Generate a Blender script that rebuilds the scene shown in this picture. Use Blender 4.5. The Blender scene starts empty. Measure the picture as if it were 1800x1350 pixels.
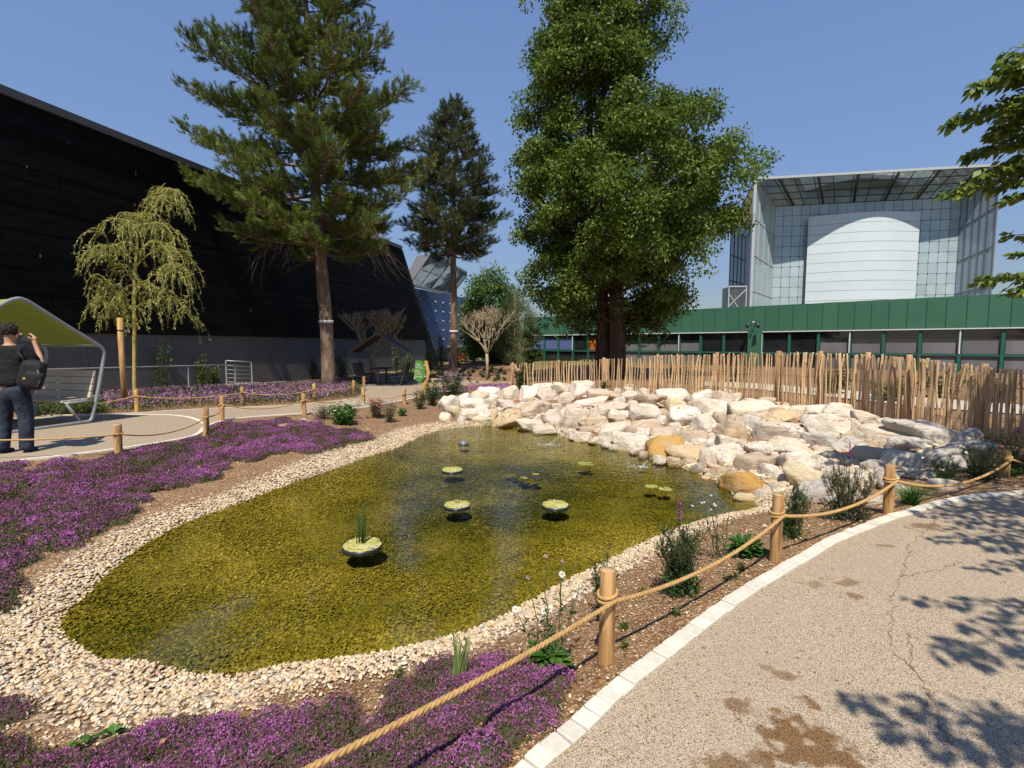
import bpy, bmesh, math, random
import numpy as np
from mathutils import Vector, Matrix, Euler, noise as mnoise

R = math.radians
random.seed(11)
rng = np.random.default_rng(11)
sc = bpy.context.scene
col = sc.collection

# ------------------------------------------------------------------ camera, sky, sun, exposure
FPX, HZ, CZ = 880.0, 605.0, 1.58
PITCH = math.atan((675 - HZ) / FPX)
cam = bpy.data.cameras.new('camera')
cam.sensor_width = 36.0
cam.lens = FPX / 1800 * 36
cam.clip_start, cam.clip_end = 0.05, 3000
cam_o = bpy.data.objects.new('camera', cam)
col.objects.link(cam_o)
cam_o.location = (0, 0, CZ)
cam_o.rotation_euler = (R(90) - PITCH, 0, 0)
sc.camera = cam_o

SHO, GAI, SAT, TIN = 0.6, 1.52, 1.0, (1.0, .995, 1.10)
SUN_EL, SUN_AZ = R(58.0), R(8.0)          # light travels away from the camera, a little to the right
TO_SUN = Vector((-math.sin(SUN_AZ) * math.cos(SUN_EL), -math.cos(SUN_AZ) * math.cos(SUN_EL), math.sin(SUN_EL)))
world = bpy.data.worlds.new('World')
sc.world = world
world.use_nodes = True
wn = world.node_tree
bg = wn.nodes['Background']
sky = wn.nodes.new('ShaderNodeTexSky')
sky.sky_type = 'NISHITA'
sky.sun_disc = False
sky.sun_elevation = SUN_EL
sky.sun_rotation = math.pi + SUN_AZ
sky.altitude = 100
sky.air_density = 1.0
sky.dust_density = 0.0
sky.ozone_density = 1.5
# soft shoulder so that the horizon does not clip: sky * gain / (1 + k * luminance), a little more saturated
_hs = wn.nodes.new('ShaderNodeHueSaturation'); _hs.inputs['Saturation'].default_value = SAT
_dt = wn.nodes.new('ShaderNodeVectorMath'); _dt.operation = 'DOT_PRODUCT'; _dt.inputs[1].default_value = (.2126, .7152, .0722)
_ma = wn.nodes.new('ShaderNodeMath'); _ma.operation = 'MULTIPLY_ADD'; _ma.inputs[1].default_value = SHO; _ma.inputs[2].default_value = 1.0
_dv = wn.nodes.new('ShaderNodeMath'); _dv.operation = 'DIVIDE'; _dv.inputs[0].default_value = GAI
_sl = wn.nodes.new('ShaderNodeVectorMath'); _sl.operation = 'SCALE'
_tn = wn.nodes.new('ShaderNodeVectorMath'); _tn.operation = 'MULTIPLY'; _tn.inputs[1].default_value = TIN
wn.links.new(sky.outputs[0], _tn.inputs[0]); wn.links.new(_tn.outputs[0], _hs.inputs['Color']); wn.links.new(_hs.outputs[0], _dt.inputs[0]); wn.links.new(_dt.outputs['Value'], _ma.inputs[0]); wn.links.new(_ma.outputs[0], _dv.inputs[1])
wn.links.new(_hs.outputs[0], _sl.inputs[0]); wn.links.new(_dv.outputs[0], _sl.inputs['Scale']); wn.links.new(_sl.outputs[0], bg.inputs[0])
bg.inputs[1].default_value = 0.15
sun = bpy.data.lights.new('sun', 'SUN')
sun.energy = 4.1
sun.angle = R(0.55)
sun.color = (1.0, 0.925, 0.79)
sun_o = bpy.data.objects.new('sun', sun)
col.objects.link(sun_o)
sun_o.rotation_euler = (-TO_SUN).to_track_quat('-Z', 'Y').to_euler()
sc.view_settings.view_transform = 'Standard'
sc.view_settings.look = 'None'
sc.view_settings.gamma = 1.0
sc.view_settings.exposure = 0.5
sc.view_settings.use_curve_mapping = False
sc.render.engine = 'CYCLES'
cy = sc.cycles
cy.max_bounces = 7
cy.diffuse_bounces = 3
cy.glossy_bounces = 3
cy.transmission_bounces = 4
cy.transparent_max_bounces = 10
cy.caustics_reflective = False
cy.caustics_refractive = False
cy.use_denoising = True

# ------------------------------------------------------------------ helpers: measuring
_c, _s = math.cos(PITCH), math.sin(PITCH)
def ray(x, y):
    u = (x - 900) / FPX; v = (675 - y) / FPX
    return u, _c + v * _s, v * _c - _s
def D(x, y, d):
    r = ray(x, y); t = d / r[1]
    return Vector((r[0] * t, d, CZ + r[2] * t))
def P(x, y, z=0.0):
    r = ray(x, y); t = (z - CZ) / r[2]
    return Vector((r[0] * t, r[1] * t, z))
def ss(a, b, x):
    t = np.clip((np.asarray(x, float) - a) / (b - a), 0, 1)
    return t * t * (3 - 2 * t)

# ------------------------------------------------------------------ helpers: things
def tag(o, label=None, cat=None, group=None, kind=None):
    if label: o['label'] = label
    if cat: o['category'] = cat
    if group: o['group'] = group
    if kind: o['kind'] = kind
    return o
def thing(name, loc, label, cat, rz=0.0, group=None, rot=None):
    o = bpy.data.objects.new(name, None)
    col.objects.link(o)
    o.empty_display_size = 0.2
    o.location = loc
    o.rotation_euler = rot if rot else (0, 0, rz)
    return tag(o, label, cat, group)
KIDS = {}
def link(name, me, mat=None, parent=None, loc=None):
    o = bpy.data.objects.new(name, me)
    col.objects.link(o)
    if mat and not me.materials: me.materials.append(mat)
    if parent:
        o.parent = parent
        KIDS.setdefault(parent.name, []).append(o)
    if loc is not None: o.location = loc
    return o
def copy_tree(o, parent=None):
    c = o.copy()
    col.objects.link(c)
    if parent:
        c.parent = parent
        KIDS.setdefault(parent.name, []).append(c)
    for k in list(KIDS.get(o.name, [])): copy_tree(k, c)
    return c
def npmesh(name, V, F, smooth=False, tint=None):
    V = np.asarray(V, np.float32).reshape(-1, 3); F = np.asarray(F, np.int32)
    me = bpy.data.meshes.new(name)
    n, k = F.shape
    me.vertices.add(len(V)); me.vertices.foreach_set('co', V.ravel())
    me.loops.add(n * k); me.loops.foreach_set('vertex_index', F.ravel())
    me.polygons.add(n); me.polygons.foreach_set('loop_start', np.arange(0, n * k, k, dtype=np.int32))
    me.polygons.foreach_set('loop_total', np.full(n, k, np.int32))
    if smooth: me.polygons.foreach_set('use_smooth', np.ones(n, bool))
    if tint is not None:
        a = me.attributes.new('tint', 'FLOAT', 'POINT'); a.data.foreach_set('value', np.asarray(tint, np.float32))
    me.update(calc_edges=True)
    return me
class MB:
    """collects simple solids and links them as one mesh"""
    def __init__(s): s.V = []; s.F = []; s.sm = []
    def add(s, V, F, smooth=False):
        o = len(s.V); s.V += [tuple(v) for v in V]; s.F += [tuple(i + o for i in f) for f in F]; s.sm += [smooth] * len(F); return s
    def box(s, c, size, rot=None, taper=1.0):
        x, y, z = [q / 2 for q in size]
        vs = [Vector((a * x * (taper if d > 0 else 1), b * y * (taper if d > 0 else 1), d * z)) for d in (-1, 1) for a, b in ((-1, -1), (1, -1), (1, 1), (-1, 1))]
        if rot is not None: vs = [rot @ v for v in vs]
        c = Vector(c)
        return s.add([v + c for v in vs], [(3, 2, 1, 0), (4, 5, 6, 7), (0, 1, 5, 4), (1, 2, 6, 5), (2, 3, 7, 6), (3, 0, 4, 7)])
    def bar(s, a, b, w, h, up=(0, 0, 1)):
        a, b = Vector(a), Vector(b); d = (b - a); L = d.length; d.normalize()
        sd = d.cross(Vector(up))
        if sd.length < 1e-4: sd = d.cross(Vector((0, 1, 0)))
        sd.normalize(); u = sd.cross(d)
        return s.box((a + b) / 2, (L, w, h), Matrix((d, sd, u)).transposed())
    def tube(s, pts, rad, n=8, cap=True, closed=False):
        pts = [Vector(p) for p in pts]; m = len(pts)
        if not hasattr(rad, '__len__'): rad = [rad] * m
        V = []; F = []; ref = None
        for i, p in enumerate(pts):
            if closed: d = pts[(i + 1) % m] - pts[i - 1]
            else: d = pts[min(i + 1, m - 1)] - pts[max(i - 1, 0)]
            if d.length < 1e-9: d = Vector((0, 0, 1))
            d.normalize()
            if ref is None:
                ref = d.orthogonal().normalized()
            else:
                ref = ref - d * ref.dot(d)
                ref = ref.normalized() if ref.length > 1e-6 else d.orthogonal().normalized()
            b = d.cross(ref)
            for j in range(n):
                a = 2 * math.pi * j / n
                V.append(p + (ref * math.cos(a) + b * math.sin(a)) * rad[i])
        for i in range(m if closed else m - 1):
            k = (i + 1) % m
            for j in range(n):
                F.append((i * n + j, i * n + (j + 1) % n, k * n + (j + 1) % n, k * n + j))
        if cap and not closed:
            F.append(tuple(range(n - 1, -1, -1))); F.append(tuple((m - 1) * n + j for j in range(n)))
        return s.add(V, F, True)
    def quad(s, *p): return s.add(p, [tuple(range(len(p)))])
    def prism(s, poly, off):
        off = Vector(off); n = len(poly); p = [Vector(q) for q in poly]
        F = [tuple(range(n - 1, -1, -1)), tuple(range(n, 2 * n))] + [(i, (i + 1) % n, n + (i + 1) % n, n + i) for i in range(n)]
        return s.add(p + [q + off for q in p], F)
    def mesh(s, name):
        me = bpy.data.meshes.new(name); me.from_pydata(s.V, [], s.F)
        me.polygons.foreach_set('use_smooth', s.sm); me.update()
        return me
    def build(s, name, mat, parent=None, loc=None):
        return link(name, s.mesh(name), mat, parent, loc)
def sphere_mb(mb, c, r, seg=10, rings=6):
    r = (r, r, r) if not hasattr(r, '__len__') else r
    V = [(c[0], c[1], c[2] + r[2])]; F = []
    for i in range(1, rings):
        t = math.pi * i / rings
        for j in range(seg):
            a = 2 * math.pi * j / seg
            V.append((c[0] + r[0] * math.sin(t) * math.cos(a), c[1] + r[1] * math.sin(t) * math.sin(a), c[2] + r[2] * math.cos(t)))
    V.append((c[0], c[1], c[2] - r[2])); L = len(V) - 1
    for j in range(seg):
        F.append((0, 1 + j, 1 + (j + 1) % seg)); F.append((L, L - seg + (j + 1) % seg, L - seg + j))
    for i in range(rings - 2):
        for j in range(seg):
            a = 1 + i * seg; b = a + seg
            F.append((a + j, b + j, b + (j + 1) % seg, a + (j + 1) % seg))
    return mb.add(V, F, True)
def catmull(pts, closed=False, k=8):
    pts = [np.array(p, float) for p in pts]; n = len(pts); out = []
    for i in range(n if closed else n - 1):
        if closed: a, b, c, d = pts[i - 1], pts[i], pts[(i + 1) % n], pts[(i + 2) % n]
        else: a, b, c, d = pts[max(i - 1, 0)], pts[i], pts[i + 1], pts[min(i + 2, n - 1)]
        for j in range(k):
            t = j / k
            out.append(0.5 * (2 * b + (c - a) * t + (2 * a - 5 * b + 4 * c - d) * t * t + (3 * b - 3 * c + d - a) * t ** 3))
    if not closed: out.append(pts[-1])
    return out
def resample(pts, step):
    pts = np.array(pts, float); seg = np.linalg.norm(np.diff(pts, axis=0), axis=1); s = np.r_[0, np.cumsum(seg)]
    n = max(2, int(round(s[-1] / step)) + 1); q = np.linspace(0, s[-1], n)
    return np.stack([np.interp(q, s, pts[:, i]) for i in range(pts.shape[1])], 1)

# ------------------------------------------------------------------ helpers: materials
def rgb(c): return (c[0], c[1], c[2], 1.0)
def M(name, c1, c2=None, scale=6.0, rough=0.8, bump=0.0, bscale=None, bdist=0.02, spec=0.3, metal=0.0, ramp=None, attr=None, attr_type='GEOMETRY',
      objrand=0.0, objcolor=False, stretch=None, transl=0.0, detail=5.0, contrast=(0.35, 0.65), coords='Object', c3=None, s3=1.5, t3=(0.5, 0.7), sheen=0.0):
    m = bpy.data.materials.new(name); m.use_nodes = True
    nt = m.node_tree; N = nt.nodes; L = nt.links
    b = N['Principled BSDF']; out = N['Material Output']
    b.inputs['Roughness'].default_value = rough
    b.inputs['Specular IOR Level'].default_value = spec
    b.inputs['Metallic'].default_value = metal
    tc = N.new('ShaderNodeTexCoord'); vec = tc.outputs[coords]
    if stretch:
        mp = N.new('ShaderNodeMapping'); mp.inputs['Scale'].default_value = stretch
        L.new(vec, mp.inputs[0]); vec = mp.outputs[0]
    def noise(s, d=detail):
        n = N.new('ShaderNodeTexNoise'); n.inputs['Scale'].default_value = s; n.inputs['Detail'].default_value = d
        L.new(vec, n.inputs['Vector']); return n.outputs[0]
    def mix(fac, a, bb, mode='MIX'):
        x = N.new('ShaderNodeMix'); x.data_type = 'RGBA'; x.blend_type = mode
        if isinstance(fac, float): x.inputs[0].default_value = fac
        else: L.new(fac, x.inputs[0])
        for k, v in ((6, a), (7, bb)):
            if isinstance(v, tuple): x.inputs[k].default_value = v
            else: L.new(v, x.inputs[k])
        return x.outputs[2]
    def mr(v, a, bb, lo=0.0, hi=1.0):
        x = N.new('ShaderNodeMapRange'); L.new(v, x.inputs[0])
        x.inputs[1].default_value = a; x.inputs[2].default_value = bb; x.inputs[3].default_value = lo; x.inputs[4].default_value = hi
        return x.outputs[0]
    if ramp:
        at = N.new('ShaderNodeAttribute'); at.attribute_name = attr or 'tint'; at.attribute_type = attr_type
        cr = N.new('ShaderNodeValToRGB'); e = cr.color_ramp.elements
        while len(e) < len(ramp): e.new(0.5)
        for i, (p, c) in enumerate(ramp): e[i].position = p; e[i].color = rgb(c)
        L.new(at.outputs['Fac'], cr.inputs[0]); c = cr.outputs[0]
        if c2:
            c = mix(mr(noise(scale), *contrast), c, mix(1.0, c, rgb(c2), 'MULTIPLY'))
    elif c2:
        c = mix(mr(noise(scale), *contrast), rgb(c1), rgb(c2))
    else:
        c = rgb(c1)
    if objcolor:
        oi = N.new('ShaderNodeObjectInfo'); c = mix(1.0, c, oi.outputs['Color'], 'MULTIPLY')
    if c3:
        c = mix(mr(noise(s3, 3.0), *t3), c, rgb(c3))
    if objrand:
        oi = N.new('ShaderNodeObjectInfo')
        g = mr(oi.outputs['Random'], 0, 1, 1 - objrand, 1 + objrand)
        cc = N.new('ShaderNodeCombineColor')
        for k in range(3): L.new(g, cc.inputs[k])
        c = mix(1.0, c, cc.outputs[0], 'MULTIPLY')
    if isinstance(c, tuple): b.inputs['Base Color'].default_value = c
    else: L.new(c, b.inputs['Base Color'])
    if bump:
        bp = N.new('ShaderNodeBump'); bp.inputs['Strength'].default_value = bump; bp.inputs['Distance'].default_value = bdist
        L.new(noise(bscale or scale * 3, 6.0), bp.inputs['Height']); L.new(bp.outputs[0], b.inputs['Normal'])
    if transl:
        tr = N.new('ShaderNodeBsdfTranslucent'); ms = N.new('ShaderNodeMixShader'); ms.inputs[0].default_value = transl
        if isinstance(c, tuple): tr.inputs[0].default_value = c
        else: L.new(c, tr.inputs[0])
        L.new(b.outputs[0], ms.inputs[1]); L.new(tr.outputs[0], ms.inputs[2]); L.new(ms.outputs[0], out.inputs[0])
    return m

# ------------------------------------------------------------------ measured outlines
WZ = -0.35                                   # water level
POND_PX = [(95, 1092), (150, 1040), (235, 965), (325, 917), (400, 890), (500, 852), (580, 825), (650, 800), (700, 785), (740, 766), (790, 753),
           (850, 749), (905, 748), (950, 754), (1010, 772), (1080, 786), (1150, 802), (1215, 826), (1270, 848), (1310, 872), (1335, 893), (1270, 906), (1200, 927),
           (1130, 957), (1060, 992), (1000, 1022), (930, 1062), (860, 1098), (790, 1122), (690, 1146), (600, 1160), (500, 1172), (430, 1188),
           (330, 1188), (250, 1166), (170, 1162), (112, 1125)]
POND = np.array([p[:2] for p in catmull([tuple(P(x, y, WZ)) for x, y in POND_PX], True, 5)])
def B(x, y):
    x = np.asarray(x, float); y = np.asarray(y, float)
    z = -0.03 * ss(-1.0, -4.0, x) - 0.0195 * np.clip(y - 9.0, 0, 17) * ss(3.0, -0.5, x)
    z = z + 0.10 * ss(2.0, 5.0, x) * ss(5.5, 10.0, y)
    bank = ss(24.0, 29.0, y) * ss(-6.2, -4.4, x) * ss(1.4, -0.2, x)
    return z + bank * 0.66
def Q(px, py):
    z = 0.0
    for _ in range(8):
        p = P(px, py, z); z = float(B(p.x, p.y))
    return (p.x, p.y)
KERB_PX = [(905, 1350), (986, 1281), (1053, 1220), (1100, 1181), (1168, 1130), (1235, 1080), (1283, 1047), (1333, 1016), (1388, 985), (1420, 967),
           (1451, 949), (1552, 909), (1592, 899), (1620, 889), (1670, 877), (1720, 870), (1780, 865)]
_k = [tuple(P(x, y, 0)[:2]) for x, y in KERB_PX]
_k = [(-3.2, -2.2), (-1.7, -0.35), (-0.75, 0.85)] + _k + [(6.3, 5.42), (8.0, 5.6), (11.0, 5.5), (14.0, 5.2)]
KERB = resample(catmull(_k, False, 8), 0.095)
RPATH = np.vstack([KERB, [(14, -8), (-3.2, -8)]])
FR_PX = [(-520, 900), (-160, 838), (0, 815), (120, 801), (200, 791), (300, 776), (350, 764), (366, 750), (400, 739), (450, 733), (535, 727), (625, 719), (700, 706), (735, 698), (752, 689)]
BK_PX = [(640, 690), (625, 700), (525, 711), (450, 715), (352, 719), (252, 725), (186, 729), (100, 733), (-160, 744), (-520, 762)]
FRONT = resample(catmull([Q(*q) for q in FR_PX], False, 6), 0.12)
BACK = resample(catmull([Q(*q) for q in BK_PX], False, 6), 0.12)
PLAT = [Q(752, 689), Q(822, 677), Q(900, 675.5), Q(900, 670.5), Q(748, 669.5), Q(640, 669.5), Q(628, 680)]
LPATH = np.vstack([FRONT, PLAT[1:], BACK])
FENCE_CP = [(898, 640, 20.0), (980, 636, 18.0), (1060, 632, 16.3), (1160, 626, 15.0), (1260, 623, 14.0), (1371, 621, 13.0), (1500, 623, 11.0), (1600, 629, 9.3), (1725, 645, 8.3), (1830, 651, 7.2), (2000, 662, 6.6), (2200, 664, 6.4)]
FENCE = np.array([p[:2] for p in catmull([tuple(D(px, 690, d)) for px, _, d in FENCE_CP], False, 6)])

def seg_dist(X, Y, line, closed):
    pts = np.vstack([line, line[:1]]) if closed else line
    best = np.full(X.shape, 1e9)
    for a, b in zip(pts[:-1], pts[1:]):
        d = b - a; l2 = max(d @ d, 1e-12)
        t = np.clip(((X - a[0]) * d[0] + (Y - a[1]) * d[1]) / l2, 0, 1)
        best = np.minimum(best, (X - a[0] - t * d[0]) ** 2 + (Y - a[1] - t * d[1]) ** 2)
    return np.sqrt(best)
def inside(X, Y, poly):
    r = np.zeros(X.shape, bool)
    a = poly; b = np.roll(poly, -1, 0)
    for (x1, y1), (x2, y2) in zip(a, b):
        c = ((y1 > Y) != (y2 > Y))
        if not c.any(): continue
        r ^= c & (X < (x2 - x1) * (Y - y1) / ((y2 - y1) or 1e-12) + x1)
    return r
def fields(X, Y):
    X = np.atleast_1d(np.asarray(X, float)); Y = np.atleast_1d(np.asarray(Y, float))
    d = seg_dist(X, Y, POND, True); d = np.where(inside(X, Y, POND), -d, d)
    dp = np.minimum(np.where(inside(X, Y, RPATH), 0, seg_dist(X, Y, KERB, False)), np.where(inside(X, Y, LPATH), 0, seg_dist(X, Y, LPATH, True)))
    df = seg_dist(X, Y, FENCE, False)
    return d, dp, df
def ground(X, Y, f=None):
    X = np.atleast_1d(np.asarray(X, float)); Y = np.atleast_1d(np.asarray(Y, float))
    d, dp, df = f if f else fields(X, Y)
    lim = np.minimum(np.minimum(dp, df), 2.2)
    t = np.clip(d, 0, 9) / (np.clip(d, 0, 9) + lim + 1e-6)
    t = np.where((d > 2.5), np.maximum(t, ss(2.5, 3.5, d)), t)
    b = B(X, Y)
    z = WZ + (b - WZ) * t ** 0.85
    z = np.where(d < 0, WZ - 0.19 * (1 - np.exp(d / 0.55)), z)
    far = (X > 4) & (Y > 5.6)                       # east of the rocks behind the fence
    return np.where(dp <= 0.02, b - 0.02, z)
def gz(x, y): return float(ground(x, y)[0])
def G(px, py, dz=0.0, dmin=1.2, dmax=40.0):
    """where the line of sight through a pixel meets the ground (raised by dz)"""
    r = ray(px, py)
    t = np.concatenate([np.arange(dmin, 14, 0.35), np.arange(14, dmax, 0.8)])
    for _ in range(2):
        X, Y, Z = r[0] * t, r[1] * t, CZ + r[2] * t
        g = ground(X, Y) + dz
        hit = np.where(Z <= g)[0]
        i = hit[0] if len(hit) else len(t) - 1
        if _ == 0: t = np.linspace(t[max(i - 1, 0)], t[i], 16)
    return Vector((X[i], Y[i], g[i] - dz))

# ------------------------------------------------------------------ ground, paths, kerb, pond
def soil_material():
    m = bpy.data.materials.new('soil'); m.use_nodes = True
    nt = m.node_tree; N = nt.nodes; L = nt.links; b = N['Principled BSDF']
    b.inputs['Roughness'].default_value = 0.95; b.inputs['Specular IOR Level'].default_value = 0.15
    tc = N.new('ShaderNodeTexCoord'); v = tc.outputs['Object']
    def noise(s, d=6.0):
        n = N.new('ShaderNodeTexNoise'); n.inputs['Scale'].default_value = s; n.inputs['Detail'].default_value = d; L.new(v, n.inputs['Vector']); return n.outputs[0]
    def mr(x, a, bb):
        q = N.new('ShaderNodeMapRange'); L.new(x, q.inputs[0]); q.inputs[1].default_value = a; q.inputs[2].default_value = bb; return q.outputs[0]
    def mix(f, a, bb):
        x = N.new('ShaderNodeMix'); x.data_type = 'RGBA'; L.new(f, x.inputs[0])
        for k, q in ((6, a), (7, bb)):
            if isinstance(q, tuple): x.inputs[k].default_value = rgb(q)
            else: L.new(q, x.inputs[k])
        return x.outputs[2]
    def chips(s, thr, rnd=0.55):
        vo = N.new('ShaderNodeTexVoronoi'); vo.inputs['Scale'].default_value = s; L.new(v, vo.inputs['Vector'])
        sp = N.new('ShaderNodeSeparateColor'); L.new(vo.outputs['Color'], sp.inputs[0])
        a = mr(vo.outputs['Distance'], thr, thr * 0.8); g = mr(sp.outputs[0], rnd, rnd + 0.02)
        mu = N.new('ShaderNodeMath'); mu.operation = 'MULTIPLY'; L.new(a, mu.inputs[0]); L.new(g, mu.inputs[1]); return mu.outputs[0], vo
    at = N.new('ShaderNodeVertexColor'); at.layer_name = 'zone'
    sp = N.new('ShaderNodeSeparateColor'); L.new(at.outputs[0], sp.inputs[0])
    soil = mix(mr(noise(5), .35, .65), (.215, .112, .050), (.31, .178, .086))
    soil = mix(mr(noise(40), .42, .68), soil, (.12, .06, .03))
    c1, v1 = chips(42, .42, .60); soil = mix(c1, soil, (.50, .36, .22))
    c2, v2 = chips(95, .45, .62); soil = mix(c2, soil, (.55, .42, .27))
    mulch = mix(mr(noise(30), .38, .62), (.15, .078, .042), (.33, .205, .115))
    mulch = mix(chips(60, .5, .72)[0], mulch, (.46, .31, .20))
    grass = mix(mr(noise(9), .35, .65), (.10, .13, .03), (.20, .17, .06))
    gv = N.new('ShaderNodeTexVoronoi'); gv.inputs['Scale'].default_value = 26; L.new(v, gv.inputs['Vector'])
    gs = N.new('ShaderNodeSeparateColor'); L.new(gv.outputs['Color'], gs.inputs[0])
    cr = N.new('ShaderNodeValToRGB'); e = cr.color_ramp.elements
    for q in range(3): e.new(.5)
    for q, (p_, c_) in enumerate([(0, (.34, .24, .15)), (.3, (.50, .37, .25)), (.55, (.58, .45, .32)), (.8, (.46, .35, .27)), (1, (.64, .55, .43))]): e[q].position = p_; e[q].color = rgb(c_)
    L.new(gs.outputs[0], cr.inputs[0])
    grav = mix(mr(gv.outputs['Distance'], .42, .62), cr.outputs[0], (.16, .10, .06))
    c = mix(sp.outputs[2], soil, mulch); c = mix(sp.outputs[1], c, grass); c = mix(sp.outputs[0], c, grav)
    L.new(c, b.inputs['Base Color'])
    hgt = N.new('ShaderNodeMath'); hgt.operation = 'ADD'; L.new(noise(55), hgt.inputs[0]); L.new(c1, hgt.inputs[1])
    h2 = N.new('ShaderNodeMath'); h2.operation = 'SUBTRACT'; L.new(hgt.outputs[0], h2.inputs[0]); L.new(gv.outputs['Distance'], h2.inputs[1])
    bp = N.new('ShaderNodeBump'); bp.inputs['Strength'].default_value = 0.8; bp.inputs['Distance'].default_value = 0.02
    L.new(h2.outputs[0], bp.inputs['Height']); L.new(bp.outputs[0], b.inputs['Normal'])
    return m
def cells(*spans):
    out = []
    for a, b_, st in spans: out += list(np.arange(a, b_ - 1e-6, st))
    return np.array(out + [spans[-1][1]])
gxs = cells((-900, -300, 300), (-300, -60, 60), (-60, -20, 4), (-20, -10, .5), (-10, 9, .1), (9, 24, .5), (24, 60, 4), (60, 300, 60), (300, 900, 300))
gys = cells((-60, -4, 8), (-4, .6, .5), (.6, 6.5, .07), (6.5, 14, .12), (14, 32, .3), (32, 60, 2), (60, 300, 40), (300, 1500, 300))
GX, GY = np.meshgrid(gxs, gys)
gf = fields(GX.ravel(), GY.ravel())
gZ = ground(GX.ravel(), GY.ravel(), gf)
gd, gdp, gdf = gf
gX, gY = GX.ravel(), GY.ravel()
def pnoise(x, y, s, seed=0.0):
    return np.array([mnoise.noise(Vector((a * s + seed, b * s, seed * 1.7))) for a, b in zip(x, y)])
near = (np.abs(gX) < 14) & (gY > -1) & (gY < 34)
n1 = np.zeros(len(gX)); n1[near] = pnoise(gX[near], gY[near], 2.2, 3.1)
n2 = np.zeros(len(gX)); n2[near] = pnoise(gX[near], gY[near], 9.0, 8.3)
gZ = gZ + np.where((gdp > 0.06) & near, 0.018 * n1 * ss(0, .4, gdp) + 0.010 * n2, 0)
def band_w(x, y):      # how far the pebbles reach up the bank
    return 0.40 + 0.22 * ss(-1.0, -2.0, x) * ss(5.0, 3.2, y) * ss(-4.0, -3.0, x) + 0.25 * ss(-0.5, -2.5, x) * ss(6.0, 8.0, y) - 0.06 * ss(1.0, 2.5, x)
grav = ss(1.05, 0.75, gd / (band_w(gX, gY) + 0.10 * n1))
mul = np.maximum(ss(2.2, 3.4, gX) * ss(5.2, 6.0, gY), ss(10.0, 11.0, gY)) * ss(0.2, .5, gd)
grs = np.maximum(ss(.55, .2, np.hypot((gX + 10.4) / 2.6, (gY - 13.0) / 0.8)), ss(.9, .5, np.hypot((gX + 5.0) / 2.0, (gY - 26.5) / 1.8)) * .7)
grs = np.maximum(grs, np.where((gY > 34) | (np.abs(gX) > 30), .8, 0))
grs = np.where(gd < -.04, np.clip(.75 + .25 * n1, 0, 1), grs); grav = np.where(gd < -.04, grav * .35, grav)
nx, ny = len(gxs), len(gys)
idx = np.arange(nx * ny).reshape(ny, nx)
Fg = np.stack([idx[:-1, :-1], idx[:-1, 1:], idx[1:, 1:], idx[1:, :-1]], -1).reshape(-1, 4)
me = npmesh('ground', np.stack([gX, gY, gZ], 1), Fg, True)
ca = me.color_attributes.new('zone', 'FLOAT_COLOR', 'POINT')
ca.data.foreach_set('color', np.stack([grav, grs, mul, np.ones(len(gX))], 1).astype(np.float32).ravel())
tag(link('ground', me, soil_material()), kind='structure')

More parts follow.
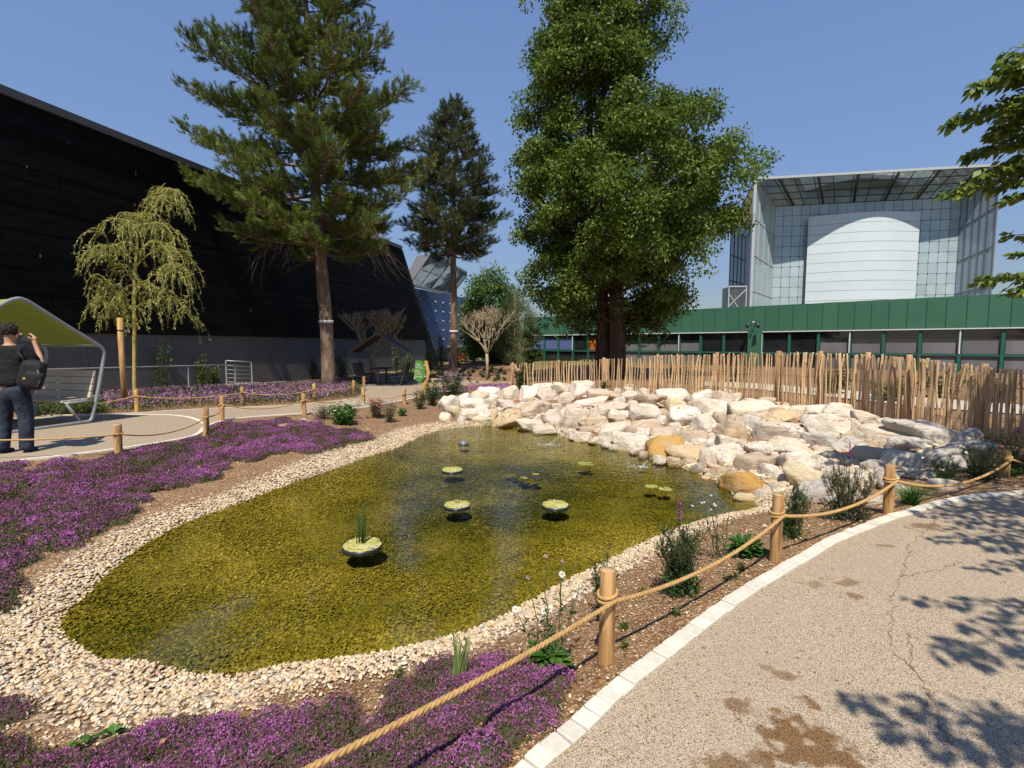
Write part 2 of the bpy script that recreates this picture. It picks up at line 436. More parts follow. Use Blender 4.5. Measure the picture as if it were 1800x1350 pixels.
def path_material(name, base, dark, light, stains=()):
    m = bpy.data.materials.new(name); m.use_nodes = True
    nt = m.node_tree; N = nt.nodes; L = nt.links; b = N['Principled BSDF']
    b.inputs['Specular IOR Level'].default_value = 0.25; b.inputs['Roughness'].default_value = 0.85
    tc = N.new('ShaderNodeTexCoord'); v = tc.outputs['Object']
    def noise(s, d=5.0):
        n = N.new('ShaderNodeTexNoise'); n.inputs['Scale'].default_value = s; n.inputs['Detail'].default_value = d; L.new(v, n.inputs['Vector']); return n.outputs[0]
    def mr(x, a, bb, lo=0., hi=1.):
        q = N.new('ShaderNodeMapRange'); L.new(x, q.inputs[0]); q.inputs[1].default_value = a; q.inputs[2].default_value = bb; q.inputs[3].default_value = lo; q.inputs[4].default_value = hi; return q.outputs[0]
    def mix(f, a, bb):
        x = N.new('ShaderNodeMix'); x.data_type = 'RGBA'; L.new(f, x.inputs[0])
        for k, q in ((6, a), (7, bb)):
            if isinstance(q, tuple): x.inputs[k].default_value = rgb(q)
            else: L.new(q, x.inputs[k])
        return x.outputs[2]
    vo = N.new('ShaderNodeTexVoronoi'); vo.inputs['Scale'].default_value = 215; L.new(v, vo.inputs['Vector'])
    sp = N.new('ShaderNodeSeparateColor'); L.new(vo.outputs['Color'], sp.inputs[0])
    cr = N.new('ShaderNodeValToRGB'); e = cr.color_ramp.elements
    while len(e) < 5: e.new(.5)
    for q, (p_, c_) in enumerate([(0, dark), (.28, base), (.6, base), (.85, light), (1, tuple(min(1, k * 1.25) for k in light))]): e[q].position = p_; e[q].color = rgb(c_)
    L.new(sp.outputs[0], cr.inputs[0])
    c = mix(mr(vo.outputs['Distance'], .45, .75), cr.outputs[0], tuple(k * .45 for k in dark))
    c = mix(mr(noise(1.3), .42, .72, 0, .35), c, tuple(k * .72 for k in base))
    rough = None
    if stains:
        nz = noise(13, 9.0); tot = None
        for (cx, cy_, rx, ry, amt) in stains:
            mp = N.new('ShaderNodeMapping'); mp.vector_type = 'POINT'
            mp.inputs['Location'].default_value = (-cx / rx, -cy_ / ry, 0); mp.inputs['Scale'].default_value = (1 / rx, 1 / ry, 0); L.new(v, mp.inputs[0])
            ln = N.new('ShaderNodeVectorMath'); ln.operation = 'LENGTH'; L.new(mp.outputs[0], ln.inputs[0])
            ad = N.new('ShaderNodeMath'); ad.operation = 'MULTIPLY_ADD'; L.new(nz, ad.inputs[0]); ad.inputs[1].default_value = 3.2; L.new(ln.outputs['Value'], ad.inputs[2])
            s_ = mr(ad.outputs[0], 2.58, 2.12, 0, amt)
            if tot is None: tot = s_
            else:
                mx = N.new('ShaderNodeMath'); mx.operation = 'MAXIMUM'; L.new(tot, mx.inputs[0]); L.new(s_, mx.inputs[1]); tot = mx.outputs[0]
        mm = N.new('ShaderNodeMix'); mm.data_type = 'RGBA'; mm.blend_type = 'MULTIPLY'; L.new(tot, mm.inputs[0]); L.new(c, mm.inputs[6]); mm.inputs[7].default_value = (.46, .33, .20, 1)
        c = mm.outputs[2]
    L.new(c, b.inputs['Base Color'])
    bp = N.new('ShaderNodeBump'); bp.inputs['Strength'].default_value = 0.35; bp.inputs['Distance'].default_value = 0.003; bp.invert = True
    L.new(vo.outputs['Distance'], bp.inputs['Height']); L.new(bp.outputs[0], b.inputs['Normal'])
    return m
def sheet(name, poly, lift, mat, step=1.5):
    bm = bmesh.new()
    bm.faces.new([bm.verts.new((p[0], p[1], 0)) for p in poly])
    lo = poly.min(0); hi = poly.max(0)
    for ax in (0, 1):
        for q in np.arange(lo[ax] + step, hi[ax], step):
            co = [0, 0, 0]; no = [0, 0, 0]; co[ax] = q; no[ax] = 1
            bmesh.ops.bisect_plane(bm, geom=bm.verts[:] + bm.edges[:] + bm.faces[:], plane_co=co, plane_no=no)
    for v in bm.verts: v.co.z = float(B(v.co.x, v.co.y)) + lift
    bmesh.ops.recalc_face_normals(bm, faces=bm.faces[:])
    if bm.faces[:] and sum(f.normal.z for f in bm.faces) < 0: bmesh.ops.reverse_faces(bm, faces=bm.faces[:])
    me = bpy.data.meshes.new(name); bm.to_mesh(me); bm.free()
    return tag(link(name, me, mat), kind='structure')
st = []
for px, py, rx, ry, am in [(1395, 1292, .20, .13, 1), (1440, 1330, .2, .12, 1), (1300, 1238, .07, .07, .8), (1378, 1190, .06, .05, .7), (1350, 1175, .05, .03, .55), (1490, 1025, .12, .06, .7), (1432, 1028, .10, .05, .55),
                           (1632, 926, .22, .10, .8), (1290, 1345, .18, .06, .85), (1425, 1235, .05, .05, .9), (1550, 960, .14, .04, .6), (1505, 1050, .05, .05, .8)]:
    q = P(px, py); st.append((q.x, q.y, rx, ry, am))
PATH_MAT = path_material('resin gravel', (.475, .378, .268), (.33, .25, .17), (.54, .44, .32), st)
right_path = sheet('path', RPATH, 0.004, PATH_MAT, 2.5)
left_path = sheet('path', LPATH, 0.010, path_material('sandy gravel', (.44, .345, .245), (.31, .235, .16), (.51, .42, .315)))
# cracks with brown wash in the near path
mb = MB()
for pl in ([(1655, 905), (1600, 960), (1585, 1015), (1566, 1055), (1572, 1090), (1565, 1130), (1590, 1165), (1612, 1190), (1640, 1232), (1655, 1285), (1690, 1330)], [(1612, 1190), (1600, 1150), (1595, 1110)], [(1640, 1232), (1615, 1255), (1590, 1262)], [(1585, 1015), (1640, 1005), (1690, 990)]):
    pts = resample([tuple(P(*q)[:2]) for q in pl], 0.03)
    pts = pts + rng.normal(0, .011, pts.shape)
    for i in range(len(pts) - 1):
        a, b_ = pts[i], pts[i + 1]; d = (b_ - a) / (np.linalg.norm(b_ - a) + 1e-9); w = .0012 + .0025 * rng.random() ** 2; n_ = np.array((-d[1], d[0])) * w
        mb.quad((*(a - n_), .0085), (*(b_ - n_), .0085), (*(b_ + n_), .0085), (*(a + n_), .0085))
tag(mb.build('crack', M('brown crack', (.26, .15, .08), (.34, .23, .15), 20), right_path), kind='stuff')

# white kerb cobbles, one object each
STONE = M('white kerb stone', (.58, .535, .45), (.66, .62, .53), 22, .8, .3, 60, .004, objrand=.10, c3=(.55, .50, .41), s3=6, t3=(.55, .75))
def kerb_mesh(k):
    bm = bmesh.new(); bmesh.ops.create_cube(bm, size=1)
    bmesh.ops.scale(bm, vec=(.0885, .092, .10), verts=bm.verts)
    bmesh.ops.bevel(bm, geom=bm.edges[:], offset=.005 + .001 * k, segments=1, affect='EDGES')
    me = bpy.data.meshes.new('kerb_stone'); bm.to_mesh(me); bm.free(); me.materials.append(STONE); return me
km = [kerb_mesh(k) for k in range(4)]
kerb = tag(bpy.data.objects.new('kerb', None), kind='structure'); col.objects.link(kerb)
for i in range(len(KERB) - 1):
    a, b_ = KERB[i], KERB[i + 1]
    if b_[1] < 0.4 or a[0] > 7.5: continue
    d = b_ - a; L_ = np.linalg.norm(d); d = d / L_; n_ = np.array((d[1], -d[0]))
    c = (a + b_) / 2 + n_ * (.046 + rng.normal(0, .0008))
    o = link('kerb_stone', km[i % 4], None, kerb, (c[0], c[1], -.031 + rng.normal(0, .0018)))
    o.rotation_euler = (rng.normal(0, .012), rng.normal(0, .012), math.atan2(d[1], d[0]) + rng.normal(0, .007)); o.scale = (L_ / .095, 1, 1)
def edging(line, side, name='edging', w=.075):
    mb = MB()
    for a, b_ in zip(line[:-1], line[1:]):
        d = b_ - a; L_ = np.linalg.norm(d)
        if L_ < 1e-6: continue
        n_ = np.array((-d[1], d[0])) / L_ * side; c = (a + b_) / 2 + n_ * w * .5
        z = float(B(c[0], c[1])) + .010
        mb.box((c[0], c[1], z - .03), (L_ * .97, w, .07), Matrix.Rotation(math.atan2(d[1], d[0]), 3, 'Z'))
    o = tag(mb.build(name, STONE), kind='structure'); return o
edging(FRONT, 1); edging(BACK, 1)
BAY = resample(catmull([Q(*q) for q in [(60, 731), (186, 729.5), (280, 729.5), (325, 733), (352, 741), (364, 751)]], False, 6), .12)
mb = MB()
for a, b_ in zip(BAY[:-1], BAY[1:]):
    d = b_ - a; c = (a + b_) / 2
    mb.box((c[0], c[1], float(B(*c)) - .017), (np.linalg.norm(d) * .97, .075, .07), Matrix.Rotation(math.atan2(d[1], d[0]), 3, 'Z'))
tag(mb.build('edging', STONE), kind='structure')

# pale terrace behind the fence
tq = [tuple(D(px, 650, d)[:2]) for px, d in [(1240, 17.5), (1330, 16.2), (1500, 13.2), (1640, 11.4), (1790, 10.4), (2100, 9.5), (2150, 11), (1800, 12.0), (1640, 13.4), (1500, 15.6), (1330, 18.6), (1240, 19.5)]]
mb = MB(); mb.quad(*[(x, y, float(B(x, y)) + .03) for x, y in tq])
tag(mb.build('terrace', M('pale terrace', (.52, .47, .38), (.44, .40, .33), 2.0, .85)), kind='structure')

# pond water
nrm = []
for i in range(len(POND)):
    t = POND[(i + 1) % len(POND)] - POND[i - 1]; t /= np.linalg.norm(t); nrm.append((t[1], -t[0]))
nrm = np.array(nrm)
if inside(POND[:1, 0] + nrm[:1, 0] * .02, POND[:1, 1] + nrm[:1, 1] * .02, POND)[0]: nrm = -nrm
WP = POND + nrm * .30
def water_material():
    m = bpy.data.materials.new('pond water'); m.use_nodes = True
    nt = m.node_tree; N = nt.nodes; L = nt.links; N.remove(N['Principled BSDF']); out = N['Material Output']
    tc = N.new('ShaderNodeTexCoord'); v = tc.outputs['Object']
    def noise(s, st, d=3.0):
        mp = N.new('ShaderNodeMapping'); mp.inputs['Scale'].default_value = st; L.new(v, mp.inputs[0])
        n = N.new('ShaderNodeTexNoise'); n.inputs['Scale'].default_value = s; n.inputs['Detail'].default_value = d; L.new(mp.outputs[0], n.inputs['Vector']); return n.outputs[0]
    def math_(op, a, b_):
        x = N.new('ShaderNodeMath'); x.operation = op
        for k, q in enumerate((a, b_)):
            if isinstance(q, float): x.inputs[k].default_value = q
            else: L.new(q, x.inputs[k])
        return x.outputs[0]
    sx = N.new('ShaderNodeSeparateXYZ'); L.new(v, sx.inputs[0])
    mr = N.new('ShaderNodeMapRange'); L.new(sx.outputs['Y'], mr.inputs[0]); mr.inputs[1].default_value = 4.6; mr.inputs[2].default_value = 9.0; mr.inputs[3].default_value = .07; mr.inputs[4].default_value = 1.0
    h = math_('ADD', noise(6.5, (1, 1.6, 1)), math_('MULTIPLY', noise(17, (1, 1.3, 1), 2.0), .35))
    # rings spreading from the two little jets
    for q in (P(968, 783, WZ), P(1128, 822, WZ)):
        mp = N.new('ShaderNodeMapping'); mp.inputs['Location'].default_value = (-q.x, -q.y, 0); L.new(v, mp.inputs[0])
        ln = N.new('ShaderNodeVectorMath'); ln.operation = 'LENGTH'; L.new(mp.outputs[0], ln.inputs[0])
        dd = ln.outputs['Value']
        wv = math_('SINE', math_('MULTIPLY', dd, 34.0), 0.0)
        wv = math_('MULTIPLY', wv, math_('DIVIDE', .05, math_('ADD', math_('MULTIPLY', dd, dd), .35)))
        h = math_('ADD', h, wv)
    h = math_('MULTIPLY', h, mr.outputs[0])
    bp = N.new('ShaderNodeBump'); bp.inputs['Strength'].default_value = .55; bp.inputs['Distance'].default_value = .03; L.new(h, bp.inputs['Height'])
    fr = N.new('ShaderNodeFresnel'); fr.inputs['IOR'].default_value = 1.33; L.new(bp.outputs[0], fr.inputs['Normal'])
    tr = N.new('ShaderNodeBsdfTransparent'); tr.inputs[0].default_value = (.83, .81, .47, 1)
    gl = N.new('ShaderNodeBsdfGlossy'); gl.inputs['Roughness'].default_value = 0.01; L.new(bp.outputs[0], gl.inputs['Normal'])
    ms = N.new('ShaderNodeMixShader'); L.new(fr.outputs[0], ms.inputs[0]); L.new(tr.outputs[0], ms.inputs[1]); L.new(gl.outputs[0], ms.inputs[2])
    L.new(ms.outputs[0], out.inputs[0]); return m
_ar = sum(WP[i - 1][0] * WP[i][1] - WP[i][0] * WP[i - 1][1] for i in range(len(WP)))
if _ar < 0: WP = WP[::-1]
mb = MB(); mb.quad(*[(x, y, WZ) for x, y in WP])
w = tag(mb.build('water', water_material()), kind='structure')

# ------------------------------------------------------------------ pebbles: instanced stones with true shape
PEB = [(0, (.34, .23, .13)), (.12, (.62, .44, .25)), (.36, (.71, .56, .36)), (.60, (.77, .65, .46)), (.73, (.62, .43, .29)), (.85, (.46, .41, .35)), (1, (.80, .74, .60))]
ALG_DEPTH = [(0, (.05, .066, .016)), (.22, (.12, .13, .028)), (.5, (.27, .235, .048)), (.75, (.44, .36, .11)), (1, (.66, .55, .29))]
pm_dry = M('dry pebble', (.6, .5, .4), (.75, .72, .66), 60, .75, .15, 90, .003, ramp=PEB, attr_type='INSTANCER')
pm_wet = M('algae and depth shade pebble', (.3, .3, .1), (.6, .6, .5), 40, .8, 0, ramp=ALG_DEPTH, attr_type='INSTANCER')
def peb_tree(mat):
    g = bpy.data.node_groups.new('pebbles', 'GeometryNodeTree')
    g.interface.new_socket('Geometry', in_out='INPUT', socket_type='NodeSocketGeometry'); g.interface.new_socket('Geometry', in_out='OUTPUT', socket_type='NodeSocketGeometry')
    N = g.nodes; L = g.links
    gi = N.new('NodeGroupInput'); go = N.new('NodeGroupOutput')
    ic = N.new('GeometryNodeMeshIcoSphere'); ic.inputs['Radius'].default_value = .5; ic.inputs['Subdivisions'].default_value = 2
    sp = N.new('GeometryNodeSetPosition'); nz = N.new('ShaderNodeTexNoise'); nz.inputs['Scale'].default_value = 2.2; nz.inputs['Detail'].default_value = 1.0
    sb = N.new('ShaderNodeVectorMath'); sb.operation = 'SUBTRACT'; sb.inputs[1].default_value = (.5, .5, .5)
    sl = N.new('ShaderNodeVectorMath'); sl.operation = 'SCALE'; sl.inputs['Scale'].default_value = .75
    L.new(nz.outputs['Color'], sb.inputs[0]); L.new(sb.outputs[0], sl.inputs[0]); L.new(ic.outputs[0], sp.inputs['Geometry']); L.new(sl.outputs[0], sp.inputs['Offset'])
    sm = N.new('GeometryNodeSetMaterial'); sm.inputs['Material'].default_value = mat; L.new(sp.outputs[0], sm.inputs[0])
    sh = N.new('GeometryNodeSetShadeSmooth'); L.new(sm.outputs[0], sh.inputs[0])
    ip = N.new('GeometryNodeInstanceOnPoints')
    def named(n):
        a = N.new('GeometryNodeInputNamedAttribute'); a.data_type = 'FLOAT_VECTOR'; a.inputs['Name'].default_value = n; return a.outputs[0]
    er = N.new('FunctionNodeEulerToRotation'); L.new(named('rt'), er.inputs[0])
    L.new(gi.outputs[0], ip.inputs['Points']); L.new(sh.outputs[0], ip.inputs['Instance']); L.new(er.outputs[0], ip.inputs['Rotation']); L.new(named('sc'), ip.inputs['Scale']); L.new(ip.outputs[0], go.inputs[0])
    return g
def scatter_stones(name, XYZ, size, tint, mat):
    n = len(XYZ); me = bpy.data.meshes.new(name); me.vertices.add(n); me.vertices.foreach_set('co', XYZ.astype(np.float32).ravel())
    s = np.stack([size * rng.uniform(.8, 1.35, n), size * rng.uniform(.7, 1.1, n), size * rng.uniform(.32, .55, n)], 1)
    r = np.stack([rng.normal(0, .3, n), rng.normal(0, .3, n), rng.uniform(0, 6.28, n)], 1)
    for k, v in (('sc', s), ('rt', r)):
        a = me.attributes.new(k, 'FLOAT_VECTOR', 'POINT'); a.data.foreach_set('vector', v.astype(np.float32).ravel())
    a = me.attributes.new('tint', 'FLOAT', 'POINT'); a.data.foreach_set('value', tint.astype(np.float32))
    o = tag(link(name, me), kind='stuff'); o.modifiers.new('stones', 'NODES').node_group = peb_tree(mat); return o
def in_view(x, y, z=-.2, m=60):
    Zr = z - CZ; f = y * _c - Zr * _s; px = 900 + FPX * x / np.maximum(f, .05); py = 675 - FPX * (y * _s + Zr * _c) / np.maximum(f, .05)
    return (f > .2) & (px > -m) & (px < 1800 + m) & (py < 1350 + m)
n = 400000
X = rng.uniform(-6.0, 5.2, n); Y = rng.uniform(1.2, 12.2, n)
k = in_view(X, Y); X, Y = X[k], Y[k]
f = fields(X, Y); d = f[0]; bw = band_w(X, Y) * (1 + .25 * pnoise(X, Y, 1.6, 5.5))
prob = np.where(d < 0, 1.0, np.clip(1.2 - (d / bw) ** 1.8, 0, 1) * .85 + .02 * (d < 1.4))
prob *= np.where(Y < 6.5, 1, .75) * (f[1] > .13)
k = rng.random(len(X)) < prob * .92
X, Y, d = X[k], Y[k], d[k]; f = tuple(q[k] for q in f)
Z = ground(X, Y, f); sz = rng.uniform(.018, .039, len(X)) * np.where(Y > 6.5, 1.15, 1.0) * np.where(d < 0, .70, .84) * np.where(d > band_w(X, Y) * .9, .7, 1)
tint = np.clip(rng.beta(1.15, 1.15, len(X)), 0, 1); tint = np.where(d < 0, np.clip(.55 * tint + .27 + .42 * pnoise(X, Y, .6, 2.2) + .22 * pnoise(X, Y, 2.0, 7.7) - .40 * ss(.6, 2.2, -d) * ss(3.8, 6.5, Y), 0, 1), tint)  # far middle of the bed coloured darker for light lost in deeper water
Zp = Z + sz * .12 + rng.uniform(0, .008, len(X)); wet = Zp + sz * .22 < WZ
scatter_stones('pebbles', np.stack([X, Y, Zp], 1)[~wet], sz[~wet], tint[~wet], pm_dry)
scatter_stones('pebbles', np.stack([X, Y, Zp], 1)[wet], sz[wet], tint[wet], pm_wet)
# small chips lying on the bare soil
n = 26000
X = rng.uniform(-7, 6, n); Y = rng.uniform(1.0, 9.5, n) ; k = in_view(X, Y); X, Y = X[k], Y[k]
f = fields(X, Y); k = (f[0] > .25) & (f[1] > .02); X, Y = X[k], Y[k]; f = tuple(q[k] for q in f)
sz = .006 + .016 * rng.random(len(X)) ** 2.5
scatter_stones('gravel', np.stack([X, Y, ground(X, Y, f) + sz * .2], 1), sz, np.clip(rng.beta(2, 1.6, len(X)), 0, 1), pm_dry)

# ------------------------------------------------------------------ buildings
def frame(a, b_):
    """a local frame along a wall: e along, n outward (to the right of a->b seen from above is +n)"""
    a = Vector((a[0], a[1], 0)); b_ = Vector((b_[0], b_[1], 0)); e = (b_ - a).normalized(); n_ = Vector((e.y, -e.x, 0)); return a, e, n_, (b_ - a).length
def wbox(mb, fr, s0, s1, z0, z1, d0, d1):
    a, e, n_, _ = fr
    poly = [a + e * s0 + n_ * d0 + Vector((0, 0, z0)), a + e * s1 + n_ * d0 + Vector((0, 0, z0)), a + e * s1 + n_ * d1 + Vector((0, 0, z0)), a + e * s0 + n_ * d1 + Vector((0, 0, z0))]
    return mb.prism(poly, (0, 0, z1 - z0))

# --- the long black building on the left
BLACK = M('black cladding', (.0045, .0045, .005), (.0075, .0075, .008), 3.0, .7, .15, 30, .004, spec=.10, objrand=.3)
PLINTH = M('dark grey render', (.150, .150, .152), (.125, .126, .129), 1.3, .85, .1, 30, spec=.2, c3=(.165, .164, .164), s3=.5)
COPING = M('grey coping', (.085, .09, .10), (.07, .075, .085), 3, .5, spec=.4)
W0 = np.array((-18.26, 0.0)); WD = np.array((.2663, 1.0))
wl = lambda y: tuple(W0 + WD * y)
fr = frame(wl(7.5), wl(46)); S_ = math.hypot(1, .2663)     # outward normal faces +x
sy = lambda y: (y - 7.5) * S_
WT = 8.58; PT = 1.95
bb = thing('building', (0, 0, 0), 'long windowless black clad building above a grey plinth', 'building')
rows = int(round((WT - PT) / .36)); rh = (WT - PT) / rows
def slant(z): return sy(37.7 + (44.7 - 37.7) * (WT - z) / (WT + .4))
mb = MB(); a, e, n_, L_ = fr
core = [a + n_ * -.06, a + e * slant(0) + n_ * -.06, a + e * slant(WT) + n_ * -.06 + Vector((0, 0, WT)), a + n_ * -.06 + Vector((0, 0, WT))]
core = [core[0] + Vector((0, 0, PT)), a + e * slant(PT) + n_ * -.06 + Vector((0, 0, PT)), core[2], core[3]]
mb.prism(core, n_ * -9)
mb.build('wall', M('dusty black joint', (.022, .021, .020)), bb)
for r in range(rows):
    z0, z1 = PT + r * rh, PT + (r + 1) * rh
    cuts = [0]; s = -rng.uniform(0, 4)
    while s < L_:
        s += 4.6 if r % 2 else 4.6
        if s > 1: cuts.append(s)
    for s0, s1 in zip(cuts[:-1], cuts[1:]):
        e1 = slant((z0 + z1) / 2)
        if s0 > e1 - .1: continue
        s1 = min(s1, e1); mb = MB(); off = rng.normal(0, .0035)
        wbox(mb, fr, s0 + .008, s1 - .008, z0 + .010, z1 - .004, -.05, .0 + off)
        mb.build('panel', BLACK, bb)
mb = MB(); wbox(mb, fr, -1, slant(WT) + .05, WT + .003, WT + .24, -.5, .10); mb.build('coping', COPING, bb)
mb = MB()
for s0 in np.arange(0, slant(0), 3.1): wbox(mb, fr, s0 + .006, min(s0 + 3.1, slant(1)) - .006, -1.2, PT - .02, -.8, -.10 + rng.normal(0, .003))
mb.build('plinth', PLINTH, bb)
mb = MB(); mb.prism([a + e * (slant(PT)) + n_ * -.06 + Vector((0, 0, 0)), a + e * slant(0) + n_ * .02 + Vector((0, 0, -.4)), a + e * (slant(WT) + .25) + n_ * .02 + Vector((0, 0, WT)), a + e * slant(WT) + n_ * .02 + Vector((0, 0, WT))], n_ * -6)
mb.build('end_wall', M('black end wall', (.012, .011, .011), (.02, .018, .017), 2, .7), bb)
# low pale ledge along the foot of the wall
mb = MB()
lg = [(*tuple(np.array(wl(y)) + np.array((.9 - .0 * y, 0))), y) for y in (10, 16, 22)]
for y0, y1 in ((9, 12), (12.02, 15), (15.02, 18), (18.02, 21), (21.02, 24)):
    p0, p1 = np.array(wl(y0)) + (1.0, 0), np.array(wl(y1)) + (1.0, 0)
    mb.bar((*p0, float(B(*p0)) + .02), (*p1, float(B(*p1)) + .02), .22, .22)
tag(mb.build('kerb', M('pale ledge', (.40, .37, .31), (.30, .28, .24), 4, .85)), kind='structure')

# --- blue glass pavilion beyond the black wall
BLUE = M('blue glass', (.055, .105, .28), (.045, .09, .24), .6, .2, spec=.25, objrand=.12)
DARKM = M('dark metal', (.04, .042, .045), None, 1, .45, spec=.5)
STEELG = M('grey metal', (.22, .23, .24), (.18, .19, .2), 3, .45, spec=.5, metal=.3)
GLASSD = M('dark glass', (.020, .026, .030), (.03, .036, .040), .5, .05, spec=.9)
pv = thing('glass_pavilion', (0, 0, 0), 'blue glazed pavilion with red doors behind the taller banded pine', 'building')
fb = frame((-10.6, 48), (-10.6 + .38 * 20, 68))
bolts = MB()
for c_ in range(12):
    for r in range(6):
        s0 = c_ * 1.65; z0 = 1.15 + r * 1.0
        mb = MB(); wbox(mb, fb, s0 + .02, s0 + 1.63, z0 + .015, z0 + .985, -.06, .02 * rng.random())
        mb.build('pane', BLUE, pv)
        a, e, n_, _ = fb; q = a + e * s0 + Vector((0, 0, z0)) + n_ * .05
        bolts.box(q, (.10, .10, .10)); bolts.box(q + e * .28, (.06, .06, .06))
bolts.build('bolt', M('white bolt', (.7, .7, .72)), pv)['kind'] = 'stuff'
mb = MB(); wbox(mb, fb, 0, 20, -.5, 7.1, -3, -.1); mb.build('wall', DARKM, pv)
RED = M('red door', (.36, .045, .02), (.30, .04, .02), 2, .5, objrand=.1)
fd = frame(D(796, 620, 42)[:2], D(862, 620, 42)[:2])
for i in range(3):
    mb = MB(); wbox(mb, fd, i * .42 + .01, i * .42 + .40, -.3, 1.25, 0, .06 + .02 * (i % 2)); mb.build('door', RED, pv)
for i in range(3):
    mb = MB(); wbox(mb, fd, 1.3 + i * .62 + .03, 1.3 + i * .62 + .59, -.3, 1.25, 0, .04); mb.build('glass_door', GLASSD, pv)
    mb = MB(); wbox(mb, fd, 1.3 + i * .62 - .03, 1.3 + i * .62 + .03, -.3, 1.3, -.02, .08); mb.build('mullion', STEELG, pv)
mb = MB(); wbox(mb, fd, 2.05, 2.5, .25, .8, .06, .09); mb.build('notice_board', M('white board', (.7, .7, .72)), pv)
mb = MB(); wbox(mb, fd, -.4, 3.4, 1.3, 1.5, -1, .35); mb.build('lintel', STEELG, pv)
mb = MB(); wbox(mb, fd, -.4, 3.4, -.4, 1.3, -1, -.03); mb.build('lobby_wall', DARKM, pv)
# slanted glazed canopy over it
c1, c2, c3, c4 = D(757, 447, 50), D(820, 481, 55), D(792, 517, 53), D(716, 500, 47)
c5 = D(733, 449, 50)
mb = MB(); mb.prism([c5, c1, c4 + Vector((.3, 0, .15)), c4 + Vector((-.5, 0, .05))], (0, .5, .05)); mb.build('canopy_fascia', M('ribbed grey panel', (.13, .13, .135), (.09, .09, .095), 2, .5, stretch=(1, 1, 14)), pv)
MIRR = M('mirror glass', (.30, .33, .35), (.24, .27, .29), .8, .03, metal=.85, objrand=.15)
for i in range(4):
    for j in range(2):
        lerp = lambda u_, v_: (c1.lerp(c2, u_)).lerp(c4.lerp(c3, u_), v_)
        u0, u1, v0, v1 = i / 4 + .008, (i + 1) / 4 - .008, j / 2 + .01, (j + 1) / 2 - .01
        mb = MB(); mb.prism([lerp(u0, v0), lerp(u1, v0), lerp(u1, v1), lerp(u0, v1)], (0, .12, .05)); mb.build('canopy_pane', MIRR, pv)
mb = MB(); mb.bar(c1 + Vector((0, 0, .08)), c2 + Vector((0, 0, .08)), .2, .22); mb.bar(c4, c3, .16, .2); mb.bar(c2, c3, .16, .2); mb.build('canopy_beam', STEELG, pv)
mb = MB(); mb.prism([c1 + Vector((0, .7, 0)), c2 + Vector((0, .7, -.1)), c3 + Vector((0, .7, -.1)), c4 + Vector((.3, .7, 0))], (0, .3, 0)); mb.build('canopy_back', DARKM, pv)

# --- the low green building behind the fence
GREEN = M('green panel', (.040, .130, .082), (.046, .145, .092), .8, .55, spec=.3, objrand=.07)
TEAL = M('green frame', (.02, .105, .08), None, 1, .5, spec=.4)
WHITEF = M('white frame', (.62, .62, .62), None, 1, .5)
BLIND = M('grey blind', (.165, .16, .17), (.14, .135, .145), 2, .9, stretch=(1, 1, .2), objrand=.1)
PANEG = M('window glass', (.012, .014, .016), (.022, .024, .026), .7, .04, spec=1.0)
gb = thing('green_building', (0, 0, 0), 'long low green panelled building with a window band behind the paling fence', 'building')
fg = frame((2.4, 47), (2.4 + .722 * 44, 47 - .692 * 44))
s = -1.75
PW = .823
k0 = 19.0 - PW * 26
for i in range(70):
    s0 = k0 + i * PW; s1 = s0 + PW
    if s1 < -1.7 or s0 > 43: continue
    mb = MB(); wbox(mb, fg, max(s0, -1.75) + .012, s1 - .012, 2.43, 4.11 + rng.normal(0, .004), -.08, .02 + rng.normal(0, .004)); mb.build('panel', GREEN, gb)
mb = MB(); wbox(mb, fg, -1.74, 43, 2.5, 4.07, -9, -.085); mb.build('roof', DARKM, gb)
mb = MB(); wbox(mb, fg, -1.74, 43, -.5, 2.5, -9, -2.5); mb.build('wall', M('dark interior', (.03, .027, .026), (.05, .045, .04), .8, .9), gb)
mb = MB(); wbox(mb, fg, -1.75, -.74, -.4, 2.42, -4, 0); mb.build('pier', GREEN, gb)
mb = MB(); wbox(mb, fg, 18.78, 19.66, -.4, 2.42, -.3, 0.01); mb.build('pier', GREEN, gb)
def bay(s0, s1, k, blind, extra=None):
    w_ = s1 - s0
    mb = MB(); wbox(mb, fg, s0 + .09, s1 - .09, 1.06, 2.33, -.22, -.19); pn = mb.build('window', PANEG, gb)
    mb = MB(); wbox(mb, fg, s0 + .09, s1 - .09, .05, .94, -.22, -.19); p2 = mb.build('window', PANEG, gb)
    if blind:
        zb = 1.06 + blind
        mb = MB(); wbox(mb, fg, s0 + .10, s1 - .10, 1.07, zb, -.185, -.165); mb.build('blind', BLIND, pn)
        mb = MB(); wbox(mb, fg, s0 + .10, s1 - .10, .06, .93, -.185, -.165); mb.build('blind', BLIND, p2)
    if extra:
        mb = MB(); wbox(mb, fg, s0 + .10, s1 - .10, 1.1, 2.1, -.185, -.165); mb.build('blind', extra, pn)  # this panel also carries the painted orange reflection, not only real blinds
    mb = MB(); wbox(mb, fg, s0 - .075, s0 + .075, -.4, 2.36, -.28, -.04); mb.build('mullion', TEAL, gb)
    mb = MB(); wbox(mb, fg, s0 + .077, s1 - .077, .945, 1.055, -.25, -.06); mb.build('transom', TEAL, gb)
    if k % 3 == 0:
        mb = MB(); wbox(mb, fg, s0 - .03, s0 + .03, 1.06, 2.33, -.035, .0); mb.build('frame', WHITEF, gb)
k = 0
ORANGE_REFL = M('orange tent reflection', (.48, .11, .01), (.42, .10, .01), 2, .8)  # reflection of an orange tent, painted as plain colour on one pane
BLUEB = M('blue tint film', (.10, .14, .30), None, 1, .15, spec=.8)
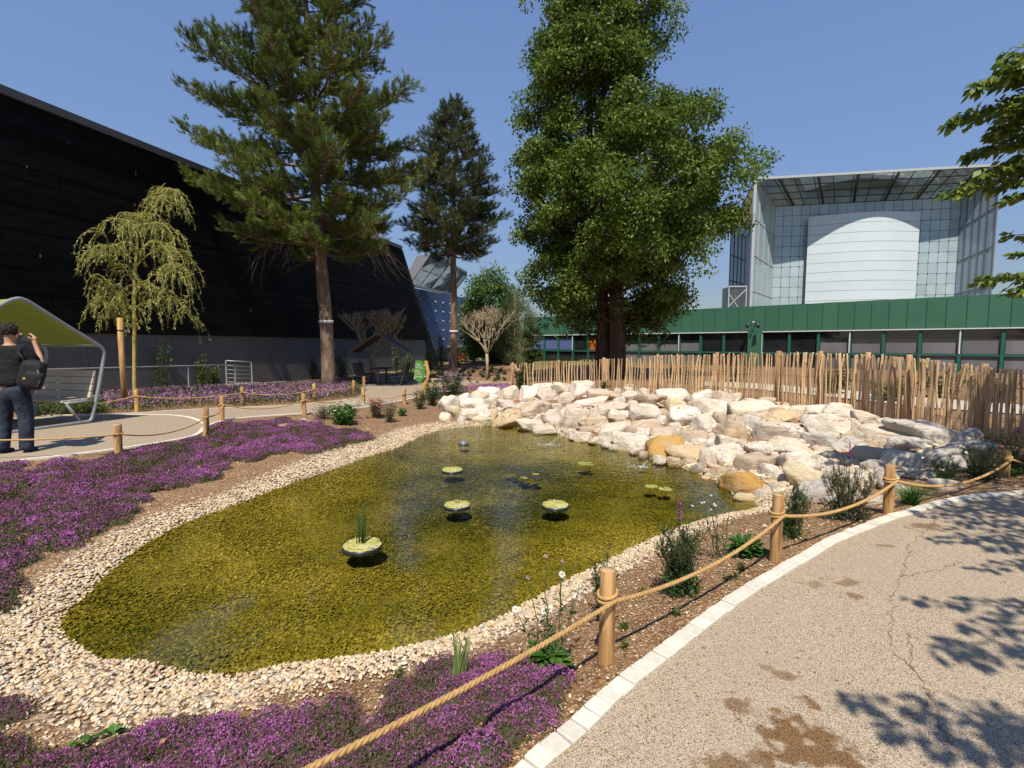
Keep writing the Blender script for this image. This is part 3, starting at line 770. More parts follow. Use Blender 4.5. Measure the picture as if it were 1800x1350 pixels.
for s0 in np.arange(18.78 - 1.64 * 12, 18.7, 1.64):
    if s0 < -1.0: continue
    bay(s0, s0 + 1.64, k, [0, 0, 0, 0.0, 0, .0, .5, .55, .5, .6, 0, 0][k % 12], {4: ORANGE_REFL, 0: BLUEB, 1: BLUEB, 2: BLUEB}.get(k)); k += 1
k = 0
for s0 in np.arange(19.66, 42, 1.64):
    bay(s0, s0 + 1.64, k, [0, 0, .62, .55, .6, .6, .7, .7][k % 8]); k += 1
mb = MB(); wbox(mb, fg, -.7, 18.76, 2.365, 2.425, -.1, .06); wbox(mb, fg, 19.68, 43, 2.365, 2.425, -.1, .06); mb.build('frame', WHITEF, gb)
mb = MB(); wbox(mb, fg, -.7, 18.76, 2.335, 2.362, -.1, .03); wbox(mb, fg, 19.68, 43, 2.335, 2.362, -.1, .03); mb.build('trim', M('dark red trim', (.12, .03, .03)), gb)
# twin spotlight on the fascia
a, e, n_, _ = fg
q = a + e * 19.25 + n_ * .05 + Vector((0, 0, 2.95))
sl = thing('spotlight', q, 'small black twin spotlight fixed to the green panelled fascia', 'lamp')
mb = MB(); mb.tube([n_ * -.05, n_ * .35, n_ * .4 + Vector((0, 0, .02))], .03, 8); mb.build('bracket', DARKM, sl)
for sg in (-1, 1):
    mb = MB(); c = n_ * .4 + e * .26 * sg; dr = (n_ * .6 + e * .35 * sg + Vector((0, 0, -.7))).normalized()
    mb.tube([c - dr * .05, c + dr * .05, c + dr * .30], [.07, .10, .13], 12); mb.build('lamp_head', DARKM, sl)
mb = MB(); sphere_mb(mb, n_ * .42 + Vector((0, 0, .07)), .07, 8, 6); mb.build('sensor', WHITEF, sl)

# --- mirror-roofed glass tower
PALE = M('pale glass', (.40, .49, .53), (.33, .42, .46), .35, .04, spec=1.0, objrand=.10)
PALEB = M('pale blue glass', (.33, .42, .50), (.28, .37, .45), .3, .04, spec=1.0, objrand=.08)
LAV = M('lavender panel', (.34, .36, .50), None, 1, .4)
SCREEN = M('white screen board', (.60, .665, .71), (.57, .64, .69), .5, .4, spec=.4, objrand=.04)
MIRT = M('soffit mirror', (.80, .78, .75), (.68, .66, .64), .5, .025, metal=.95, objrand=.18)
_nt = MIRT.node_tree; _tr = _nt.nodes.new('ShaderNodeBsdfTransparent'); _tr.inputs[0].default_value = (.80, .86, .88, 1); _mx = _nt.nodes.new('ShaderNodeMixShader'); _mx.inputs[0].default_value = .45
_nt.links.new(_nt.nodes['Principled BSDF'].outputs[0], _mx.inputs[1]); _nt.links.new(_tr.outputs[0], _mx.inputs[2]); _nt.links.new(_mx.outputs[0], _nt.nodes['Material Output'].inputs[0])
gt = thing('glass_tower', (0, 0, 0), 'tall glass tower with a mirrored slanting overhang and a white curved screen', 'building')
A0 = Vector((37.2, 72.5, 0)); B0 = Vector((59.5, 68.0, 0)); A1 = Vector((31.6, 67.0, 0)); B1 = Vector((59.9, 63.4, 0))
TZ = 21.0; OA, OB = 22.9, 23.4
ft = frame(A0[:2], B0[:2]); LW = ft[3]
nc, nr = 20, 12
ph = (TZ - 4.0) / nr; pw = LW / nc
sc0, sc1 = LW * .178, LW * .772
mbs = MB()
for c_ in range(nc):
    for r in range(nr):
        s0, s1 = c_ * pw, (c_ + 1) * pw; z0 = 4.0 + r * ph
        if s0 > sc0 and s1 < sc1 and r < nr - 2: continue
        mb = MB(); wbox(mb, ft, s0 + .022, s1 - .022, z0 + .022, z0 + ph - .022, -.05, 0.015 * rng.random()); mb.build('pane', PALE, gt)
a, e, n_, _ = ft
clip = MB()
for c_ in range(nc + 1):
    for r in range(nr + 1):
        s0 = c_ * pw; z0 = 4.0 + r * ph
        if sc0 < s0 < sc1 and r < nr - 2: continue
        clip.box(a + e * s0 + n_ * .06 + Vector((0, 0, z0)), (.10, .10, .10))
clip.build('clip', DARKM, gt)['kind'] = 'stuff'
mb = MB(); wbox(mb, ft, 0, LW, 0, TZ, -1.2, -.12); mb.build('wall', M('grey core', (.16, .18, .185)), gt)
# the curved white screen
NB = 11; zb0, zb1 = 5.0, 19.1
for i in range(NB):
    z0 = zb0 + (zb1 - zb0) * i / NB; z1 = zb0 + (zb1 - zb0) * (i + 1) / NB - .04
    V = []; F = []; m_ = 16
    for j in range(m_ + 1):
        t = j / m_; q = a + e * (sc0 + (sc1 - sc0) * t) + n_ * (1.0 + 1.5 * math.sin(math.pi * t))
        for zz, dd in ((z0, 0), (z1, 0), (z1, -.12), (z0, -.12)): V.append(q + n_ * dd + Vector((0, 0, zz)))
    for j in range(m_):
        for k_ in range(4): F.append((j * 4 + k_, (j + 1) * 4 + k_, (j + 1) * 4 + (k_ + 1) % 4, j * 4 + (k_ + 1) % 4))
    F += [(0, 1, 2, 3), (m_ * 4 + 3, m_ * 4 + 2, m_ * 4 + 1, m_ * 4)]
    mb = MB(); mb.add(V, F); mb.build('screen_board', SCREEN, gt)
up = lambda v, z: Vector((v.x, v.y, z))
def patch(c00, c10, c11, c01, nu, nv, name, mat, thick, gap=.04, barmat=None, barw=.14, main_u=0, bars=True):
    lerp = lambda u_, v_: (c00.lerp(c10, u_)).lerp(c01.lerp(c11, u_), v_)
    n0 = (c10 - c00).cross(c01 - c00).normalized()
    for i in range(nu):
        for j in range(nv):
            gu = gap / (c10 - c00).length; gv_ = gap / (c01 - c00).length
            u0, u1, v0, v1 = i / nu + gu, (i + 1) / nu - gu, j / nv + gv_, (j + 1) / nv - gv_
            mb = MB(); mb.prism([lerp(u0, v0), lerp(u1, v0), lerp(u1, v1), lerp(u0, v1)], n0 * thick * .3); mb.build(name, mat, gt)
    if bars:
        mb = MB(); o_ = n0 * .0
        for i in range(nu + 1): mb.bar(lerp(i / nu, 0) + o_, lerp(i / nu, 1) + o_, barw, barw, n0)
        for j in range(nv + 1): mb.bar(lerp(0, j / nv) + n0 * .01, lerp(1, j / nv) + n0 * .01, barw, barw, n0)
        mb.build('mullion', barmat or DARKM, gt)
    return lerp, n0
# soffit: from the wall head up and outward
lerp, n0 = patch(up(A0, TZ), up(B0, TZ), up(B1, OB), up(A1, OA), 12, 4, 'soffit_pane', MIRT, .1, .05, DARKM, .10)
mb = MB()
for i in range(1, 12, 2): mb.bar(lerp(i / 12 + .02, 0) - n0 * .1, lerp(i / 12 + .02, 1) - n0 * .1, .32, .3, n0)
mb.build('soffit_beam', DARKM, gt)
# side wings
GREYB = M('pale grey steel', (.42, .44, .45), None, 1, .4, spec=.5)
patch(up(A1, 4), up(A0, 4), up(A0, TZ), up(A1, OA), 4, 4, 'wing_pane', PALE, .1, .05, GREYB, .17)
patch(up(B0, 4), up(B1, 4), up(B1, OB), up(B0, TZ), 5, 4, 'wing_pane', PALEB, .1, .05, STEELG, .17)
C1 = Vector((40.6, 94.7, 0)); D0 = Vector((42.6, 93.0, 0)); A2 = A0.lerp(D0, .02)
patch(up(C1, OA), up(A1, OA), up(A1.lerp(A0, .999), TZ), up(D0, TZ), 4, 4, 'soffit_pane', MIRT, -.1, .05, DARKM, .14)
patch(up(C1, 4), up(D0, 4), up(D0, TZ), up(C1, OA), 4, 4, 'wing_pane', PALEB, .1, .05, DARKM, .17)
mb = MB(); mb.prism([up(A0, 2) + Vector((.5, .6, 0)), up(D0, 2), up(D0, TZ), up(A0, TZ) + Vector((.5, .6, 0))], Vector((1, .2, 0))); mb.build('side_wall', LAV, gt)
mb = MB(); mb.prism([up(A1, OA + .05), up(B1, OB + .05), up(B1, OB + .05) + Vector((4, 32, 0)), up(C1, OA + .05)], (0, 0, .05)); mb.build('roof', MIRT, gt)
mb = MB(); mb.bar(up(A1, OA + .1), up(B1, OB + .1), .3, .3); mb.bar(up(A1, 3), up(A1, OA), .35, .35); mb.build('edge_trim', GREYB, gt)
q = D(1290, 520, 66)
mb = MB(); mb.box((q.x, q.y, 5.6), (2.2, 2, 6.6)); mb.build('lift_shaft', M('dark lift glass', (.05, .06, .06), (.09, .10, .10), 1, .1, spec=.8), gt)
mb = MB()
for sx_ in (-1.12, 1.12): mb.box((q.x + sx_, q.y - 1.03, 5.6), (.12, .12, 6.7))
mb.box((q.x, q.y - 1.03, 8.95), (2.4, .16, .16)); mb.bar((q.x - 1.1, q.y - 1.05, 6.4), (q.x + 1.1, q.y - 1.05, 8.6), .1, .1); mb.bar((q.x - 1.1, q.y - 1.05, 8.0), (q.x + .3, q.y - 1.05, 6.0), .1, .1)
mb.build('lift_frame', GREYB, gt)

# sunlit plaza round the tower's foot
mb = MB(); mb.quad((24, 36, .02), (60, 20, .02), (90, 45, .02), (66, 66, .02), (30, 76, .02), (8, 56, .02))
tag(mb.build('plaza', M('plaza paving', (.45, .40, .33), (.38, .33, .27), .3, .85)), kind='structure')
# pale fixings and streaks on the black cladding
a, e, n_, _ = fr
FIXM = M('pale streak', (.06, .06, .058))
for (px, py, hh) in [(47, 293, .07), (71, 450, .10), (120, 251, .06), (238, 304, .16), (334, 312, .2), (440, 545, .2), (308, 288, .07), (237, 360, .09)]:
    r_ = ray(px, py); t_ = None
    den = r_[0] * n_.x + r_[1] * n_.y; t_ = ((a.x) * n_.x + (a.y) * n_.y) / den
    q = Vector((r_[0] * t_, r_[1] * t_, CZ + r_[2] * t_)) + n_ * .012
    mb = MB(); mb.box(q, (.03, .028, hh), Matrix.Rotation(random.uniform(-.03, .03), 3, 'X')); mb.build('fixing', FIXM, bb)

# orange timber arch by the green building
WOODO = M('orange timber', (.40, .17, .05), (.33, .14, .04), 6, .6)
q = D(905, 640, 42)
ar = thing('timber_arch', (q.x, q.y, float(B(q.x, q.y)) - .2), 'curved orange timber arch standing at the green building corner', 'arch')
mb = MB(); mb.tube([(-1.2, 0, 2.2), (-.5, 0, 2.35), (.3, 0, 2.3), (.75, 0, 1.9), (.95, 0, 1.2), (1.0, 0, 0)], [.1, .13, .15, .14, .12, .11], 8); mb.build('beam', WOODO, ar)
mb = MB(); mb.tube([(-1.2, 0, 2.25), (-1.45, 0, 1.4), (-1.5, 0, 0)], [.1, .1, .1], 8); mb.build('leg', WOODO, ar)

# ------------------------------------------------------------------ paling fence
WOODF = M('split chestnut', (.60, .42, .235), (.46, .30, .155), 5, .8, .5, 40, .006, objrand=.28, stretch=(6, 6, .6), c3=(.30, .19, .10), s3=2.0, t3=(.60, .74))
WOODP = M('fence post wood', (.46, .29, .16), (.34, .20, .10), 5, .8, .5, 30, .008, objrand=.15, stretch=(5, 5, .5))
pf = thing('paling_fence', (0, 0, 0), 'long fence of split chestnut pales wired together behind the boulders', 'fence')
def slat_mesh(k):
    r_ = np.random.default_rng(50 + k); mb = MB(); n_ = 5; rings = 4
    base = [(math.cos(2 * math.pi * j / n_ + r_.uniform(-.2, .2)) * r_.uniform(.8, 1.15), math.sin(2 * math.pi * j / n_) * r_.uniform(.5, .8)) for j in range(n_)]
    V = []; bend = r_.normal(0, .012, (rings, 2)); bend[0] = 0
    for i in range(rings):
        t = i / (rings - 1); w_ = .0295 * (1.05 - .2 * t)
        V += [(x * w_ + bend[i][0], y * w_ + bend[i][1], t + (.0 if i < rings - 1 else r_.uniform(-.03, .0))) for x, y in base]
    F = [(i * n_ + j, i * n_ + (j + 1) % n_, (i + 1) * n_ + (j + 1) % n_, (i + 1) * n_ + j) for i in range(rings - 1) for j in range(n_)]
    F += [tuple(range(n_ - 1, -1, -1)), tuple((rings - 1) * n_ + j for j in range(n_))]
    mb.add(V, F); me = mb.mesh('slat'); me.materials.append(WOODF); return me
sm_ = [slat_mesh(k) for k in range(8)]
cpx = np.array([c[0] for c in FENCE_CP]); ctop = np.array([c[1] for c in FENCE_CP]); cd = np.array([c[2] for c in FENCE_CP])
def fence_xy(px):
    c = catmull([(p_, t_, d_) for p_, t_, d_ in FENCE_CP], False, 8); c = np.array(c)
    d_ = np.interp(px, c[:, 0], c[:, 2]); t_ = np.interp(px, c[:, 0], c[:, 1]); q_ = D(px, t_, d_); return q_
px = 899.0; tops = []; i = 0
while px < 2190:
    q = fence_xy(px); g_ = gz(q.x, q.y); h = q.z - g_ + .12
    o = link('slat', sm_[int(rng.integers(8))], None, pf, (q.x, q.y, g_ - .10))
    o.scale = (rng.uniform(.75, 1.25), rng.uniform(.8, 1.2), max(.8, h + rng.normal(0, .015)))
    o.rotation_euler = (rng.normal(0, .022), rng.normal(0, .025), rng.uniform(0, 6.28))
    tops.append((q.x, q.y, g_, h)); px += (4.7 if px < 1440 else 4.7 + (px - 1440) * .0065 if px < 1830 else 10) * rng.uniform(.8, 1.2)
for px in (901, 982, 1062, 1157, 1262, 1371, 1445, 1529, 1602, 1736, 1900, 2080):
    q = fence_xy(px); g_ = gz(q.x, q.y); mb = MB(); h = q.z - g_ + .05
    r0 = .055 if px != 1371 else .075
    mb.tube([(q.x, q.y + .05, g_ - .2), (q.x + .01, q.y + .05, g_ + h * .5), (q.x, q.y + .05, g_ + h), (q.x, q.y + .05, g_ + h + .01)], [r0, r0 * .95, r0 * .9, r0 * .7], 9); mb.build('post', WOODP, pf)
mb = MB(); q0, q1 = D(903, 641, 19.7), D(911, 653, 19.4); mb.bar(q0, q1, .05, .07); mb.build('brace', WOODF, pf)
WIRE = M('rusty wire', (.09, .07, .06), None, 1, .6)
for fz in (.18, .5, .86):
    mb = MB(); mb.tube([(x, y - .032 + .02 * math.sin(i * 2.1), g_ + h * fz) for i, (x, y, g_, h) in enumerate(tops)], .0035, 4); mb.build('wire', WIRE, pf)

# ------------------------------------------------------------------ boulders
ROCKM = bpy.data.materials.new('limestone'); ROCKM.use_nodes = True
def _rock_mat(m):
    nt = m.node_tree; N = nt.nodes; L = nt.links; b = N['Principled BSDF']; b.inputs['Roughness'].default_value = .9; b.inputs['Specular IOR Level'].default_value = .2
    tc = N.new('ShaderNodeTexCoord'); oi = N.new('ShaderNodeObjectInfo')
    ad = N.new('ShaderNodeVectorMath'); ad.operation = 'MULTIPLY_ADD'; ad.inputs[1].default_value = (1, 1, 1); L.new(tc.outputs['Object'], ad.inputs[0])
    cx = N.new('ShaderNodeCombineXYZ')
    sc_ = N.new('ShaderNodeMath'); sc_.operation = 'MULTIPLY'; sc_.inputs[1].default_value = 37.0; L.new(oi.outputs['Random'], sc_.inputs[0])
    for k in range(3): L.new(sc_.outputs[0], cx.inputs[k])
    L.new(cx.outputs[0], ad.inputs[2]); v = ad.outputs[0]
    def noise(s, d=6.0, r=.55):
        n = N.new('ShaderNodeTexNoise'); n.inputs['Scale'].default_value = s; n.inputs['Detail'].default_value = d; n.inputs['Roughness'].default_value = r; L.new(v, n.inputs['Vector']); return n.outputs[0]
    def mr(x, a, bb, lo=0., hi=1.):
        q = N.new('ShaderNodeMapRange'); L.new(x, q.inputs[0]); q.inputs[1].default_value = a; q.inputs[2].default_value = bb; q.inputs[3].default_value = lo; q.inputs[4].default_value = hi; return q.outputs[0]
    def mix(f, a, bb, mode='MIX'):
        x = N.new('ShaderNodeMix'); x.data_type = 'RGBA'; x.blend_type = mode
        if isinstance(f, float): x.inputs[0].default_value = f
        else: L.new(f, x.inputs[0])
        for k, q in ((6, a), (7, bb)):
            if isinstance(q, tuple): x.inputs[k].default_value = rgb(q)
            else: L.new(q, x.inputs[k])
        return x.outputs[2]
    c = mix(1.0, oi.outputs['Color'], mix(mr(noise(3.0), .35, .65), (1, 1, 1), (.88, .83, .77)), 'MULTIPLY')
    c = mix(mr(noise(2.1, 4.), .52, .70, 0, .55), c, mix(1.0, c, (.86, .66, .42), 'MULTIPLY'))
    c = mix(mr(noise(26, 5., .7), .55, .72, 0, .5), c, (.34, .26, .17))
    c = mix(mr(noise(1.6, 3.), .58, .76, 0, .35), c, (.50, .47, .43))
    vo = N.new('ShaderNodeTexVoronoi'); vo.feature = 'DISTANCE_TO_EDGE'; vo.inputs['Scale'].default_value = 2.6
    wv = N.new('ShaderNodeVectorMath'); wv.operation = 'MULTIPLY_ADD'; wv.inputs[1].default_value = (.55, .55, .55)
    nz2 = N.new('ShaderNodeTexNoise'); nz2.inputs['Scale'].default_value = 4.0; nz2.inputs['Detail'].default_value = 6.0; L.new(v, nz2.inputs['Vector']); L.new(nz2.outputs['Color'], wv.inputs[0]); L.new(v, wv.inputs[2]); L.new(wv.outputs[0], vo.inputs['Vector'])
    crk = mr(vo.outputs['Distance'], .0, .022, 1., 0.); crm = N.new('ShaderNodeMath'); crm.operation = 'MULTIPLY'; L.new(crk, crm.inputs[0]); L.new(mr(noise(1.9, 2.), .50, .62), crm.inputs[1]); crk = crm.outputs[0]
    c = mix(crk, c, mix(1.0, c, (.42, .34, .26), 'MULTIPLY'))
    # algae line where the stone stands in water
    sz = N.new('ShaderNodeSeparateXYZ'); ge = N.new('ShaderNodeNewGeometry'); L.new(ge.outputs['Position'], sz.inputs[0])
    wl_ = N.new('ShaderNodeMath'); wl_.operation = 'MULTIPLY_ADD'; L.new(noise(9, 3.), wl_.inputs[0]); wl_.inputs[1].default_value = -.08; L.new(sz.outputs['Z'], wl_.inputs[2])
    c = mix(mr(wl_.outputs[0], WZ + .015, WZ - .045, 0, .85), c, mix(1.0, c, (.62, .54, .20), 'MULTIPLY'))
    L.new(c, b.inputs['Base Color'])
    hh = N.new('ShaderNodeMath'); hh.operation = 'ADD'; L.new(noise(7, 8., .62), hh.inputs[0])
    h2 = N.new('ShaderNodeMath'); h2.operation = 'MULTIPLY'; h2.inputs[1].default_value = .25; L.new(noise(45, 5., .7), h2.inputs[0]); L.new(h2.outputs[0], hh.inputs[1]); h3 = N.new('ShaderNodeMath'); h3.operation = 'MULTIPLY_ADD'; L.new(crk, h3.inputs[0]); h3.inputs[1].default_value = -.35; L.new(hh.outputs[0], h3.inputs[2]); hh = h3
    bp = N.new('ShaderNodeBump'); bp.inputs['Strength'].default_value = .8; bp.inputs['Distance'].default_value = .07; L.new(hh.outputs[0], bp.inputs['Height']); L.new(bp.outputs[0], b.inputs['Normal'])
_rock_mat(ROCKM)
def ico(sub):
    bm = bmesh.new(); bmesh.ops.create_icosphere(bm, subdivisions=sub, radius=1); V = np.array([v.co[:] for v in bm.verts]); F = np.array([[v.index for v in f.verts] for f in bm.faces]); bm.free(); return V, F
ICO3 = ico(4); ICO2 = ico(3)
def rock_mesh(seed, flat, block, fine=False):
    r_ = np.random.default_rng(seed); V, F = ICO3 if fine else ICO2
    n_ = int(r_.integers(8, 13)); N_ = r_.normal(size=(n_, 3)); N_[:, 2] *= .9; N_ /= np.linalg.norm(N_, axis=1)[:, None]
    N_ = np.vstack([N_, [(0, 0, 1), (0, 0, -1)] + r_.normal(0, .16, (2, 3))]); N_ /= np.linalg.norm(N_, axis=1)[:, None]
    d_ = np.r_[r_.uniform(.62, 1.0, n_), .72 if block else .85, .8]
    dots = V @ N_.T; rr = np.where(dots > .05, d_ / np.maximum(dots, .05), 9.0)
    k = 90.0; R_ = -np.log(np.exp(-k * np.minimum(rr, 4)).sum(1)) / k
    R_ = np.clip(R_, .3, 1.35)
    P_ = V * R_[:, None]
    nz = np.array([mnoise.noise(Vector(p * 2.1 + seed)) * .060 + mnoise.noise(Vector(p * 5.3 + seed)) * .040 + (mnoise.noise(Vector(p * 12.0 + seed)) * .020 if fine else 0) for p in P_])
    P_ = P_ + V * nz[:, None]
    P_ /= np.abs(P_).max(0)
    me = npmesh('boulder', P_ * .5, F, True); me.materials.append(ROCKM); return me
TONES = {'w': ((.78, .715, .62), 'white'), 'c': ((.75, .66, .53), 'cream'), 't': ((.62, .51, .385), 'tan'), 'g': ((.60, .56, .495), 'grey'), 'p': ((.70, .60, .515), 'pinkish'),
         'o': ((.66, .51, .32), 'ochre'), 'O': ((.60, .36, .11), 'rusty orange'), 'y': ((.72, .62, .42), 'yellowish')}
ROCKS = """788,714,36,28,w 793,701,22,10,p 818,698,28,11,w 827,713,44,24,w 802,726,28,22,y 835,732,48,20,w 847,719,26,13,w 843,698,29,21,c 860,690,37,16,w 869,700,18,14,w
859,709,27,18,c 867,717,11,7,w 856,742,46,15,y 864,730,24,20,o 894,736,48,32,o 892,697,38,28,c 895,715,46,17,p 876,709,14,12,o 927,696,33,28,w 913,720,21,12,w
942,721,58,30,t 920,712,19,9,w 960,697,42,23,p 955,684,40,14,w 990,686,36,20,c 968,737,42,31,p 942,739,16,12,w 931,747,42,20,c 962,756,46,14,c 979,750,13,15,c
979,716,28,13,p 1023,687,46,28,p 995,704,33,22,c 1056,697,56,20,t 1060,687,20,8,w 1039,709,68,15,p 1005,717,34,14,p 991,733,26,27,p 1011,741,45,38,c 1044,746,48,26,t
1079,717,50,18,p 1055,728,35,20,c 1080,729,24,15,w 1099,729,18,13,w 1087,741,46,15,t 1114,714,28,15,p 1108,698,42,17,p 1140,706,60,20,t 1108,687,28,11,c 1109,680,16,7,w
1133,691,20,13,p 1172,696,62,22,w 1135,728,53,31,w 1165,728,20,15,t 1165,740,20,15,w 1183,714,40,26,y 1197,737,58,42,w 1079,764,62,36,c 1130,753,54,26,t 1139,764,36,19,w
1168,764,44,24,t 1108,779,58,30,w 1160,790,70,35,O 1029,769,36,18,c 1035,758,30,13,t 1205,785,21,14,w 1208,769,42,28,t 1228,701,42,22,w 1219,714,30,20,t 1254,720,50,30,w
1272,702,46,22,t 1276,689,24,10,w 1291,698,22,11,c 1325,711,54,17,c 1310,723,82,28,c 1375,723,62,17,w 1265,739,28,21,t 1236,749,46,28,w 1292,739,30,16,t 1317,743,32,27,g
1341,747,22,15,c 1375,739,76,28,o 1401,725,28,19,c 1285,759,54,34,t 1287,771,28,23,o 1358,764,94,37,w 1313,759,13,10,t 1404,763,20,18,c 1410,778,13,13,w 1251,771,20,17,w
1251,785,20,14,w 1280,785,44,28,c 1304,786,24,26,t 1332,791,42,28,w 1389,791,86,32,c 1220,771,46,22,t 1226,779,28,17,w 1212,800,68,26,o 1213,815,28,14,t 1242,812,30,40,c
1278,804,62,36,w 1268,831,36,17,o 1327,821,62,34,t 1352,832,42,26,w 1404,819,72,38,w 1307,852,80,32,O 1374,843,38,18,w 1416,846,80,48,y 1435,869,54,44,g 1453,756,80,42,w
1445,779,62,25,g 1443,793,30,15,c 1458,804,56,21,y 1447,815,38,22,c 1310,874,34,12,y 1397,883,24,11,t 1476,727,58,26,w 1434,723,38,20,w 1516,735,42,24,c 1554,745,36,20,c
1508,754,26,19,c 1530,748,29,15,t 1590,757,56,24,g 1540,767,90,33,c 1552,784,48,28,t 1640,769,132,40,g 1709,771,34,28,g 1608,787,74,33,g 1500,787,60,26,g 1545,807,78,30,t
1596,819,68,38,g 1665,814,66,46,g 1665,795,38,16,w 1716,796,72,30,g 1530,827,46,31,g 1500,851,82,42,c 1568,857,38,22,g 1585,865,36,16,w 1625,836,48,18,g 1660,853,46,20,g
1530,881,54,18,c 1476,832,44,24,w 1480,868,40,20,c 1560,836,40,20,g 1336,806,34,14,t 1185,752,30,16,c 1150,774,22,12,w 1240,733,30,14,c 1340,733,36,12,c 1420,740,20,18,c 1350,704,28,9,t""".split()
_r = random.Random(77)
_occ = [tuple(map(float, q.split(',')[:4])) for q in ROCKS]
for _ in range(4000):
    if len(ROCKS) > 240: break
    cx = _r.uniform(785, 1560); fl_ = np.interp(cx, [770, 850, 950, 1080, 1215, 1310, 1420, 1600], [733, 747, 757, 788, 826, 870, 885, 880]); bk_ = np.interp(cx, [770, 860, 960, 1100, 1260, 1400, 1500, 1600], [704, 692, 690, 690, 698, 718, 730, 754]); cy_ = _r.uniform(bk_, fl_)
    w_ = _r.uniform(13, 27) * (1 + (cx - 785) / 2400); h_ = w_ * _r.uniform(.5, .85)
    if min(((cx - a) / (b_c * .42 + w_ * .3)) ** 2 + ((cy_ - b_) / (d_c * .42 + h_ * .3)) ** 2 for a, b_, b_c, d_c in _occ) < 1: continue
    _occ.append((cx, cy_, w_, h_)); ROCKS.append('%.0f,%.0f,%.0f,%.0f,%s' % (cx, cy_, w_, h_, _r.choice('wwcccptgo')))
def rock_place(cx, cy, w_, h_):
    p = G(cx, cy + h_ * .33)
    for px, py in ((cx, cy + h_ * .33),):
        d_, _, _ = fields(p.x, p.y)
    if d_[0] < .12:           # stands in the edge of the water
        p = P(cx, cy + h_ * .45, WZ)
    return p
desc = []; ROCKO = []
for i, rk in enumerate(ROCKS):
    cx, cy_, w_, h_, tn = rk.split(','); cx, cy_, w_, h_ = map(float, (cx, cy_, w_, h_))
    p = rock_place(cx, cy_, w_, h_); dist = p.y * _c + .1
    W_ = w_ / FPX * dist * 1.22; H_ = h_ / FPX * dist * 1.28; Dp = max(W_ * random.uniform(.62, .92), H_ * 1.25)
    Hz = max(H_ * .95, .12 * W_)
    o = link('boulder', rock_mesh(100 + i, w_ / h_ > 2.6, w_ / h_ < 2.2, w_ > 30))
    tip = math.radians(random.uniform(-9, 9))
    o.scale = (W_, Dp, Hz * 1.25)
    o.rotation_euler = (R(-random.uniform(3, 16)), tip, math.atan2(-p.x, p.y) * .8 + random.uniform(-.25, .25))
    o.location = D(cx, cy_ + h_ * .02, p.y + Dp * .30)
    base, word = TONES[tn]; k_ = random.uniform(.9, 1.05)
    o.color = (base[0] * k_, base[1] * k_, base[2] * k_, 1); ROCKO.append(o)
    size = 'small' if w_ < 23 else 'medium' if w_ < 40 else 'large' if w_ < 60 else 'very large'
    ar_ = w_ / h_; shp = 'flat slab-like' if ar_ > 3 else 'long low' if ar_ > 2.25 else 'blocky' if ar_ > 1.35 else 'tall'
    fl = np.interp(cx, [770, 850, 950, 1080, 1215, 1310, 1420, 1600], [735, 748, 756, 787, 825, 870, 885, 885])
    bk = np.interp(cx, [770, 860, 960, 1100, 1260, 1400, 1500, 1600, 1720], [700, 686, 682, 682, 690, 714, 722, 748, 762])
    t_ = (fl - cy_) / (fl - bk)
    row = 'at waterline' if (t_ < .2 and cx < 1345) else 'at the foot' if t_ < .2 else 'low' if t_ < .45 else 'midway up' if t_ < .75 else 'on top'
    zone = ('by the pink flowers' if cx < 850 else 'below the fence end' if cx < 940 else 'left of the big oak' if cx < 1040 else 'below the big oak' if cx < 1120 else
            'above the rusty boulder' if cx < 1200 else 'below the spotlight' if cx < 1330 else 'behind second rope post' if cx < 1420 else 'behind the spiky shrub' if cx < 1530 else
            'behind third rope post' if cx < 1610 else 'shaded by the fence')
    if tn == 'O': zone = 'nearest the jet' if cx < 1250 else 'before second rope post'
    desc.append((cx, cy_, f'{size} {shp} {word} boulder {row} of the heap, {zone}' if row != 'low' else f'{size} {shp} {word} boulder low in the heap, {zone}'))
from collections import defaultdict
dd = defaultdict(list)
for i, (cx, cy_, s_) in enumerate(desc): dd[s_].append((cx, i))
for s_, l in dd.items():
    l.sort()
    for r_, (cx, i) in enumerate(l):
        lab = s_
        if len(l) == 2: lab = ('left ', 'right ')[r_] + s_ + ''
        elif len(l) > 2: lab = ('leftmost ', 'second ', 'third ', 'fourth ', 'fifth ', 'sixth ')[min(r_, 5)] + s_
        tag(ROCKO[i], lab, 'boulder', 'pale boulders heaped between the pond and the fence')
# rubble between the boulders
n = 1700; cxs = rng.uniform(790, 1720, n); rows_ = rng.random(n)
fl = np.interp(cxs, [770, 850, 950, 1080, 1215, 1310, 1420, 1600, 1720], [730, 744, 752, 784, 820, 866, 880, 870, 840]); bk = np.interp(cxs, [770, 860, 960, 1100, 1260, 1400, 1500, 1600, 1720], [704, 690, 686, 686, 694, 716, 728, 752, 768])
pts = []
for a_, b_, c_ in zip(cxs, fl, bk):
    t_ = random.random(); q = P(a_, b_ + (c_ - b_) * t_, -.30 + .38 * t_); pts.append((q.x, q.y, gz(q.x, q.y) + .02))
scatter_stones('rubble', np.array(pts), rng.uniform(.06, .2, n), np.clip(rng.beta(1.2, 1.2, n) * .55 + .45, 0, 1), pm_dry)

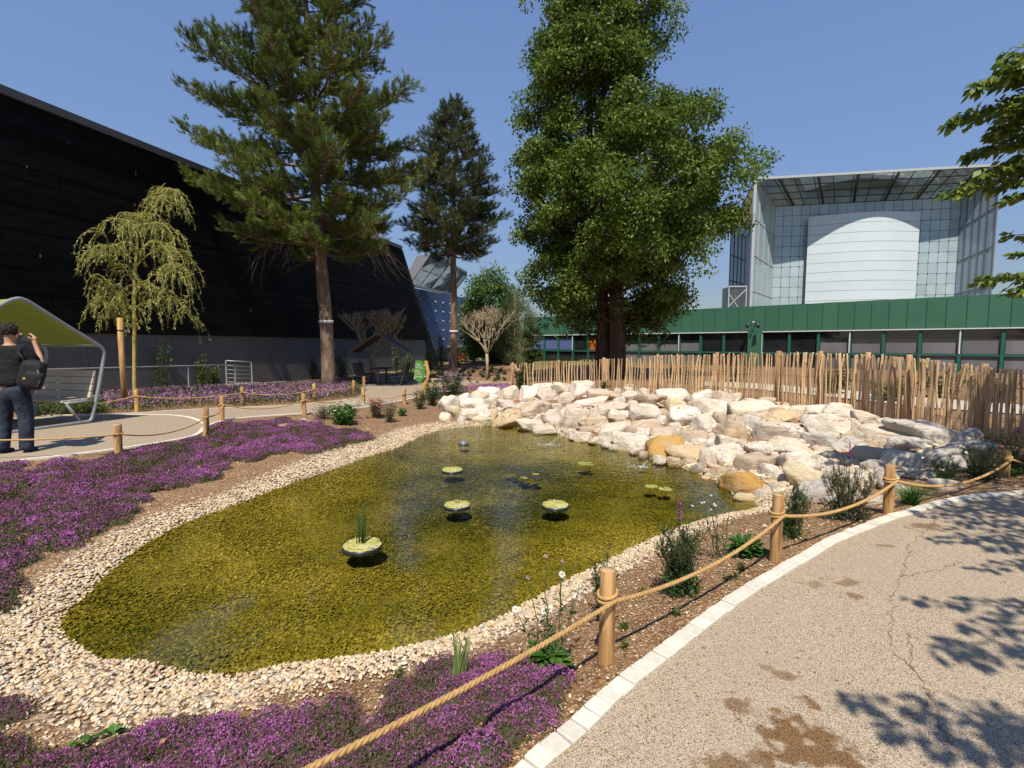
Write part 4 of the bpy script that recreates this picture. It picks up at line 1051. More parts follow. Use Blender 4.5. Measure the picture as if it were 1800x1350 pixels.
# ------------------------------------------------------------------ rope fence
POSTM = M('pale post wood', (.56, .34, .15), (.40, .225, .085), 4, .75, .7, 24, .006, objrand=.12, stretch=(8, 8, .6), c3=(.24, .12, .045), s3=3.0, t3=(.56, .68), contrast=(.42, .58))
ENDG = M('post end grain', (.60, .42, .23), (.46, .29, .13), 22, .8)
ROPEM = M('manila rope', (.52, .325, .135), (.40, .235, .085), 45, .9, .6, 160, .002, objrand=.06)
def rope_post(p, h, label, r=.052, lean=(0, 0), tone=None):
    t = thing('rope_post', p, label, 'post', random.uniform(0, 6.28), 'wooden posts carrying the rope barriers', rot=(lean[0], lean[1], random.uniform(0, 6.28)))
    mb = MB(); zs = [-.15, .03, h * .35, h * .7, h - .012, h]; rs = [r * 1.04, r * 1.03, r, r * .985, r * .97, r * .90]
    mb.tube([(random.uniform(-.003, .003), random.uniform(-.003, .003), z) for z in zs], rs, 16, cap=False); mb.build('shaft', POSTM, t)
    mb = MB(); mb.tube([(0, 0, h - .006), (0, 0, h + .001)], [r * .88, r * .87], 16); mb.build('end', ENDG, t)
    return t
POSTS = {}
def post(key, base, top_y, label, d=None, r=.052):
    p = G(*base); h = float(D(base[0], top_y, p.y).z - p.z)
    POSTS[key] = (p, h, r); rope_post(p, h, label, r, (random.uniform(-.03, .03), random.uniform(-.03, .03)))
post('P1', (1066, 1165), 1000, 'split wooden rope post nearest the camera, beside the daisies', r=.041)
mb = MB(); _p, _h, _r0 = POSTS['P1']
for _i, (_z0, _z1, _a) in enumerate([(.16, .33, -1.15), (.10, .20, -1.0), (.33, .44, -2.2), (.05, .16, -1.9)]):
    _q = _p + Vector((math.cos(_a) * _r0 * .995, math.sin(_a) * _r0 * .995, 0)); mb.tube([_q + Vector((0, 0, _z0)), _q + Vector((.002, 0, (_z0 + _z1) / 2)), _q + Vector((-.001, 0, _z1))], [.0008, .0032 - .0005 * _i, .0006], 5)
_c1 = [o_ for o_ in col.objects if o_.get('label', '').startswith('split wooden rope post')][0]
_m = mb.build('split', M('dark split in wood', (.10, .05, .02))); _m.parent = _c1; _m.matrix_parent_inverse = _c1.matrix_basis.inverted()
post('P2', (1362, 985), 868, 'wooden rope post in front of the ochre boulders, second along the kerb', r=.040)
post('P3', (1561, 903), 818, 'wooden rope post beside the grass tuft, third along the kerb', r=.042)
post('P4', (1766, 838), 792, 'shaded wooden rope post by the far bend of the kerb', r=.045)
post('A', (209, 802), 746, 'wooden rope post in the thyme just right of the standing man')
post('B', (363, 767), 717, 'wooden rope post at the tip of the round paved bay')
post('C', (390, 742), 697, 'wooden rope post just behind the one at the bay tip')
post('G', (535, 730), 692, 'wooden rope post left of the green clump on the far bank')
post('K', (639, 712), 685, 'wooden rope post behind the red flowers on the far bank')
post('L', (711, 712), 684, 'wooden rope post on the far bank below the green sign')
post('D', (241, 725), 684, 'wooden rope post at the foot of the weeping willow')
post('E', (427, 712), 680, 'wooden rope post in the pink bed below the railing end')
post('H', (552, 705), 675, 'wooden rope post just left of the taller pine trunk base')
post('I', (622, 695), 669, 'wooden rope post in the pink bed left of the dark shelter')
post('J', (640, 687), 662, 'shaded wooden rope post beside the dark shelter')
q = G(752, 693)
POSTS['M'] = (q, .46, .05); rope_post(q, .46, 'left of two orange rope posts beside the leaning sign timber', .05)
q2 = q + Vector((.14, .25, .0)); POSTS['N'] = (q2, .55, .05); rope_post(q2, .55, 'right, taller of two orange rope posts beside the sign', .05)
def rope_path(a, b_, sag, n_):
    return [a.lerp(b_, t) + Vector((0, 0, -4 * sag * t * (1 - t))) for t in np.linspace(0, 1, n_)]
def rope(k1, k2, sag, label, r=.013, near=False, ends=None):
    def at(k):
        if isinstance(k, Vector): return k, None
        p, h, pr = POSTS[k]; return p + Vector((0, 0, h * .70)), pr
    (a, ra), (b_, rb) = at(k1), at(k2)
    d_ = (b_ - a); d_.z = 0; d_.normalize(); sd = Vector((d_.y, -d_.x, 0))
    if (CAMV - a).dot(sd) < 0: sd = -sd
    aa = a + sd * ((ra or 0) + r * .8); bb_ = b_ + sd * ((rb or 0) + r * .8)
    L_ = (bb_ - aa).length; mb = MB()
    if near:
        n_ = int(L_ / .012); pts = rope_path(aa, bb_, sag, n_)
        for st_ in range(3):
            V = []
            for i, p in enumerate(pts):
                dr = (pts[min(i + 1, n_ - 1)] - pts[max(i - 1, 0)]).normalized(); u_ = dr.cross(Vector((0, 0, 1))).normalized(); w_ = u_.cross(dr)
                ang = i * .012 / .075 * 2 * math.pi + st_ * 2 * math.pi / 3
                V.append(p + (u_ * math.cos(ang) + w_ * math.sin(ang)) * r * .50)
            mb.tube(V, r * .62, 6)
    else:
        mb.tube(rope_path(aa, bb_, sag, 14), r, 6)
    o = tag(mb.build('rope', ROPEM), label, 'rope', 'ropes slung between the wooden posts')
    loops = MB()
    for k in (k1,):
        if isinstance(k, Vector): continue
        p, h, pr = POSTS[k]; zc = h * .70
        for dz in ((0, .022) if near else (0,)):
            loops.tube([p + Vector((math.cos(t) * (pr + r * .6), math.sin(t) * (pr + r * .6), zc + dz + .012 * math.sin(t + 1))) for t in np.linspace(0, 2 * math.pi, 15)[:-1]], r * .8, 6, closed=True)
    if loops.V: loops.build('loop', ROPEM, o)
    return o
CAMV = Vector((0, 0, CZ))
rope('P1', Vector((-1.02, 1.04, .36)), .035, 'thick rope running down from the nearest post past the thyme', .0115, True)
rope('P2', 'P1', .085, 'thick rope between the two nearest posts, passing the dark leafy shrub', .0115, True)
rope('P3', 'P2', .10, 'sagging rope between second and third kerb posts, before the boulders', .0125, True)
rope('P4', 'P3', .16, 'deeply sagging rope into the shade from the third kerb post', .014, True)
rope('P4', D(1900, 800, 6.2), .1, 'rope leaving the shaded post at the far bend of the kerb', .014)
rope('A', D(-140, 770, 6.6), .05, 'rope crossing in front of the standing man')
rope('B', 'A', .13, 'rope along the edge of the round bay, from the tip post to the thyme post')
rope('C', 'B', .07, 'short sagging rope between the two posts by the bay tip')
rope('G', 'C', .14, 'long sagging rope beside the path, left of the green clump')
rope('K', 'G', .13, 'rope above the white flowers on the far bank')
rope('L', 'K', .12, 'rope behind the red flowers on the far bank')
rope('M', 'L', .12, 'rope crossing the foot of the leaning sign timber')
rope('D', D(60, 712, 13.2), .12, 'rope behind the bench, left of the willow')
rope('E', 'D', .10, 'rope along the pink bed right of the willow')
rope('H', 'E', .12, 'rope along the pink bed left of the taller pine')
rope('I', 'H', .10, 'rope along the pink bed right of the taller pine')
rope('J', 'I', .08, 'short rope ending at the shaded post by the shelter')
q = D(880, 668, 19.5); rope('N', q, .15, 'rope behind the pink flowering clump, along the mulch bank')

# ------------------------------------------------------------------ floating planters, jets
RUBBER = M('dark planter rim', (.018, .026, .040), (.025, .032, .042), 3, .35, spec=.5)
MOSSY = M('mossy gravel', (.46, .42, .14), (.34, .33, .08), 26, .9, .8, 50, .01, c3=(.52, .48, .26), s3=6)
REED = M('reed green', (.06, .13, .035), (.09, .16, .04), 8, .6, transl=.2)
def planter(px, py, wpx, label, stems, tilt=(0, 0)):
    p = P(px, py, WZ + .03); r = wpx / FPX * p.y / 2
    t = thing('floating_planter', (p.x, p.y, WZ), label, 'planter', 0, 'round planters floating in the pond', rot=(tilt[0], tilt[1], 0))
    mb = MB(); mb.tube([(0, 0, -.022), (0, 0, .0), (0, 0, .018), (0, 0, .018)], [r * .99, r, r * .985, r * .90], 32, cap=False); mb.build('rim', RUBBER, t)
    mb = MB(); V = [(0, 0, .034)]; m_ = 32
    for k in (1, 2, 3):
        for j in range(m_):
            a = 2 * math.pi * j / m_; V.append((math.cos(a) * r * .95 * k / 3, math.sin(a) * r * .95 * k / 3, .030 - .012 * (k == 3) + random.uniform(-.004, .006)))
    F = [(0, 1 + j, 1 + (j + 1) % m_) for j in range(m_)] + [(1 + k * m_ + j, 1 + (k + 1) * m_ + j, 1 + (k + 1) * m_ + (j + 1) % m_, 1 + k * m_ + (j + 1) % m_) for k in range(2) for j in range(m_)]
    mb.add(V, F, True); mb.build('gravel_top', MOSSY, t)
    pts = []; 
    for i in range(90):
        a, q = random.uniform(0, 6.28), r * .88 * math.sqrt(random.random()); pts.append((math.cos(a) * q, math.sin(a) * q, .032))
    mb = MB()
    for x, y, z in pts: sphere_mb(mb, (x, y, z), (random.uniform(.006, .014), random.uniform(.006, .012), .006), 6, 4)
    mb.build('stone', MOSSY, t)['kind'] = 'stuff'
    for (dx, h, bend, rr) in stems:
        mb = MB(); y0 = random.uniform(-.02, .05); mb.tube([(dx, y0, .03), (dx + bend * .15, y0, .03 + h * .5), (dx + bend * .5, y0, .03 + h * .85), (dx + bend, y0, .03 + h)], [rr, rr, rr * .8, rr * .3], 5); mb.build('reed', REED, t)
    return t
planter(637, 955, 72, 'largest and nearest floating planter, with a clump of upright reeds', [(random.uniform(-.05, .03), random.uniform(.22, .40), random.uniform(-.015, .02), .0042) for _ in range(12)] + [(-.0, .44, .06, .0045)])
planter(803, 885, 49, 'middle floating planter with a few thin bare stems', [(-.02, .26, -.05, .0025), (.0, .28, .0, .0025), (.03, .24, .07, .0025), (.01, .2, .05, .002)])
planter(976, 885, 50, 'mossy floating planter standing right of the middle of the pond', [(.02, .13, .01, .0022), (.05, .06, .04, .002)])
planter(795, 824, 39, 'farthest floating planter, low and without stems', [])
PADM = M('lily pad', (.30, .31, .09), (.22, .25, .06), 5, .5, objrand=.12)
DARKPAD = M('dark lily leaf', (.03, .04, .03), (.06, .05, .035), 6, .5)
def pads(px, py, wpx, label, spec, mat):
    p = P(px, py, WZ + .01); t = thing('lily_pads', (p.x, p.y, WZ + .006), label, 'water plant')
    k_ = p.y / FPX
    for dx, dy, w_, mt in spec:
        mb = MB(); r = w_ * k_ / 2; V = [(0, 0, 0)] + [(math.cos(a) * r * random.uniform(.93, 1.05), math.sin(a) * r * random.uniform(.93, 1.05), random.uniform(0, .012)) for a in np.linspace(.25, 6.0, 15)]
        mb.add(V, [(0, i, i + 1) for i in range(1, 15)] ); o = mb.build('leaf', mt or mat, t); o.location = (dx * k_, dy * k_ * 3.2, random.uniform(0, .012)); o.rotation_euler = (random.uniform(-.04, .04), random.uniform(-.04, .04), random.uniform(0, 6.28))
pads(1157, 857, 44, 'pair of yellow-green lily pads near the right end of the pond', [(-10, 2, 24, None), (10, -3, 24, None)], PADM)
pads(925, 836, 50, 'dark drifting lily leaves in the middle of the pond', [(-16, 8, 22, DARKPAD), (0, 0, 36, DARKPAD), (14, -4, 26, DARKPAD), (-4, -6, 14, PADM), (18, 2, 12, PADM), (-28, 14, 24, DARKPAD)], DARKPAD)
pads(1030, 816, 34, 'single pale lily pad floating before the boulders', [(0, 0, 30, None)], PADM)
p = P(815, 781, WZ); t = thing('float_pump', (p.x, p.y, WZ), 'small grey dome floating at the far end of the pond', 'pump')
mb = MB(); mb.tube([(0, 0, -.03), (0, 0, .03), (0, 0, .06), (0, 0, .075)], [.085, .085, .06, .015], 14); mb.build('dome', STEELG, t)
mb = MB(); mb.tube([(0, 0, -.02), (0, 0, .008)], [.10, .10], 14); mb.build('skirt', RUBBER, t)
FOAM = M('white water', (.55, .60, .60), (.40, .47, .46), 30, .3, .6, 60, .01, spec=.6)
def jet(px, py, dx, label):
    p = P(px, py, WZ); t = thing('water_jet', (p.x, p.y, WZ), label, 'fountain')
    mb = MB()
    for i in range(90):
        a, q = random.uniform(0, 6.28), abs(random.gauss(0, .11)); sphere_mb(mb, (math.cos(a) * q * 1.3, math.sin(a) * q, .004), (random.uniform(.004, .015), random.uniform(.004, .012), random.uniform(.002, .006)), 6, 4)
    mb.build('foam', FOAM, t)['kind'] = 'stuff'
    mb = MB()
    for i in range(34):
        u = i / 34; sphere_mb(mb, (dx * u + random.gauss(0, .012), .1 * u, .02 + .26 * u - .12 * u * u + random.gauss(0, .012)), random.uniform(.004, .010), 6, 4)
    mb.build('spray', FOAM, t)['kind'] = 'stuff'
jet(968, 782, .26, 'small splashing jet near the far middle of the boulders')
jet(1128, 821, .30, 'small splashing jet below the rusty orange boulder')
p = P(600, 1113, -.6); mb = MB(); mb.tube([(p.x - .05, p.y - .05, -.54), (p.x, p.y, -.50), (p.x + .02, p.y + .09, -.5), (p.x + .06, p.y + .14, -.52)], [.004, .007, .006, .003], 5)
tag(mb.build('twig', M('sunken twig', (.05, .035, .02))), 'dark bent twig lying under the shallow water', 'twig')
# access cover in the thyme
p = G(523, 748); t = thing('access_cover', (p.x, p.y, p.z + .035), 'round sandy access cover lying in the thyme bed', 'cover')
mb = MB(); mb.tube([(0, 0, -.05), (0, 0, .02), (0, 0, .03)], [.42, .42, .39], 24); mb.build('lid', M('sandy concrete', (.36, .27, .18), (.30, .22, .14), 8, .9, .4), t)
mb = MB(); mb.tube([(-.05, .25, .03), (0, .25, .07), (.06, .24, .07), (.1, .25, .03)], .012, 6); mb.build('handle', M('pale plastic', (.6, .62, .62)), t)

# ------------------------------------------------------------------ sign on its leaning timber
SIGNG = M('sign green', (.075, .21, .03), (.085, .23, .035), 3, .5)
SIGNT = M('sign lettering', (.55, .66, .45))
TIMB = M('sign timber', (.56, .33, .10), (.47, .26, .07), 5, .65, .2, stretch=(4, 4, .5))
ds = 15.4
sg = thing('sign', G(736, 700), 'green information board bolted to a bent orange timber post', 'sign'); o_ = sg.location.copy()
pl = lambda x, y, dd=0.0: D(x, y, ds + dd) - o_
mb = MB(); mb.prism([pl(731, 633.5), pl(743.5, 634.5), pl(748.5, 659), pl(739.5, 673.5), pl(727, 666)], (0, .03, 0)); bd = mb.build('board', SIGNG, sg)
mb = MB()
rows_s = [(730.3, 638.6, 739.5, 1.3)] + [(730, 641.6 + 1.5 * i, 741.5 + (i % 3) * .6 + .5 * i, .55) for i in range(4)] + [(729.4, 650.4, 738.8, 1.3)] + [(729, 653.4 + 1.5 * i, 742.5 - (i % 2) * 1.3, .55) for i in range(4)] + [(728.6, 660.4, 735, 1.6), (736.3, 661.3, 742.6, 1.7)]
for k, (x0, y0, x1, th) in enumerate(rows_s):          # headings and lines too small to read: rows of letter-sized dashes
    x = x0
    while x < x1 - .2:
        w_ = random.uniform(.45, .95) if th < 1 else random.uniform(.7, 1.1); yy = y0 + .16 * (x - x0)
        w_ = min(w_, x1 - x); mb.prism([pl(x, yy, -.006), pl(x + w_, yy + .1, -.006), pl(x + w_, yy + th + .1, -.006), pl(x, yy + th, -.006)], (0, .004, 0)); x += w_ + .22
mb.build('lettering', SIGNT, bd)
mb = MB()
for (x, y) in ((745.6, 642.5), (746.7, 662), (728.6, 665.5)):
    q = pl(x, y, -.02); mb.tube([q, q + Vector((0, .06, 0))], .02, 10)
mb.build('bolt', M('white bolt head', (.75, .75, .73)), sg)
mb = MB(); w_ = Vector((.0, .09, 0))
mb.prism([pl(745.5, 634.5, .05), pl(751, 634, .05), pl(755.5, 656, .05), pl(752, 667, .05), pl(739, 702, .05), pl(733, 702, .05), pl(746, 668.5, .05), pl(750, 657, .05)], w_); mb.build('post', TIMB, sg)

# ------------------------------------------------------------------ picnic shelters
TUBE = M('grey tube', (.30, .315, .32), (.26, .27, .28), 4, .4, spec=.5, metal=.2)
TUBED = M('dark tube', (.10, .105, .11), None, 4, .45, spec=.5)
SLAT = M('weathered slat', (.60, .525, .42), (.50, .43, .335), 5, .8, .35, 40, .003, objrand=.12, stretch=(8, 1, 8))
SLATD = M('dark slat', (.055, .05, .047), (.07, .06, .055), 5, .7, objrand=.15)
def shelter(name, loc, rz, label, frame_m, canopy_m, slat_m, L_, s=1.0):
    t = thing(name, loc, label, 'picnic shelter', rz)
    def hoop(y):
        pts = [(.86, 0.035), (1.0, .05), (1.06, .16), (1.22, .75), (1.335, 1.28), (1.33, 1.42), (1.24, 1.52), (.7, 1.88), (.18, 2.24), (.06, 2.30)]
        full = [(-.0, .035)] + pts
        right = [Vector((x * s, y, z * s)) for x, z in full]; left = [Vector((-x * s, y, z * s)) for x, z in full[::-1]]
        ring = right + [Vector((0, y, 2.315 * s))] + left[:-1]
        mb = MB(); mb.tube([Vector(p[:3]) for p in catmull(ring, True, 3)], .033 * s, 10, closed=True); return mb.build('frame', frame_m, t)
    hoop(0); hoop(L_)
    mb = MB(); n_ = 8; sec = [(-1.22, 1.53), (-.7, 1.88), (-.16, 2.25), (0, 2.30), (.16, 2.25), (.7, 1.88), (1.22, 1.53)]
    V = [];
    for off_ in (0, .022):
        for j in range(n_ + 1):
            for x, z in sec: V.append((x * s, L_ * j / n_, z * s + off_ - .018 * math.sin(math.pi * j / n_)))
    m_ = len(sec); F = []; h_ = (n_ + 1) * m_
    for j in range(n_):
        for i in range(m_ - 1):
            a = j * m_ + i; F.append((a, a + m_, a + m_ + 1, a + 1)); F.append((h_ + a, h_ + a + 1, h_ + a + m_ + 1, h_ + a + m_))
    for j in range(n_):
        for i in (0, m_ - 1): a = j * m_ + i; F.append((a, h_ + a, h_ + a + m_, a + m_))
    for j in (0, n_):
        for i in range(m_ - 1): a = j * m_ + i; F.append((a, a + 1, h_ + a + 1, h_ + a))
    mb.add(V, F, False); mb.build('canopy', canopy_m, t)
    for x, z in ((1.25, 1.50), (-1.25, 1.50)):
        mb = MB(); mb.tube([(x * s, 0, z * s), (x * s, L_, z * s)], .022 * s, 8); mb.build('rail', frame_m, t)
    for sd in (-1, 1):
        for i in range(4):
            x = sd * (.62 + .115 * i) * s; mb = MB(); mb.box((x, L_ / 2, .46 * s), (.10 * s, L_ - .06, .04 * s)); mb.build('seat_slat', slat_m, t)
        for i in range(4):
            x = sd * (1.075 + .030 * i) * s; mb = MB(); mb.box((x, L_ / 2, (.55 + .135 * i) * s), (.035 * s, L_ - .06, .12 * s), Matrix.Rotation(sd * R(13), 3, 'Y')); mb.build('back_slat', slat_m, t)
        for y in (.0, L_):
            mb = MB(); mb.tube([(sd * .58 * s, y, .43 * s), (sd * 1.08 * s, y, .43 * s)], .022 * s, 8); mb.tube([(sd * .6 * s, y, .43 * s), (sd * .84 * s, y, .05 * s)], .024 * s, 8); mb.build('seat_support', frame_m, t)
    for i in range(5):
        mb = MB(); mb.box(((-.26 + .13 * i) * s, L_ / 2, .75 * s), (.12 * s, L_ - .1, .04 * s)); mb.build('table_slat', slat_m, t)
    for y in (.06, L_ - .06):
        mb = MB(); mb.tube([(0, y, .02), (0, y, .73 * s)], .045 * s, 12); mb.build('table_leg', frame_m, t)
    return t
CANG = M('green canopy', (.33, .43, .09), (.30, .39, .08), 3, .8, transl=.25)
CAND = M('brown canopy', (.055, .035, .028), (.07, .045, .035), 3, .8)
p = G(52, 760)
ang = math.atan2(.97, .25)
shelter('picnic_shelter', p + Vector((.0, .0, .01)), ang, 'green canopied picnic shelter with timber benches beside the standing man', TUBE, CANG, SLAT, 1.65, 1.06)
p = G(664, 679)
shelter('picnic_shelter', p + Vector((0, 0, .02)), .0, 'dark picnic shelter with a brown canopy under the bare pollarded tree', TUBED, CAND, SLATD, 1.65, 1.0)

# ------------------------------------------------------------------ handrail by the black wall
RAILM = M('galvanised rail', (.36, .38, .40), (.30, .32, .34), 6, .45, spec=.5, metal=.3)
rl = thing('handrail', (0, 0, 0), 'galvanised handrail along the foot of the black building', 'railing')
def rp(y, dz=0.0):
    x = W0[0] + WD[0] * y + 1.45; return Vector((x, y, float(B(x, y)) + dz))
mb = MB(); mb.tube([rp(y, 1.0) for y in (9, 12, 15, 18, 20.6)], .024, 8); mb.build('rail', RAILM, rl)
for y in (10.0, 12.2, 14.3, 16.4, 18.4, 20.5):
    mb = MB(); mb.box(rp(y, .48), (.045, .05, 1.0)); mb.build('post', RAILM, rl)
mb = MB(); a_, b_ = D(397, 634, 20.8), D(442, 636.5, 21.6); mb.tube([a_, b_], .025, 8); mb.build('rail', RAILM, rl)
for q in (a_, b_):
    mb = MB(); mb.box((q.x, q.y, q.z - .53), (.05, .05, 1.05)); mb.build('post', RAILM, rl)
for i in range(5):
    mb = MB(); mb.tube([a_ - Vector((0, 0, .2 + .17 * i)), b_ - Vector((0, 0, .2 + .17 * i))], .010, 6); mb.build('bar', RAILM, rl)
mb = MB(); mb.box(((a_.x + b_.x) / 2, (a_.y + b_.y) / 2, a_.z - 1.05), (1.6, .5, .14), Matrix.Rotation(math.atan2(b_.y - a_.y, b_.x - a_.x), 3, 'Z'))
tag(mb.build('step', M('pale step', (.42, .39, .33), (.35, .32, .27), 5, .85)), kind='structure')

# ------------------------------------------------------------------ the man photographing
def skin_obj(name, pts, edges, rad, mat, parent, sub=2):
    me = bpy.data.meshes.new(name); me.from_pydata([Vector(p) for p in pts], edges, [])
    me.materials.append(mat)
    o = link(name, me, None, parent)
    sk = o.modifiers.new('skin', 'SKIN'); sk.use_smooth_shade = True
    for i, r in enumerate(rad):
        v = me.skin_vertices[0].data[i]; v.radius = r if hasattr(r, '__len__') else (r, r); v.use_root = (i == 0)
    ss_ = o.modifiers.new('sub', 'SUBSURF'); ss_.levels = sub; ss_.render_levels = sub
    return o
p = G(31, 799)
SKIN = M('skin', (.50, .27, .17), (.45, .235, .15), 6, .55)
HAIR = M('dark hair', (.018, .014, .012), (.05, .04, .034), 40, .6, .9, 60, .02)
SHIRT = M('black t-shirt', (.010, .010, .012), (.018, .018, .02), 5, .9, .9, 7, .06)
JEANS = M('blue jeans', (.016, .023, .040), (.035, .047, .072), 5, .9, .7, 14, .04, contrast=(.42, .62))
SHOE = M('dark shoe', (.02, .022, .028), None, 3, .6)
SOLE = M('pale sole', (.5, .48, .44))
man = thing('person', p, 'man seen from behind in black t-shirt and jeans, hands raised to his face', 'person', R(12), rot=(0, 0, R(12)))
K = 1.075      # standing height about 1.82 m
def S(l): return [(x * K, y * K, z * K) for x, y, z in l]
body = S([(0, 0, .98), (0, .01, 1.20), (0, 0, 1.42), (0, .01, 1.50), (0, .02, 1.56), (0, .035, 1.64), (0, .035, 1.74),      # pelvis .. crown
          (.17, 0, 1.44), (.29, .07, 1.22), (.30, .10, 1.175), (.20, .24, 1.36), (.13, .28, 1.52), (.115, .285, 1.575),
          (-.17, 0, 1.44), (-.29, .07, 1.22), (-.30, .10, 1.175), (-.20, .24, 1.36), (-.13, .28, 1.52), (-.115, .285, 1.575),
          (.095, 0, .93), (.11, .02, .52), (.12, -.02, .10), (-.095, 0, .93), (-.13, .02, .52), (-.15, -.02, .10)])
be = [(0, 1), (1, 2), (2, 3), (3, 4), (4, 5), (5, 6), (2, 7), (7, 8), (8, 9), (9, 10), (10, 11), (11, 12), (2, 13), (13, 14), (14, 15), (15, 16), (16, 17), (17, 18), (0, 19), (19, 20), (20, 21), (0, 22), (22, 23), (23, 24)]
br = [(.11, .085), (.12, .09), (.13, .09), .058, .060, (.078, .092), (.062, .075), .062, .046, .044, .038, .030, .034, .062, .046, .044, .038, .030, .034, .08, .055, .042, .08, .055, .042]
skin_obj('body', body, be, br, SKIN, man)
for sd in (1, -1):       # hands: palm from the wrist, four fingers and a thumb curled round the phone
    for f_ in range(4):
        x0 = sd * (.115 - .014 * f_ + .01); zz = 1.60 + .012 * f_
        skin_obj('finger', S([(sd * .115, .285, 1.575), (x0 + sd * .012, .30, zz), (x0 - sd * .02, .325, zz + .03), (x0 - sd * .05, .32, zz + .035 - .006 * f_)]), [(0, 1), (1, 2), (2, 3)], [.012, .0105, .0095, .008], SKIN, man, 1)
    skin_obj('thumb', S([(sd * .115, .28, 1.575), (sd * .085, .262, 1.60), (sd * .06, .262, 1.625)]), [(0, 1), (1, 2)], [.013, .011, .009], SKIN, man, 1)
hv = MB()
for i in range(620):
    u_ = random.gauss(0, 1), random.gauss(0, 1), random.gauss(0, 1); v = Vector(u_).normalized()
    if v.y > .35 and v.z < .35: continue
    if v.z < -.62: continue
    sphere_mb(hv, (v.x * .082 * K, (.03 + v.y * .098) * K, (1.705 + v.z * .102) * K), random.uniform(.008, .015), 6, 4)
sphere_mb(hv, (0, .03 * K, 1.712 * K), (.085, .10, .10), 14, 10)
hv.build('hair', HAIR, man)
mb = MB()
for sd in (1, -1): sphere_mb(mb, (sd * .088 * K, .045 * K, 1.665 * K), (.012, .02, .03), 8, 6)
mb.build('ear', SKIN, man)
skin_obj('t_shirt', S([(0, 0, .93), (0, 0, 1.02), (0, .01, 1.22), (0, -.005, 1.40), (0, .005, 1.47), (.16, -.005, 1.45), (.245, .035, 1.31), (.275, .06, 1.235), (-.16, -.005, 1.45), (-.245, .035, 1.31), (-.275, .06, 1.235)]),
         [(0, 1), (1, 2), (2, 3), (3, 4), (3, 5), (5, 6), (6, 7), (3, 8), (8, 9), (9, 10)], [(.215, .15), (.215, .15), (.215, .14), (.215, .13), (.09, .075), .092, .08, .078, .092, .08, .078], SHIRT, man)
skin_obj('jeans', S([(0, 0, 1.0), (0, -.01, .90), (.10, 0, .84), (.115, .03, .50), (.125, -.02, .12), (.13, -.03, .05), (-.10, 0, .84), (-.135, .03, .50), (-.155, -.02, .12), (-.16, -.03, .05)]),
         [(0, 1), (1, 2), (2, 3), (3, 4), (4, 5), (1, 6), (6, 7), (7, 8), (8, 9)], [(.195, .135), (.20, .15), (.118, .13), (.096, .096), (.088, .09), (.088, .092), (.118, .13), (.096, .096), (.088, .09), (.088, .092)], JEANS, man)
for sd, x in ((1, .135), (-1, -.165)):
    mb = MB(); sphere_mb(mb, (x, .055, .045), (.048, .14, .05), 12, 8); sh = mb.build('shoe', SHOE, man)
    mb = MB(); mb.prism([(x + .05 * math.cos(a), .055 + .145 * math.sin(a), 0) for a in np.linspace(0, 6.28, 15)[:-1]], (0, 0, .025)); mb.build('sole', SOLE, sh)
# the phone and the bag he carries
cph = man.matrix_basis @ Vector((0, .335 * K, 1.60 * K))
mb = MB(); mb.box(cph, (.15, .01, .075), Matrix.Rotation(R(12), 3, 'Z')); tag(mb.build('phone', DARKM), 'dark phone held up before the man\'s face', 'phone')
BAGM = M('black bag fabric', (.012, .012, .014), (.022, .022, .026), 7, .75, .5, 14, .02)
bgp = man.matrix_basis @ Vector((.30 * K, -.10, 1.10 * K))
bag = thing('backpack', bgp, 'black backpack slung from the man\'s right shoulder', 'backpack', R(20))
def puff(c, sz, name, mat, parent, rot=(0, 0, 0)):
    bm = bmesh.new(); bmesh.ops.create_cube(bm, size=1); bmesh.ops.subdivide_edges(bm, edges=bm.edges[:], cuts=4, use_grid_fill=True)
    rm = Euler(rot).to_matrix()
    for v in bm.verts:
        q = v.co * 2; l = max(abs(q.x), abs(q.y), abs(q.z)); sp_ = q.normalized() * l; q = q.lerp(sp_, .55) * .5
        q += Vector((mnoise.noise(q * 6), mnoise.noise(q * 6 + Vector((5, 5, 5))), 0)) * .04
        v.co = rm @ Vector((q.x * sz[0], q.y * sz[1], q.z * sz[2])) + Vector(c)
    for f in bm.faces: f.smooth = True
    me = bpy.data.meshes.new(name); bm.to_mesh(me); bm.free(); return link(name, me, mat, parent)
puff((0, 0, 0), (.30, .22, .46), 'bag_body', BAGM, bag, (0, .25, 0))
puff((.06, -.11, -.07), (.24, .12, .26), 'pocket', BAGM, bag, (0, .25, 0))
mb = MB(); mb.tube([(-.02, .06, .18), (-.12, .1, .30), (-.16, .12, .36), (-.14, .0, .33), (-.05, -.04, .2)], .018, 6); mb.build('strap', BAGM, bag)
mb = MB(); mb.tube([(.12, -.13, .08), (.16, -.15, -.05), (.12, -.17, -.17)], .009, 6); mb.build('zip', M('grey zip', (.12, .12, .13)), bag)
mb = MB(); mb.box((-.02, -.172, -.04), (.03, .006, .03)); mb.build('badge', M('brass tag', (.5, .36, .15)), bag)

